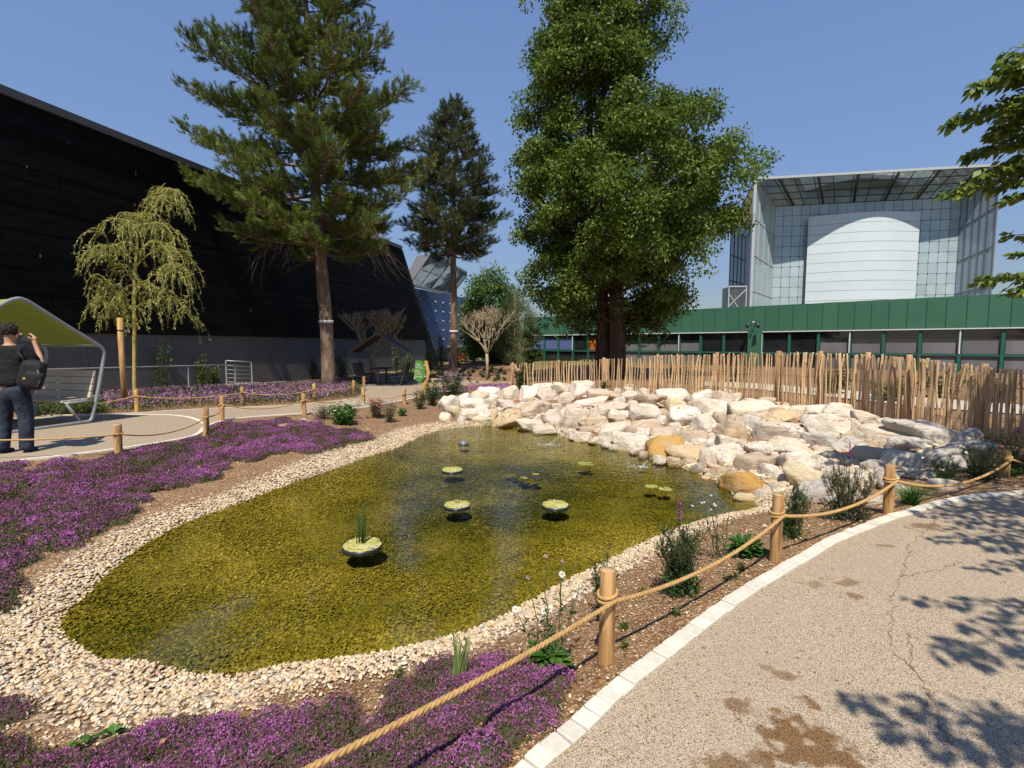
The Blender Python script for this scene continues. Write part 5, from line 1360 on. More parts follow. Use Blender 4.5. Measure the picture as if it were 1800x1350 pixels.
# ------------------------------------------------------------------ vegetation: materials
def leafmat(name, dark, mid, light, transl=.28, rough=.55, spec=.35):
    m = M(name, mid, None, 6, rough, spec=spec, ramp=[(0, dark), (.5, mid), (1, light)], transl=transl); return m
BARKP = M('pine bark', (.235, .165, .115), (.12, .08, .06), 5, .95, .9, 16, .03, stretch=(2.2, 2.2, .5), c3=(.30, .24, .19), s3=3, t3=(.52, .68))
BARKO = M('dark bark', (.085, .06, .038), (.045, .033, .024), 7, .95, .9, 20, .03, stretch=(2, 2, .4), c3=(.13, .085, .045), s3=3)
BARKG = M('pale pollard bark', (.40, .33, .22), (.27, .215, .14), 8, .9, .5, 30, .01)
BARKY = M('yellow willow bark', (.48, .40, .10), (.38, .29, .08), 10, .7, .2, 40, .004)
STEM = M('plant stem', (.07, .10, .03), (.10, .09, .04), 12, .7)
STEMD = M('dark stem', (.05, .045, .025), (.07, .06, .03), 12, .8)
L_OAK = leafmat('oak leaves', (.052, .088, .015), (.115, .175, .025), (.21, .285, .055), .3, .5, .2)
L_PINE = leafmat('pine needles', (.065, .100, .026), (.14, .19, .04), (.26, .30, .065), .18, .6, .2)
L_PINE2 = leafmat('dark pine needles', (.040, .066, .033), (.076, .106, .043), (.145, .17, .06), .15, .6, .2)
L_DEAD = leafmat('dead needles', (.16, .09, .045), (.24, .15, .08), (.30, .20, .11), .1)
L_WIL = leafmat('willow leaves', (.19, .22, .05), (.35, .38, .10), (.54, .56, .21), .35, .5)
L_BRT = leafmat('bright leaves', (.05, .11, .015), (.10, .19, .025), (.19, .29, .05), .35)
L_GRY = leafmat('grey-green leaves', (.09, .12, .045), (.14, .18, .065), (.22, .26, .11), .3)
L_SHR = leafmat('shrub leaves', (.05, .09, .015), (.10, .155, .025), (.19, .24, .05), .3)
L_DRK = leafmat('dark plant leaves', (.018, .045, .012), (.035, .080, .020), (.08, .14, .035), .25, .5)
L_FRS = leafmat('fresh plant leaves', (.03, .09, .012), (.06, .16, .02), (.12, .25, .04), .3, .45)
L_OLV = leafmat('olive plant leaves', (.05, .065, .025), (.09, .105, .04), (.14, .15, .07), .2)
L_SWD = leafmat('sword leaves', (.12, .19, .05), (.22, .30, .09), (.36, .41, .16), .25)
L_RT = leafmat('hanging leaves', (.07, .12, .018), (.16, .23, .035), (.29, .34, .07), .45, .45, .45)
F_PUR = M('purple flower', (.36, .05, .42), (.46, .10, .52), 30, .7, transl=.2)
F_PNK = M('pink flower', (.62, .30, .50), (.70, .42, .60), 30, .7, transl=.2)
F_RED = M('red flower', (.42, .025, .035), (.50, .05, .06), 30, .7, transl=.2)
F_WHT = M('white flower', (.80, .80, .76), None, 1, .7, transl=.2)
F_YEL = M('yellow flower heart', (.60, .36, .02), None, 1, .8)

def unit(v): return v / (np.linalg.norm(v, axis=1, keepdims=True) + 1e-9)
def leaves(C, axis, L, W, upb=.5, fold=.18, tint=None):
    n = len(C); C = np.asarray(C); axis = unit(axis)
    nr = unit(rng.normal(size=(n, 3)) + np.array((0, 0, upb))); sd = unit(np.cross(axis, nr)); nr = np.cross(sd, axis)
    L = np.broadcast_to(L, n)[:, None]; W = np.broadcast_to(W, n)[:, None]
    m_ = C + axis * L * .48 - nr * W * fold
    V = np.stack([C, m_ + sd * W * .5 + nr * W * fold * 2, C + axis * L, m_ - sd * W * .5 + nr * W * fold * 2], 1)
    F = np.arange(4 * n).reshape(n, 4)
    t = rng.random(n) if tint is None else tint
    return V.reshape(-1, 3), F, np.repeat(t, 4)
def leafobj(name, parts, mat, parent):
    V = []; F = []; T = []; o = 0
    for v, f, t in parts: V.append(v); F.append(f + o); T.append(t); o += len(v)
    return link(name, npmesh(name, np.vstack(V), np.vstack(F), False, np.concatenate(T)), mat, parent)
def limb(a, b_, sag=0.0, n_=6, wob=.06):
    a, b_ = Vector(a), Vector(b_); L_ = (b_ - a).length; out = []
    for i in range(n_):
        t = i / (n_ - 1); q = a.lerp(b_, t) + Vector((0, 0, -sag * 4 * t * (1 - t)))
        if 0 < i < n_ - 1: q += Vector((random.gauss(0, wob), random.gauss(0, wob), random.gauss(0, wob))) * L_ * .5
        out.append(q)
    return out

# ------------------------------------------------------------------ broadleaf trees
def broadleaf(name, base, prof, label, leaf_m, bark_m, nclump, per, cr, LL, LW, trunks, dy=1.0, limbs=40, z_in=.35, extra=(), group=None, boughs=0, keep=None):
    t = thing(name, base, label, 'tree', 0, group)
    zs = [p[0] for p in prof]; xl = [p[1] for p in prof]; xr = [p[2] for p in prof]
    mb = MB()
    for tr in trunks: mb.tube([Vector(p[:3]) for p in tr], [p[3] for p in tr], 12)
    mb.build('trunk', bark_m, t)
    gridz = np.linspace(zs[0], zs[-1], 200); wz = np.interp(gridz, zs, np.array(xr) - np.array(xl)) ** 1.5; cdf = np.cumsum(wz) / wz.sum()
    z = np.interp(rng.random(nclump), cdf, gridz)
    a = np.interp(z, zs, xl); b_ = np.interp(z, zs, xr); cx = (a + b_) / 2; hw = (b_ - a) / 2
    th = rng.uniform(0, 2 * np.pi, nclump); rho = np.sqrt(rng.uniform(z_in, 1.0, nclump)) * rng.uniform(.9, 1.02, nclump)
    rr = cr * rng.uniform(.6, 1.3, nclump); ins = np.clip(hw - rr * .5, .1, None)
    C = np.stack([cx + ins * rho * np.cos(th), ins * dy * rho * np.sin(th), z], 1)
    if boughs:
        z = np.interp(rng.random(boughs), cdf, gridz); a = np.interp(z, zs, xl); b_ = np.interp(z, zs, xr); cx = (a + b_) / 2; hw = (b_ - a) / 2; th = rng.uniform(0, 2 * np.pi, boughs)
        br = rng.uniform(.8, 1.45, boughs); rho = rng.uniform(.62, 1.0, boughs); ins = np.clip(hw - br * .75, .2, None)
        BC = np.stack([cx + ins * rho * np.cos(th), ins * dy * rho * np.sin(th), z], 1); CC = []; RR = []
        for i in range(boughs):
            m_ = int(15 * br[i] ** 2); u = unit(rng.normal(size=(m_, 3)) + np.array((0, 0, .55)) + .7 * np.array((np.cos(th[i]), np.sin(th[i]), 0))); CC.append(BC[i] + u * br[i] * rng.uniform(.55, 1.08, (m_, 1)) * np.array((1, 1, .62))); RR.append(rng.uniform(.26, .50, m_))
        C = np.vstack([C[np.sqrt(((C[:, 0] - np.interp(C[:, 2], zs, (np.array(xl) + np.array(xr)) / 2)) / np.interp(C[:, 2], zs, (np.array(xr) - np.array(xl)) / 2)) ** 2 + (C[:, 1] / np.interp(C[:, 2], zs, (np.array(xr) - np.array(xl)) / 2)) ** 2) < .62]] + CC); rr = np.r_[np.full(len(C) - sum(map(len, RR)), cr * .8), np.concatenate(RR)]
    if keep is not None: k = keep(C); C, rr = C[k], rr[k]
    if len(extra): C = np.vstack([C, np.array(extra)[:, :3]]); rr = np.r_[rr, np.array(extra)[:, 3]]
    mb = MB(); sel = rng.choice(len(C), min(limbs, len(C)), replace=False)
    for i in sel:
        tr = trunks[i % len(trunks)]; zz = C[i][2] * random.uniform(.45, .85); q = Vector((np.interp(zz, [p[2] for p in tr], [p[0] for p in tr]), np.interp(zz, [p[2] for p in tr], [p[1] for p in tr]), zz)); q.z = min(max(q.z, tr[1][2]), tr[-1][2])
        L_ = (Vector(C[i]) - q).length; r0 = .02 + .016 * L_
        mb.tube(limb(q, C[i], .04 * L_), [r0, r0 * .8, r0 * .62, r0 * .45, r0 * .3, r0 * .12], 6)
    mb.build('branch', bark_m, t)
    P_ = []; ct = rng.normal(.5, .16, len(C))
    for i, c in enumerate(C):
        n_ = int(per * (rr[i] / cr) ** 2); u = unit(rng.normal(size=(n_, 3))); rad = rr[i] * rng.random((n_, 1)) ** .45
        q = c + u * rad * np.array((1, 1, .72)); ax = u * .8 + rng.normal(size=(n_, 3)) * .6 + np.array((0, 0, -.35))
        P_.append(leaves(q, ax, LL * rng.uniform(.7, 1.25, n_), LW * rng.uniform(.8, 1.2, n_), .9, .15, np.clip(ct[i] + rng.normal(0, .22, n_), 0, 1)))
    leafobj('crown', P_, leaf_m, t)
    return t
d_ = 22.0; k_ = d_ / FPX; bx = D(1081, 640, d_)
base = Vector((bx.x, d_, gz(bx.x, d_)))
pz = lambda y: CZ + (HZ - y) * k_ * 1.0 - base.z
prof = [(pz(y), (a - 1081) * k_, (b_ - 1081) * k_) for y, a, b_ in [(578, 945, 1165), (545, 925, 1190), (500, 915, 1215), (460, 905, 1255), (420, 898, 1282), (370, 898, 1290), (320, 902, 1295), (285, 905, 1285), (245, 908, 1240), (205, 910, 1208), (160, 915, 1182), (110, 925, 1172), (60, 930, 1176), (0, 935, 1160), (-70, 960, 1135), (-140, 1000, 1100)]]
ext = []
for (x, y, r) in [(1335, 290, .45), (1322, 275, .5), (1310, 300, .55), (1330, 312, .3), (1300, 320, .6), (1290, 345, .5), (1285, 250, .5), (1262, 400, .45), (1225, 205, .4), (1165, 60, .4), (1170, 30, .35), (1150, 95, .5), (922, 30, .35), (930, 15, .3), (935, 130, .35), (925, 140, .4), (910, 185, .4), (905, 250, .4), (900, 350, .4), (905, 425, .4), (960, 565, .4), (940, 520, .5), (985, 590, .3),
                  (1150, 560, .5), (1165, 530, .5), (1130, 590, .3), (1040, 600, .35), (1110, 570, .5), (1100, 600, .3), (1060, 560, .5), (1080, 540, .5), (1120, 470, .6), (1010, 540, .6), (975, 545, .5)]:
    ext.append(((x - 1081) * k_, random.uniform(-1.2, .6), pz(y), r))
broadleaf('oak_tree', base, prof, 'tall dense dark green broadleaf tree with twin trunks behind the fence', L_OAK, BARKO, 900, 165, .70, .165, .082,
          [[(.05, -.1, -.3, .44), (.08, -.1, 1.2, .36), (.02, -.08, 3.2, .30), (-.1, 0, 6, .25), (.1, 0, 10, .16), (0, 0, 15, .05)], [(-.5, .45, -.3, .38), (-.45, .45, 2, .30), (-.6, .3, 5, .22), (-1.2, .2, 9, .1)]],
          1.0, 60, .02, ext, None, 165, lambda C: ~((np.abs(C[:, 0] + .1) < 1.0 - .12 * C[:, 1]) & (C[:, 2] < pz(505)) & (C[:, 1] < .6)) & ~((C[:, 2] < pz(535)) & (np.abs(C[:, 0]) < 2.2) & (C[:, 1] < -.3)))
def small_broad(px, y0, y1, d_, w_px, label, leaf_m, name='leafy_tree', ncl=130, per=70, LL=.13, LW=.075, group=None, bark=BARKO, zin=.2):
    k_ = d_ / FPX; b0 = D(px, 640, d_); g_ = gz(b0.x, d_); base = Vector((b0.x, d_, g_)); top = CZ + (HZ - y0) * k_ - g_; bot = CZ + (HZ - y1) * k_ - g_; w_ = w_px * k_
    prof = [(bot, -w_ * .30, w_ * .30), (bot + (top - bot) * .25, -w_ * .5, w_ * .48), (bot + (top - bot) * .6, -w_ * .46, w_ * .5), (bot + (top - bot) * .85, -w_ * .30, w_ * .33), (top, -w_ * .10, w_ * .12)]
    return broadleaf(name, base, prof, label, leaf_m, bark, ncl, per, w_ * .12, LL, LW, [[(0, 0, -.2, .11), (.03, 0, bot, .08), (0, .05, (bot + top) / 2, .05), (0, 0, top * .9, .02)]], .8, 16, zin, group=group)
small_broad(862, 470, 628, 33, 125, 'bright green leafy tree behind the taller banded pine', L_BRT, ncl=230, per=70, LL=.17, LW=.10)
small_broad(905, 505, 640, 30, 88, 'grey-green bushy willow behind the smaller pollarded tree', L_GRY, 'bushy_willow', 200, 90, .13, .022, bark=BARKG)
small_broad(935, 560, 635, 31, 40, 'low bright bush at the corner of the green building', L_BRT, 'leafy_bush', 40, 60, .15, .08)
small_broad(832, 560, 640, 36, 60, 'dark shaded bush beside the blue pavilion', L_DRK, 'leafy_bush', 60, 60, .16, .09)
small_broad(880, 600, 650, 34, 50, 'dark low bush under the orange arch', L_DRK, 'leafy_bush', 40, 60, .16, .09)
small_broad(1015, 532, 600, 62, 110, 'distant pale tree showing over the green roof', L_GRY, 'leafy_tree', 60, 50, .35, .2)

# ------------------------------------------------------------------ pines
def needles(T, Dr, n_k, L, W, stem, tint):
    n = len(T); T = np.repeat(T, n_k, 0); Dr = unit(np.repeat(Dr, n_k, 0)); tint = np.repeat(tint, n_k)
    s = rng.random((n * n_k, 1)); base = T + Dr * stem * s
    rp = unit(np.cross(Dr, rng.normal(size=Dr.shape))); th = rng.uniform(.35, 1.05, (n * n_k, 1)) * (1.1 - .55 * s)
    ax = Dr * np.cos(th) + rp * np.sin(th); ln = L * rng.uniform(.7, 1.15, (n * n_k, 1)); sd = unit(np.cross(ax, rng.normal(size=ax.shape)))
    V = np.stack([base - sd * W, base + sd * W, base + ax * ln], 1); F = np.arange(3 * len(base)).reshape(-1, 3)
    return V.reshape(-1, 3), F, np.repeat(np.clip(tint + rng.normal(0, .15, len(tint)), 0, 1), 3)
def pine(px, d_, y_base, prof_px, label, leaf_m, n_br, r0, top_px, band_y, dens=1.0, up=.35, needleL=.15, lean=0.0, tuft_k=22, bare=()):
    k_ = d_ / FPX; b0 = D(px, y_base, d_); g_ = gz(b0.x, d_); t = thing('pine_tree', (b0.x, d_, g_), label, 'tree', 0, 'pines with white trunk bands')
    Z = lambda y: CZ + (HZ - y) * k_ - g_
    top = Z(top_px)
    prof = sorted([(Z(y), (a - px) * k_ * .88, (b_ - px) * k_ * .97) for y, a, b_ in prof_px]); zs = [p[0] for p in prof]; xl = [p[1] for p in prof]; xr = [p[2] for p in prof]
    tx = lambda z: lean * z / top * k_ + .05 * math.sin(z * .6)
    mb = MB(); zz = np.linspace(-.3, top * .97, 26)
    mb.tube([(tx(z), .03 * math.sin(z * .9), z) for z in zz], [r0 * (1.16 if z < .3 else 1.0) * max(.06, 1 - z / top * .93) + (.012 * math.sin(z * 7)) for z in zz], 14); mb.build('trunk', BARKP, t)
    mb = MB(); T = []; Dr = []; TI = []
    zlo = zs[0]
    for i in range(n_br):
        f = (i + .5) / n_br; z = zlo + (top - zlo) * (f ** 1.08) * .985
        az = i * 2.399 + random.uniform(-.4, .4); cx = math.cos(az)
        lim = np.interp(z, zs, xr) - tx(z) if cx > 0 else -(np.interp(z, zs, xl) - tx(z))
        oth = (np.interp(z, zs, xr) - np.interp(z, zs, xl)) / 2
        for _k in range(2):
            ln = max(.35, abs(cx) * lim + (1 - abs(cx)) * oth); ze = min(top, z + ln * (-.10 * (1 - f) + .30 * f + .16 * up * 3)); lim = np.interp(ze, zs, xr) - tx(z) if cx > 0 else -(np.interp(ze, zs, xl) - tx(z)); lim = max(lim, .3); oth = (np.interp(ze, zs, xr) - np.interp(ze, zs, xl)) / 2
        ln = max(.35, abs(cx) * lim + (1 - abs(cx)) * oth) * random.uniform(.72, 1.04)
        s = Vector((tx(z), 0, z)); dr = Vector((cx, math.sin(az), 0)); pts = []
        drop = -.10 * (1 - f) + .30 * f
        for j in range(7):
            u = j / 6; pts.append(s + dr * ln * u + Vector((random.gauss(0, .03), random.gauss(0, .03), ln * (drop * u - .22 * u * (1 - u) * (1 - f) + .16 * u * u * up * 3)))) 
        rb = .012 + .016 * ln * (1 - f * .5)
        mb.tube(pts, [rb * (1 - .86 * j / 6) for j in range(7)], 6)
        ns = int((4 + ln * 7.5) * dens); bt = random.gauss(.5, .14)
        for q in range(ns):
            u = .22 + .78 * (q + random.random()) / ns if ln > 1 else random.uniform(.1, 1)
            if u > 1: u = 1
            j = min(5, int(u * 6)); p0 = pts[j].lerp(pts[j + 1], u * 6 - j); tang = (pts[j + 1] - pts[j]).normalized()
            side = tang.cross(Vector((0, 0, 1))).normalized() * random.choice((-1, 1))
            sl = (.26 + .62 * ln * .30 * (1.1 - u)) * random.uniform(.6, 1.3)
            dv = (tang * random.uniform(.4, 1.0) + side * random.uniform(.1, 1.0) + Vector((0, 0, random.uniform(-.30, 1.0)))).normalized()
            p1 = p0 + dv * sl; mb.tube([p0, p0.lerp(p1, .5) + Vector((0, 0, -.02)), p1], [.012, .008, .005], 4, cap=False)
            nt_ = max(2, int(sl / .11))
            for w_ in range(nt_):
                v_ = .35 + .65 * (w_ + 1) / nt_; c = p0.lerp(p1, v_); jit = Vector((random.gauss(0, .4), random.gauss(0, .4), random.gauss(.28, .35)))
                T.append(c + Vector((random.gauss(0, .05), random.gauss(0, .05), random.gauss(0, .05)))); Dr.append((dv + jit).normalized()); TI.append(bt + .18 * v_ - .12)
        T.append(pts[-1]); Dr.append((pts[-1] - pts[-2]).normalized() + Vector((0, 0, .4))); TI.append(.75)
    for (x0, y0_, x1, y1_) in bare:                          # dead drooping twigs on the lower branches
        a, b_ = Vector(((x0 - px) * k_, -.6, Z(y0_))), Vector(((x1 - px) * k_, -.8, Z(y1_)))
        for q in range(7): mb.tube(limb(a, b_ + Vector((random.gauss(0, .35), random.gauss(0, .3), random.gauss(0, .3))), .1), [.016, .012, .009, .006, .004, .002], 4)
    mb.build('branch', BARKP, t)
    T = np.array(T); Dr = np.array([tuple(v) for v in Dr]); TI = np.array(TI)
    leafobj('crown', [needles(T, Dr, tuft_k, needleL, .0085, .17, TI)], leaf_m, t)
    zb = Z(band_y); mb = MB(); rb = r0 * (1 - zb / top * .93) + .03
    mb.tube([(tx(zb), .03 * math.sin(zb * .9), zb - .06), (tx(zb), .03 * math.sin(zb * .9), zb + .06)], [rb, rb], 16); mb.build('band', M('white band', (.55, .55, .53), None, 1, .6), t)
    return t
pine(578, 21, 682, [(450, 470, 700), (425, 360, 722), (395, 330, 735), (350, 350, 735), (300, 332, 765), (250, 335, 765), (200, 335, 755), (160, 342, 735), (110, 345, 700), (60, 352, 690), (0, 395, 665), (-80, 440, 640), (-170, 480, 600), (-230, 530, 560)],
     'largest pine, with a white band round its trunk before the black building', L_PINE, 104, .30, -235, 566, 2.2, .26, .17, -30, 26, [(640, 400, 690, 500), (660, 410, 720, 505), (520, 400, 470, 470), (500, 390, 480, 500), (540, 410, 520, 480), (650, 380, 700, 470)])
pine(795, 25.8, 660, [(455, 760, 850), (432, 700, 875), (400, 706, 888), (350, 718, 892), (300, 728, 872), (260, 742, 846), (225, 768, 830), (203, 790, 812)],
     'slimmer tall pine with a white trunk band, standing on the mulch bank', L_PINE2, 84, .235, 200, 583, 1.9, .24, .17, 10, 24, [(810, 420, 850, 470), (770, 430, 730, 450)])

# ------------------------------------------------------------------ weeping willow with its stake
d_ = 14.9; k_ = d_ / FPX
wg = G(237, 706); d_ = wg.y
wt = thing('willow_tree', wg, 'young weeping willow with yellow bark before the black wall', 'tree')
wp = lambda x, y, o=0.0: D(238 + (x - 238) * .86, y, d_ + o) - wg
mb = MB(); lead = [wp(237, 712), wp(236, 640), wp(236, 560), wp(236, 495), wp(241, 440), wp(245, 395), wp(262, 365), wp(285, 335), wp(299, 322)]
mb.tube(catmull(lead, False, 4), list(np.interp(np.arange(33), [0, 12, 20, 26, 32], [.055, .045, .03, .02, .006])), 10); mb.build('trunk', BARKY, wt)
brs = [[(245, 392), (228, 389), (200, 384), (175, 392), (157, 420), (146, 448)], [(245, 395), (232, 376), (222, 378), (219, 402)], [(236, 500), (215, 470), (190, 450), (165, 440), (150, 442)], [(238, 470), (268, 445), (300, 432), (325, 442), (340, 470), (347, 510), (351, 556)],
       [(236, 540), (270, 530), (310, 520), (335, 540), (352, 562)], [(236, 540), (205, 535), (182, 548), (166, 556)], [(236, 500), (262, 492), (292, 470), (322, 466), (335, 500)], [(262, 365), (283, 346), (304, 345), (318, 362)], [(285, 335), (299, 330), (318, 336)], [(236, 520), (200, 500), (180, 510), (170, 540)],
       [(241, 430), (215, 425), (190, 432), (170, 430)], [(236, 505), (255, 500), (280, 505), (300, 515), (318, 530)], [(240, 450), (262, 428), (285, 425), (310, 448), (322, 480)], [(245, 398), (265, 395), (290, 392), (308, 405), (320, 430)], [(236, 510), (214, 520), (190, 500), (160, 480)], [(250, 385), (262, 375), (276, 380), (284, 410)]]
mb = MB(); P_ = []
def twig(p, ln, out):
    pts = []; v = Vector((out.x * .55, out.y * .55, .05)).normalized(); c = Vector(p)
    st_ = ln / 7
    for j in range(8): pts.append(c.copy()); c = c + v * st_; v = (v + Vector((random.gauss(0, .08), random.gauss(0, .08), -.50))).normalized()
    return pts
for bi, br_ in enumerate(brs):
    o0 = random.uniform(-.9, .9); pts = [wp(x, y, o0 * i / (len(br_) - 1)) for i, (x, y) in enumerate(br_)]; cv = catmull(pts, False, 5)
    mb.tube(cv, list(np.linspace(.017, .004, len(cv))), 6)
    for q in range(25):
        c = Vector(cv[int(random.uniform(.15, 1) * (len(cv) - 1))]); out = Vector((random.gauss(0, 1) + (.25 if c.x > 0 else -.25), random.gauss(0, 1), 0)).normalized()
        tw = twig(c, random.uniform(.35, 1.15), out); mb.tube(tw, list(np.linspace(.006, .002, 8)), 4, cap=False)
        n_ = 30; u = rng.uniform(.1, 1, n_) * 6.999; j = u.astype(int); A = np.array([tuple(v) for v in tw]); f_ = (u - j)[:, None]; pos = A[j] * (1 - f_) + A[j + 1] * f_
        tg = A[j + 1] - A[j]; ax = unit(tg) * .8 + rng.normal(0, .5, (n_, 3)) + np.array((0, 0, -.25))
        P_.append(leaves(pos, ax, rng.uniform(.07, .13, n_), rng.uniform(.016, .026, n_), .3, .1))
mb.build('branch', BARKY, wt); leafobj('crown', P_, L_WIL, wt)
p = G(219.5, 711); mb = MB(); hh = float(D(219, 559, p.y).z - p.z); mb.tube([(0, 0, -.2), (0, 0, hh * .5), (.0, 0, hh), (0, 0, hh + .005)], [.075, .073, .07, .06], 14); stk = thing('tree_stake', p, 'stout wooden stake tied beside the weeping willow trunk', 'stake')
mb.build('shaft', POSTM, stk); mb = MB(); mb.tube([(.07, 0, hh * .86), (.2, .0, hh * .87), (.33, .02, hh * .86)], .012, 6); mb.tube([(math.cos(a) * .08, math.sin(a) * .08, hh * .86) for a in np.linspace(0, 6.28, 13)[:-1]], .012, 5, closed=True); mb.build('tie', RUBBER, stk)

# ------------------------------------------------------------------ bare pollarded trees
def pollard(px, d_, y_base, y_fork, y_top, half_px, label, r0, levels, seed, bark, up=(.45, 1.1), n0=8):
    random.seed(seed); k_ = d_ / FPX; b0 = D(px, y_base, d_); g_ = gz(b0.x, d_); t = thing('pollarded_tree', (b0.x, d_, g_), label, 'tree')
    zf = CZ + (HZ - y_fork) * k_ - g_; zt = CZ + (HZ - y_top) * k_ - g_; hw = half_px * k_
    mb = MB(); mb.tube([(0, 0, -.2), (.02, 0, zf * .5), (0, 0, zf)], [r0 * 1.15, r0 * .9, r0 * .95], 10); mb.build('trunk', bark, t)
    mb = MB()
    def grow(p, v, L_, r, lv):
        pts = [p]; c = p
        for j in range(4):
            v = (v + Vector((random.gauss(0, .13), random.gauss(0, .13), random.gauss(.04, .06)))).normalized(); c = c + v * L_ / 4; pts.append(c)
        mb.tube(pts, [r, r * .92, r * .84, r * .78, r * .8 if lv else r * .5], 6 if r > .02 else 5)
        if lv <= 0 or c.z > zt: return
        for q in range(random.choice((2, 3, 3))):
            az = random.uniform(0, 6.28); nv = (v + Vector((math.cos(az), math.sin(az), .25)) * random.uniform(.38, .75)).normalized()
            nv.z = max(nv.z, .12); grow(c, nv.normalized(), L_ * random.uniform(.68, .9), r * .70, lv - 1)
    for i in range(n0):
        az = 2 * math.pi * i / n0 + random.uniform(-.2, .2); grow(Vector((0, 0, zf - .05)), Vector((math.cos(az), math.sin(az), random.uniform(*up))).normalized(), (zt - zf) * .40, r0 * .45, levels)
    mb.build('branch', bark, t); return t
pollard(655, 26.0, 668, 622, 553, 46, 'bare pollarded tree with knobbly pale branches above the dark shelter', .16, 4, 5, BARKG, (.5, 1.6), 10)
pollard(856, 25.4, 668, 622, 552, 30, 'smaller bare pollarded tree on the mulch bank', .08, 4, 9, BARKG, (1.2, 2.8), 9)

# ------------------------------------------------------------------ shrubs and perennials
def shrub(name, px, py, w_px, h_px, label, leaf_m, n_leaf=500, LL=.06, LW=.035, group=None, cat='shrub', stems=9, flowers=None, stem_m=STEMD, dens_lo=.0, sd=None):
    p = G(px, py); k_ = p.y / FPX; w_, h = w_px * k_, h_px * k_; t = thing(name, p, label, cat, random.uniform(0, 6.28), group)
    mb = MB(); P_ = []; tips = []
    for i in range(stems):
        az = random.uniform(0, 6.28); e_ = Vector((math.cos(az) * w_ * .42 * random.random() ** .6, math.sin(az) * w_ * .42 * random.random() ** .6, h * random.uniform(.65, 1.0))); tips.append(e_)
        st_ = limb((e_.x * .15, e_.y * .15, -.03), e_, 0, 6, .07); mb.tube(st_, list(np.linspace(max(.004, h * .010), .002, 6)), 5, cap=False)
        n_ = n_leaf // stems; u = rng.uniform(.12 + dens_lo, 1.05, n_); A = np.array([tuple(v) for v in st_]); j = np.clip((u * 5).astype(int), 0, 4); f_ = (u * 5 - j)[:, None]; pos = A[j] * (1 - f_) + A[j + 1] * f_
        off_ = unit(rng.normal(size=(n_, 3))) * np.array((1, 1, .6)); rad = (rng.random((n_, 1)) ** .6) * w_ * .20 * (1.15 - .75 * u[:, None])
        P_.append(leaves(pos + off_ * rad, off_ + np.array((0, 0, .35)), LL * rng.uniform(.7, 1.3, n_), LW * rng.uniform(.8, 1.2, n_), .8))
    mb.build('stem', stem_m, t); leafobj('foliage', P_, leaf_m, t)
    if flowers:
        fm, nf, fs = flowers; V = []
        mbf = MB()
        for i in range(nf):
            az = random.uniform(0, 6.28); q = math.sqrt(random.random()) * .5; c = Vector((math.cos(az) * w_ * q, math.sin(az) * w_ * q, h * random.uniform(.8, 1.08) * (1.05 - .5 * q)))
            for j in range(5):
                a = 1.2566 * j + random.random() * .3; u = Vector((math.cos(a), math.sin(a), .15)); v = Vector((-math.sin(a), math.cos(a), 0)); mbf.quad(c, c + u * fs * .6 + v * fs * .32, c + u * fs, c + u * fs * .6 - v * fs * .32)
        mbf.build('flower', fm, t)
    return t
GW = 'young shrubs planted along the black wall'
for (px, py, w_, h_, lb, lm, n_) in [(163, 690, 42, 52, 'bushy young shrub behind the picnic bench', L_SHR, 700), (276, 688, 52, 62, 'round young shrub just right of the willow trunk', L_SHR, 900), (283, 690, 56, 100, 'tall sparse shrub rising over the round one by the willow', L_DRK, 260),
                                     (357, 684, 22, 62, 'slender shrub beside the second rail post', L_SHR, 380), (374, 682, 26, 36, 'low bright shrub left of the railing end', L_SHR, 400), (452, 674, 26, 60, 'narrow upright shrub right of the railing end', L_SHR, 420), (518, 668, 52, 46, 'wide dark shrub left of the largest pine trunk', L_SHR, 800),
                                     (524, 668, 30, 78, 'tall thin dark shrub left of the largest pine trunk', L_DRK, 320), (552, 667, 26, 42, 'dark leafy shrub touching the largest pine trunk', L_DRK, 420), (602, 668, 40, 48, 'bright shrub right of the largest pine trunk', L_SHR, 700), (668, 652, 26, 30, 'bright shrub seen through the dark shelter', L_BRT, 420),
                                     (697, 655, 26, 62, 'tall greyish shrub behind the right side of the dark shelter', L_GRY, 420), (717, 652, 24, 36, 'round bright shrub left of the green sign', L_BRT, 420), (756, 650, 22, 38, 'dark shrub right of the orange sign timber', L_SHR, 380), (775, 652, 20, 60, 'tall dark shrub left of the slimmer pine trunk', L_DRK, 380), (806, 646, 18, 26, 'small bush right of the slimmer pine trunk', L_SHR, 300)]:
    shrub('young_shrub', px, py, w_, h_, lb, lm, n_, .10, .06, GW)
shrub('ivy_shrub', 917, 684, 26, 42, 'dark shrub leaning on the left end of the paling fence', L_DRK, 420, .14, .05)
shrub('flowering_plant', 1063, 689, 26, 20, 'low plant with a single red bloom at the fence behind the boulders', L_DRK, 260, .07, .03, None, 'plant', flowers=(F_RED, 2, .07))
# the far bank
shrub('leafy_plant', 604, 746, 62, 30, 'dense dark green leafy clump on the far bank', L_FRS, 900, .07, .05, None, 'plant', 16)
shrub('leafy_plant', 571, 737, 34, 22, 'grassy clump behind the far bank leafy clump', L_OLV, 300, .14, .012, None, 'plant', 16)
shrub('flowering_plant', 612, 738, 66, 34, 'airy plant with small white flowers on thin stems', L_OLV, 160, .05, .02, None, 'plant', 22, (F_WHT, 26, .05))
shrub('flowering_plant', 664, 734, 36, 32, 'bushy plant with clusters of red flowers on the far bank', L_OLV, 700, .05, .02, None, 'plant', 14, (F_RED, 14, .085))
shrub('leafy_plant', 685, 743, 34, 38, 'brownish twiggy clump in front of the red flowers', L_OLV, 500, .06, .014, None, 'plant', 22)
shrub('leafy_plant', 708, 731, 24, 12, 'small low bright weed on the mulch slope', L_FRS, 140, .07, .04, None, 'plant', 8)
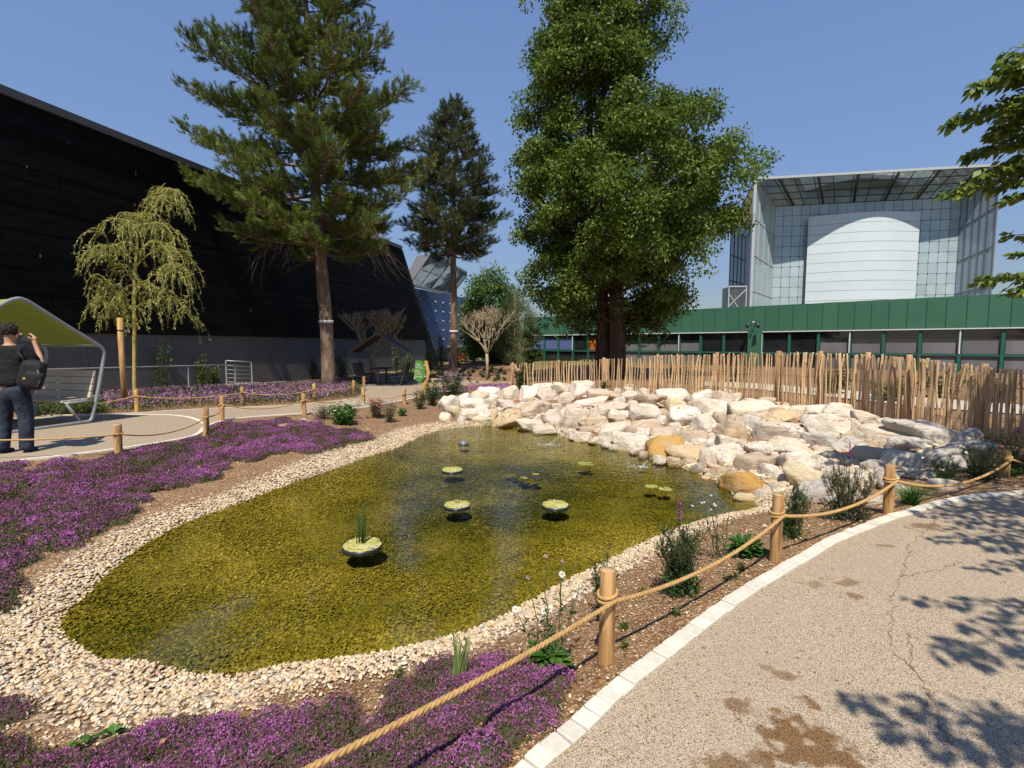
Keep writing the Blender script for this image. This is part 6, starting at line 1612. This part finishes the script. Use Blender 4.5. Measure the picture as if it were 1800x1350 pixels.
shrub('leafy_plant', 738, 719, 30, 34, 'grey-green clump at the foot of the sign timber', L_DRK, 500, .07, .02, None, 'plant', 16)
shrub('leafy_plant', 760, 713, 36, 42, 'dense green clump right of the orange rope posts', L_DRK, 800, .07, .022, None, 'plant', 18)
shrub('flowering_plant', 795, 699, 62, 44, 'large clump of pale pink flowers left of the boulders', L_DRK, 1300, .08, .026, None, 'plant', 26, (F_PNK, 80, .055))
shrub('flowering_plant', 775, 701, 36, 18, 'low pink daisies in front of the orange rope posts', L_FRS, 300, .06, .02, None, 'plant', 14, (F_PNK, 50, .05))
for i in range(46):
    px, py = random.uniform(765, 892), random.uniform(648, 674); p = G(px, py)
    if i == 0:
        t0 = shrub('bank_plant', px, py, 8, 5, 'tiny dark plant in the mulch bank below the pines', L_DRK, 60, .09, .035, 'small plants dotted over the mulch bank', 'plant', 5)
    else:
        c = copy_tree(t0); c.location = p; c.rotation_euler = (0, 0, random.uniform(0, 6.28)); c.scale = [random.uniform(.7, 1.3)] * 3
# near plants along the kerb
def spire(px, py, w_px, h_px, label, leaf_m, stems, spikes=(), low=400):
    p = G(px, py); k_ = p.y / FPX; w_, h = w_px * k_, h_px * k_ * 1.03; t = thing('loosestrife', p, label, 'plant', random.uniform(-.2, .2)); mb = MB(); P_ = []
    for i in range(stems):
        az = random.uniform(0, 6.28); rr = w_ * .5 * math.sqrt(random.random()); e_ = Vector((math.cos(az) * rr, math.sin(az) * rr, h * random.uniform(.62, 1.0) * (1 - .25 * rr / (w_ * .5)))); st_ = limb((e_.x * .22, e_.y * .22, -.02), e_, 0, 7, .03); mb.tube(st_, list(np.linspace(.0032, .0012, 7)), 4, cap=False)
        ends = [st_]
        for b_ in range(7):
            j = random.randint(2, 5); q = st_[j]; a2 = random.uniform(0, 6.28); ln = h * random.uniform(.10, .26); e2 = q + Vector((math.cos(a2) * ln * .45, math.sin(a2) * ln * .45, ln * .9)); s2 = [q, q.lerp(e2, .5) + Vector((math.cos(a2), math.sin(a2), 0)) * ln * .10, e2]; mb.tube(s2, [.0018, .0014, .0008], 3, cap=False); ends.append(s2)
        for s_ in ends:
            A = np.array([tuple(v) for v in s_]); m_ = len(s_) - 1; n_ = 44 if m_ > 3 else 17; u = rng.uniform(.1, 1, n_) * m_ * .999; j = u.astype(int); f_ = (u - j)[:, None]; pos = A[j] * (1 - f_) + A[j + 1] * f_
            P_.append(leaves(pos, rng.normal(size=(n_, 3)) + np.array((0, 0, .55)), rng.uniform(.012, .026, n_), rng.uniform(.004, .0065, n_), .5))
    n_ = low; q = unit(rng.normal(size=(n_, 3))) * np.array((w_ * .42, w_ * .42, h * .30)) * rng.random((n_, 1)) ** .5; q[:, 2] = np.abs(q[:, 2]) + .01
    P_.append(leaves(q, unit(rng.normal(size=(n_, 3))) + np.array((0, 0, .5)), rng.uniform(.03, .055, n_), rng.uniform(.010, .018, n_), .7))
    mb.build('stem', STEMD, t); leafobj('foliage', P_, leaf_m, t)
    for (sx, y0, y1) in spikes:
        q0, q1 = D(sx, y1, p.y) - p, D(sx, y0, p.y) - p; mb = MB(); mb.tube([(0, 0, .05), q0 * .6, q0, q1], [.003, .003, .002, .001], 5); mb.build('stem', STEMD, t); mb = MB()
        for i in range(70):
            c = q0.lerp(q1, random.random()); az = random.uniform(0, 6.28); u = Vector((math.cos(az), math.sin(az), random.uniform(0, .8))).normalized(); v = u.cross(Vector((0, 0, 1))); s_ = random.uniform(.010, .018) * (p.y / 3.2) ** .5; mb.quad(c, c + u * s_ * .6 + v * s_ * .4, c + u * s_, c + u * s_ * .6 - v * s_ * .4)
        mb.build('flower', F_PUR, t)
    return t
spire(1195, 1043, 88, 150, 'tall bushy loosestrife with one purple spike between the two nearest posts', L_DRK, 34, [(1195, 880, 918)], 700)
spire(1062, 1092, 58, 135, 'dark spindly plant behind the nearest rope post', L_DRK, 13, [], 160)
spire(1392, 948, 62, 118, 'dark spindly plant behind the second rope post', L_DRK, 14, [], 160)
spire(1488, 914, 92, 118, 'broad loosestrife with one purple spike in front of the boulders', L_OLV, 34, [(1494, 774, 806)], 700)
spire(1385, 935, 40, 70, 'small leafy tuft at the foot of the second rope post', L_FRS, 8, [], 160)
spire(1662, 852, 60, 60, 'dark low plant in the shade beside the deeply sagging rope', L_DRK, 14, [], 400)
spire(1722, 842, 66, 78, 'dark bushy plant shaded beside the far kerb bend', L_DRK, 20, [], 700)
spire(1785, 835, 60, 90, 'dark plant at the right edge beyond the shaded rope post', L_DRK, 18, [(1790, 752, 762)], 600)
def rosette(px, py, w_px, h_px, label, leaf_m, n_, LL, LW):
    p = G(px, py); k_ = p.y / FPX; w_, h = w_px * k_, h_px * k_; t = thing('leafy_plant', p, label, 'plant'); V = []; F = []; T = []
    for i in range(n_):
        az = random.uniform(0, 6.28); el = random.uniform(.15, 1.25); out = Vector((math.cos(az), math.sin(az), 0)); sd = Vector((-out.y, out.x, 0)); L_ = LL * random.uniform(.7, 1.2); W_ = LW * random.uniform(.8, 1.2); o_ = len(V); c = out * random.uniform(0, w_ * .22) + Vector((0, 0, random.uniform(0, h * .45))); tv = random.random(); roll = random.uniform(-.35, .35)
        for j, (u, ww) in enumerate(((0, .15), (.3, .7), (.6, 1.0), (.85, .6), (1, .05))):
            a = el - u * u * .9; q = c + out * L_ * u * math.cos(el - u * .4) + Vector((0, 0, L_ * (u * math.sin(el) - .35 * u * u)))
            nrm_ = Vector((0, 0, 1)); s_ = (sd + nrm_ * roll).normalized()
            V += [q - s_ * W_ * .5 * ww + Vector((0, 0, W_ * .12 * ww)), q, q + s_ * W_ * .5 * ww + Vector((0, 0, W_ * .12 * ww))]; T += [tv] * 3
        for j in range(4):
            a = o_ + j * 3; F += [(a, a + 1, a + 4, a + 3), (a + 1, a + 2, a + 5, a + 4)]
    link('foliage', npmesh('foliage', np.array([tuple(v) for v in V]), np.array(F), True, np.array(T)), leaf_m, t); return t, p
rosette(1310, 976, 90, 48, 'low broad-leaved green clump left of the second rope post', L_FRS, 130, .085, .042)
t, p = rosette(966, 1178, 92, 60, 'daisy plant with broad green leaves and white flowers by the nearest post', L_FRS, 105, .085, .036)
def daisies(t, p, specs, r, mat=F_WHT):
    mbs_ = MB(); P_ = []
    for (x, y, kind, b_x) in specs:
        e_ = D(x, y, p.y + random.uniform(-.06, .12)) - p; b0 = Vector((b_x, random.uniform(-.04, .04), .03)); st_ = limb(b0, e_, 0, 7, .03); mbs_.tube(st_, list(np.linspace(.0032, .0022, 7)), 5)
        n_ = 9; A = np.array([tuple(v) for v in st_]); u = rng.uniform(.05, .75, n_) * 5.99; j = u.astype(int); f_ = (u - j)[:, None]; P_.append(leaves(A[j] * (1 - f_) + A[j + 1] * f_, rng.normal(size=(n_, 3)) + np.array((0, 0, .3)), rng.uniform(.03, .06, n_), rng.uniform(.010, .016, n_), .5))
        fc = (Vector((random.gauss(0, .35), -.75 + random.gauss(0, .25), 1.0))).normalized(); u_ = fc.orthogonal().normalized(); v_ = fc.cross(u_); mb = MB()
        if kind == 'd':
            for j in range(15):
                a = 6.283 * j / 15 + random.uniform(-.08, .08); d1 = u_ * math.cos(a) + v_ * math.sin(a); d2 = fc.cross(d1); rr = r * random.uniform(.88, 1.08); q = e_ - fc * .001 * (j % 2)
                mb.quad(q + d1 * .005, q + d1 * rr * .6 + d2 * rr * .13, q + d1 * rr - fc * rr * .12, q + d1 * rr * .6 - d2 * rr * .13)
            fl_ = mb.build('flower', mat, t); mb = MB(); sphere_mb(mb, e_ + fc * .002, (r * .28, r * .28, r * .2), 10, 6); mb.build('heart', F_YEL, fl_)
        else:
            for j in range(26):
                d1 = Vector((random.gauss(0, 1), random.gauss(0, 1), random.gauss(.5, 1))).normalized(); d2 = d1.orthogonal().normalized(); s_ = r * .55; mb.quad(e_, e_ + d1 * s_ * .6 + d2 * s_ * .25, e_ + d1 * s_, e_ + d1 * s_ * .6 - d2 * s_ * .25)
            mb.build('flower', F_WHT if kind == 'w' else F_PNK, t)
    mbs_.build('stem', STEM, t); leafobj('stem_leaf', P_, L_DRK, t)['kind'] = 'stuff'
daisies(t, p, [(956, 1074, 'd', -.02), (966, 1070, 'd', .0), (988, 1009, 'd', .02), (1014, 1048, 'd', .04), (906, 1071, 'd', -.05), (928, 1016, 'p', -.03), (959, 978, 'p', .0), (989, 988, 'p', .02), (1018, 1030, 'w', .05)], .021)
p = G(1265, 985); t = thing('gaura_plant', p, 'airy plant with a spray of small white flowers over the water', 'plant')
daisies(t, p, [(1217, 889, 'w', -.06), (1233, 884, 'w', -.03), (1238, 883, 'w', -.02), (1257, 887, 'd', .0), (1250, 896, 'w', .0), (1274, 908, 'w', .02), (1345, 925, 'd', .1), (1250, 871, 'w', 0), (1288, 868, 'w', .03)], .019)
def blades(px, py, w_px, h_px, label, leaf_m, n_, W_, name, spread=1.0):
    p = G(px, py); k_ = p.y / FPX; w_, h = w_px * k_, h_px * k_; t = thing(name, p, label, 'plant'); V = []; F = []; T = []
    for i in range(n_):
        az = random.uniform(0, 6.28); ln = h * random.uniform(.6, 1.08); o_ = len(V); out = Vector((math.cos(az), math.sin(az), 0)) * random.random() ** .7 * spread; sd = Vector((-math.sin(az), math.cos(az), 0)) if random.random() < .5 else Vector((1, 0, 0)); tv = random.random(); b0 = Vector((random.gauss(0, .012), random.gauss(0, .012), -.01))
        for u, ww in ((0, .8), (.3, 1), (.6, .8), (.85, .45), (1, .03)):
            q = b0 + out * (w_ * .5 * u ** 1.5) + Vector((0, 0, ln * (u - .22 * spread * out.length * u * u))); V += [q - sd * W_ * .5 * ww, q + sd * W_ * .5 * ww]; T += [tv] * 2
        for j in range(4): a = o_ + 2 * j; F.append((a, a + 1, a + 3, a + 2))
    link('blade', npmesh('blade', np.array([tuple(v) for v in V]), np.array(F), True, np.array(T)), leaf_m, t); return t
blades(806, 1206, 52, 122, 'upright iris tuft of pale green sword leaves in the thyme', L_SWD, 15, .014, 'iris_plant', .9)
blades(1605, 888, 92, 52, 'arching grass tuft right of the third rope post', L_FRS, 170, .006, 'grass_tuft', 1.3)
blades(1590, 884, 66, 44, 'straw pale grass tuft beside the green one at the third post', L_SWD, 60, .006, 'grass_tuft', 1.3)
for (px, py, w_, h_, lb) in [(702, 1192, 22, 12, 'tiny weed in the pebbles nearest the thyme'), (742, 1180, 14, 12, 'tiny weed in the pebbles left of the iris tuft'), (1285, 1020, 40, 12, 'small weed by the kerb left of the second post'), (1312, 1004, 44, 14, 'small weed by the kerb just below the leafy clump'),
                             (1190, 1082, 26, 10, 'small weed on the soil between the nearest posts'), (1098, 1140, 14, 12, 'tiny weed right of the nearest post'), (1098, 1108, 16, 10, 'tiny weed behind the nearest post on bare soil'), (1130, 1045, 30, 12, 'small weed by the foot of the tall loosestrife'), (420, 1045, 1, 1, '')][:8]:
    shrub('weed', px, py, w_, h_, lb, L_SHR, 90, .022, .010, 'little weeds on the bare soil', 'weed', 6)
for (px, py, lb) in [(150, 1312, 'broad green weed leaves in the near thyme'), (200, 1298, 'second broad green weed in the near thyme'), (265, 1318, 'bright green weed in the near thyme, right of the broad ones'), (60, 985, 'small bright weed at the left edge of the thyme')]:
    rosette(px, py, 30, 22, lb, L_FRS, 9, .05, .026)

# ------------------------------------------------------------------ creeping thyme and the pink beds
THY = M('thyme flowers', (.3, .1, .3), None, 5, .8, ramp=[(0, (.05, .085, .018)), (.22, (.10, .12, .032)), (.36, (.16, .095, .075)), (.54, (.21, .085, .105)), (.76, (.33, .10, .265)), (1, (.50, .18, .46))], transl=.18)
THYB = M('thyme mat', (.085, .07, .035), (.06, .075, .022), 30, .95, .8, 70, .02, c3=(.085, .040, .05), s3=6)
def carpet(name, poly_px, n_m, mr_, mh, heads_per_m2, hs, thr, seed, bloom=.6, k_edge=.0, near_z=None):
    poly = np.array([tuple(G(*q)[:2]) if q[1] <= 1349 else tuple(P(q[0], q[1], -.12)[:2]) for q in poly_px]); lo, hi = poly.min(0), poly.max(0)
    X = rng.uniform(lo[0], hi[0], n_m * 9); Y = rng.uniform(lo[1], hi[1], n_m * 9); k = inside(X, Y, poly); X, Y = X[k], Y[k]
    f = fields(X, Y); ed = seg_dist(X, Y, poly, True); cov = pnoise(X, Y, 1.3, seed) * .5 + .5
    k = (f[1] > mr_ * 1.2) & (f[0] > .22) & (cov + np.clip(ed / .7, 0, 1) * .28 > thr); X, Y, ed = X[k][:n_m], Y[k][:n_m], ed[k][:n_m]
    Rm = mr_ * rng.uniform(.6, 1.35, len(X)); Hm = mh * rng.uniform(.6, 1.3, len(X)) * np.clip(Rm / mr_, .6, 1.3)
    bl = np.clip(bloom + .38 * pnoise(X, Y, .9, seed + 4) + rng.normal(0, .14, len(X)), .12, .95)
    gzv = ground(X, Y)
    V = []; F = []; m_ = 10
    for i in range(len(X)):
        o_ = len(V); V.append((X[i], Y[i], gzv[i] + Hm[i] * .82))
        for q in (1, 2):
            for j in range(m_):
                a = 2 * math.pi * j / m_; rr = Rm[i] * (.6 if q == 1 else .98) * random.uniform(.88, 1.08); V.append((X[i] + math.cos(a) * rr, Y[i] + math.sin(a) * rr, gzv[i] + (Hm[i] * .62 if q == 1 else -.02)))
        for j in range(m_):
            F.append((o_, o_ + 1 + j, o_ + 1 + (j + 1) % m_, o_ + 1 + (j + 1) % m_)); F.append((o_ + 1 + j, o_ + 1 + m_ + j, o_ + 1 + m_ + (j + 1) % m_, o_ + 1 + (j + 1) % m_))
    mb = MB(); mb.add(V, [tuple(dict.fromkeys(f_)) for f_ in F], True); tag(mb.build('thyme_mat', THYB), kind='stuff')
    cnt = (math.pi * Rm ** 2 * heads_per_m2).astype(int); ii = np.repeat(np.arange(len(X)), cnt); n_ = len(ii)
    a = rng.uniform(0, 2 * np.pi, n_); rho = np.sqrt(rng.random(n_)) * 1.03; x = X[ii] + Rm[ii] * rho * np.cos(a); y = Y[ii] + Rm[ii] * rho * np.sin(a)
    z = gzv[ii] + Hm[ii] * np.sqrt(np.clip(1 - rho ** 2 * .92, 0, 1)) * .92 + rng.uniform(-.004, .008, n_)
    patch_ = pnoise(x, y, 5.5, seed + 9) * .38
    ti = np.where(rng.random(n_) < np.clip(bl[ii] + .12 + patch_ - .5 * (rho > .85), 0, 1), np.clip(bl[ii] * .55 + .38 + patch_ * .5 + rng.normal(0, .12, n_), .35, 1), rng.uniform(0, .40, n_))
    C = np.stack([x, y, z], 1); parts = []
    szs = hs * rng.uniform(.7, 1.3, n_)
    for q in range(3):
        ax = rng.normal(size=(n_, 3)) * .75 + np.array((0, 0, .9)); parts.append(leaves(C + rng.normal(0, 1, (n_, 3)) * (hs * .35), ax, szs, szs * .62, .4, .1, np.clip(ti + rng.normal(0, .07, n_), 0, 1)))
    V = np.vstack([p_[0] for p_ in parts]); o_ = len(parts[0][0]); F = np.vstack([parts[q][1] + q * o_ for q in range(3)]); T = np.concatenate([p_[2] for p_ in parts])
    tag(link(name, npmesh(name, V, F, False, T), THY), kind='stuff')
carpet('thyme', [(-420, 896), (-60, 835), (0, 822), (120, 810), (205, 800), (300, 784), (352, 772), (372, 758), (410, 745), (520, 736), (560, 742), (640, 760), (655, 775), (600, 790), (540, 800), (470, 808), (400, 826), (370, 842), (300, 868), (250, 900), (185, 925), (160, 955), (110, 985), (70, 1030), (30, 1065), (-60, 1090), (-420, 1120)], 560, .19, .075, 3000, .018, .44, 2.2, .58)
carpet('thyme', [(-80, 1240), (0, 1245), (60, 1275), (120, 1285), (220, 1278), (330, 1292), (430, 1280), (520, 1278), (545, 1250), (600, 1250), (650, 1250), (700, 1215), (775, 1185), (850, 1165), (900, 1178), (985, 1188), (965, 1225), (975, 1260), (940, 1290), (915, 1320), (860, 1420), (500, 1450), (-80, 1450)], 190, .095, .055, 8500, .0105, .38, 6.1, .62)
PNKM = M('pink bed flowers', (.5, .3, .5), None, 5, .8, ramp=[(0, (.035, .07, .012)), (.40, (.10, .13, .03)), (.5, (.20, .07, .18)), (.75, (.50, .22, .46)), (1, (.66, .42, .60))], transl=.2)
def pinkbed(poly_px, n_, seed, hgt=.28, pink=.5):
    poly = np.array([tuple(G(*q)[:2]) for q in poly_px]); lo, hi = poly.min(0), poly.max(0); X = rng.uniform(lo[0], hi[0], n_ * 4); Y = rng.uniform(lo[1], hi[1], n_ * 4); k = inside(X, Y, poly); X, Y = X[k][:n_], Y[k][:n_]; m_ = len(X)
    f = fields(X, Y); k = f[1] > .08; X, Y = X[k], Y[k]; e_ = f[1][k]; m_ = len(X)
    h = rng.uniform(.02, hgt, m_); g_ = ground(X, Y); isf = (rng.random(m_) < pink * np.clip(e_ / .5, .1, 1.2)) & (h > hgt * .35)
    ti = np.where(isf, np.clip(.72 + .2 * pnoise(X, Y, 1.2, seed) + rng.normal(0, .1, m_), .5, 1), rng.uniform(0, .42, m_)); C = np.stack([X, Y, g_ + h], 1); L_ = np.where(isf, .045, .10) * rng.uniform(.7, 1.3, m_)
    parts = []
    for q in range(2): parts.append(leaves(C + rng.normal(0, .012, (m_, 3)), rng.normal(size=(m_, 3)) + np.array((0, 0, .6)), L_, np.where(isf, .035, .028), .5, .1, np.clip(ti + rng.normal(0, .05, m_), 0, 1)))
    V = np.vstack([p_[0] for p_ in parts]); F = np.vstack([parts[0][1], parts[1][1] + len(parts[0][0])]); tag(link('flower_bed', npmesh('flower_bed', V, F, False, np.concatenate([p_[2] for p_ in parts])), PNKM), kind='stuff')
pinkbed([(180, 700), (300, 690), (390, 686), (500, 682), (600, 674), (634, 672), (636, 690), (625, 698), (525, 709), (450, 713), (352, 717), (252, 723), (186, 726)], 15000, 1.0, .26, .55)
pinkbed([(100, 716), (182, 714), (186, 727), (100, 731), (40, 733), (40, 720)], 3500, 2.0, .16, .06)
pinkbed([(822, 686), (895, 687), (895, 677), (826, 678)], 1600, 3.0, .10, .95)
pinkbed([(750, 692), (752, 700), (820, 694), (822, 686)], 1200, 4.0, .2, .5)

# ------------------------------------------------------------------ the tree overhanging from the right
base = Vector((8.3, 2.6, 0.0)); rt = thing('overhanging_tree', base, 'broad tree at the right edge whose leafy branches hang over the path', 'tree')
mb = MB(); mb.tube([(0, 0, -.2), (0, .02, 1.0), (-.05, .05, 2.2), (0, .1, 3.6), (.1, .1, 5.5)], [.26, .21, .18, .13, .05], 12); mb.build('trunk', BARKO, rt)
P_ = []; mb = MB()
def spray(start, end, n_, width, LL=.095, bare=.12, thick=.012, vert=.10):
    a, b_ = Vector(start), Vector(end); L_ = (b_ - a).length; st_ = limb(a, b_, -.05 * L_, 8, .025); mb.tube([v for v in st_], list(np.linspace(thick, .003, 8)), 5, cap=False)
    A = np.array([tuple(v) for v in st_]); u = (bare + (1 - bare) * rng.random(n_)) * 6.999; j = u.astype(int); f_ = (u - j)[:, None]; pos = A[j] * (1 - f_) + A[j + 1] * f_
    taper = (1.08 - (u / 7)[:, None] ** 2); tg = unit(A[j + 1] - A[j]); sd = unit(np.cross(tg, np.array((0, 0, 1.0)))) * rng.choice((-1, 1), (n_, 1))
    pos = pos + sd * width * rng.random((n_, 1)) * taper + tg * width * rng.uniform(0, .5, (n_, 1)) + np.array((0, 0, 1)) * rng.normal(0, vert, (n_, 1)) * width
    P_.append(leaves(pos, tg * .7 + sd * .6 + np.array((0, 0, -.55)) + rng.normal(0, .3, (n_, 3)), LL * rng.uniform(.7, 1.2, n_), LL * .56 * rng.uniform(.8, 1.2, n_), 1.2, .14))
hub = Vector((-.1, .1, 0))
# sprays that reach into the picture
for (x0, y0, x1, y1, d1, n_, w_) in [(1900, 110, 1722, 152, 4.8, 150, .22), (1900, 165, 1684, 210, 5.0, 230, .26), (1900, 120, 1790, 112, 4.7, 150, .3), (1900, 235, 1712, 272, 5.2, 170, .22), (1930, 300, 1676, 336, 5.0, 230, .26), (1930, 260, 1740, 300, 4.9, 170, .26), (1900, 205, 1770, 225, 4.9, 200, .3), (1930, 320, 1770, 348, 4.9, 80, .16), (1930, 420, 1775, 414, 5.0, 36, .12), (1900, 445, 1786, 446, 5.0, 24, .08), (1930, 490, 1730, 494, 5.0, 120, .18), (1930, 500, 1790, 508, 4.8, 90, .2), (1930, 150, 1800, 180, 4.7, 200, .35), (1960, 90, 1800, 95, 4.8, 160, .3), (1930, 270, 1800, 285, 5.1, 180, .35)]:
    s_ = D(x0, y0, d1 - .1) - base; e_ = D(x1, y1, d1) - base; spray(s_, e_, int(n_ * 1.5), w_ * 1.1); tk = Vector((-.02, .08, max(1.6, s_.z * .75))); mb.tube(limb(tk, s_, .05, 6, .04), [.05, .042, .034, .026, .02, .013], 6)
# branches over the path; each leaf spray sits where the sun carries its shade onto the gravel
def over(px, py, h, n_, w_, back=.9, ang=0.0):
    g_ = P(px, py, 0); q = g_ + TO_SUN * (h / TO_SUN.z); e_ = q - base; d0 = Vector((-e_.x, -e_.y, 0)).normalized(); d0 = Matrix.Rotation(ang, 3, 'Z') @ d0; s_ = e_ + d0 * back + Vector((0, 0, .12)); spray(s_, e_, n_, w_, .10)
    tk = Vector((-.02, .08, min(4.5, h * .9))); mb.tube(limb(tk, s_, -.05 * (s_ - tk).length, 9, .07), list(np.linspace(.05, .009, 9)), 6)
for a_ in [(1600, 1056, 3.4, 80, .10, 1.0, -.55), (1690, 1100, 3.4, 70, .11, .9, -.45), (1640, 1148, 3.5, 36, .08, .35, -.3), (1700, 1160, 3.5, 60, .10, .5, -.5), (1790, 1150, 3.5, 60, .12, .6, -.3), (1705, 1003, 3.3, 46, .07, .9, -.15), (1478, 1234, 3.2, 70, .09, .8, -.6), (1560, 1285, 3.2, 80, .11, .8, -.6), (1650, 1318, 3.2, 60, .10, .8, -.5), (1760, 1290, 3.2, 30, .08, .5, -.3),
           (1612, 905, 3.6, 90, .2, 1.2, 0), (1650, 950, 3.6, 120, .22, 1.2, 0), (1740, 962, 3.6, 150, .28, 1.1, 0), (1700, 915, 3.8, 220, .4, 1.2, 0), (1790, 900, 3.6, 260, .45, 1.1, 0), (1740, 885, 4.4, 240, .45, 1.1, 0), (1660, 893, 4.2, 150, .35, 1.2, 0),
           (1640, 860, 4.8, 240, .5, 1.2, 0), (1730, 840, 4.8, 260, .5, 1.2, 0), (1560, 822, 5.0, 220, .5, 1.3, 0), (1600, 790, 5.2, 300, .55, 1.3, 0), (1680, 800, 5.2, 300, .6, 1.2, 0), (1520, 792, 5.4, 160, .4, 1.2, 0), (1640, 765, 5.6, 300, .6, 1.2, 0), (1720, 770, 5.4, 300, .6, 1.2, 0), (1770, 800, 5.2, 260, .6, 1.2, 0)]: over(*a_)
# the dense middle of the crown, off to the right
for i in range(95):
    az = random.uniform(0, 6.28); rr = 3.1 * math.sqrt(random.uniform(.03, 1)); z = random.uniform(2.6, 6.2); e_ = Vector((math.cos(az) * rr * .95 + .15, math.sin(az) * rr + .85, z)); w_ = e_ + base
    if w_.x / max(w_.y, .1) < 1.06 and w_.y > .3 and (w_.z - CZ) / w_.y < .85: continue
    s_ = e_ * .55 + Vector((0, 0, z * .42)); spray(s_, e_, 170, .5, .11, .1, .02)
    mb.tube(limb(Vector((0, .08, min(5, z * .7))), s_, 0, 5, .03), [.05, .04, .03, .02, .015], 5)
mb.build('branch', BARKO, rt); leafobj('crown', P_, L_RT, rt)

# low planting behind the fence
for (px, d0, w_, h_, lb, lm) in [(1462, 14.8, 70, 40, 'low dark shrub behind the paling fence, below the second green pier', L_DRK), (1560, 13.0, 90, 36, 'wide low shrub behind the paling fence at the pale terrace', L_SHR), (1660, 13.8, 90, 44, 'low dark shrub behind the fence, right of the wide one', L_DRK), (1750, 12.6, 90, 44, 'olive shrub behind the right end of the paling fence', L_OLV), (1200, 18.6, 80, 30, 'low shrub behind the middle of the paling fence', L_DRK), (990, 23.0, 70, 34, 'low shrub behind the left end of the paling fence', L_DRK), (1300, 20.0, 70, 32, 'low olive shrub behind the fence below the spotlight', L_OLV)]:
    q = D(px, 640, d0); q.z = gz(q.x, q.y); k_ = d0 / FPX; y_ = HZ + (CZ - q.z) / d0 * FPX
    G_ = G; G = lambda a, b_, q=q: q
    shrub('low_shrub', px, y_, w_, h_, lb, lm, 700, .10, .05, 'low shrubs behind the fence', 'shrub', 14)
    G = G_

# litter: dry leaves and grit on the path edge and the soil
LITM = M('dry leaf', (.42, .28, .12), (.30, .17, .07), 9, .8)
n_ = 170; P_ = []; X = []; 
while len(X) < n_:
    px, py = random.uniform(950, 1800), random.uniform(900, 1345); q = P(px, py, .006); f_ = fields(q.x, q.y)
    if f_[1][0] > 0 or random.random() > math.exp(-float(seg_dist(np.array([q.x]), np.array([q.y]), KERB, False)[0]) * 1.6) + .06: continue
    X.append((q.x, q.y, .010))
X = np.array(X); lt = leaves(X, rng.normal(size=(n_, 3)) * np.array((1, 1, .06)), rng.uniform(.008, .026, n_), rng.uniform(.005, .013, n_), 6.0, .12)
tag(link('litter', npmesh('litter', lt[0], lt[1]), LITM), kind='stuff')
for (px, py, L_) in [(548, 1330, .055), (288, 1325, .04), (830, 1248, .03), (1040, 1135, .03), (975, 1170, .03)]:
    q = G(px, py) + Vector((0, 0, .055)); V = []; r_ = L_ / 2
    mb = MB(); ring = [(math.cos(a) * r_ * w_, math.sin(a) * r_ * w_ * .7, .006 * math.sin(3 * a)) for a, w_ in zip(np.linspace(0, 6.28, 13)[:-1], [1, .6, .95, .55, .9, .6, 1.1, .6, .9, .55, .95, .6])]
    mb.add([(0, 0, .004)] + ring, [(0, 1 + i, 1 + (i + 1) % 12) for i in range(12)]); mb.tube([(r_ * .9, 0, 0), (r_ * 1.5, .004, .008)], .0012, 4); o = mb.build('dry_leaf', LITM, None, q); o.rotation_euler = (random.uniform(-.4, .2), random.uniform(-.3, .3), random.uniform(0, 6.28))
    tag(o, {548: 'curled straw-coloured dry leaf beside the lowest rope in the thyme', 288: 'small dry leaf lying in the purple thyme at lower left', 830: 'small dry leaf below the iris tuft', 1040: 'tiny dry leaf on the soil left of the nearest post', 975: 'small dry leaf tucked under the daisy plant'}[px], 'leaf')
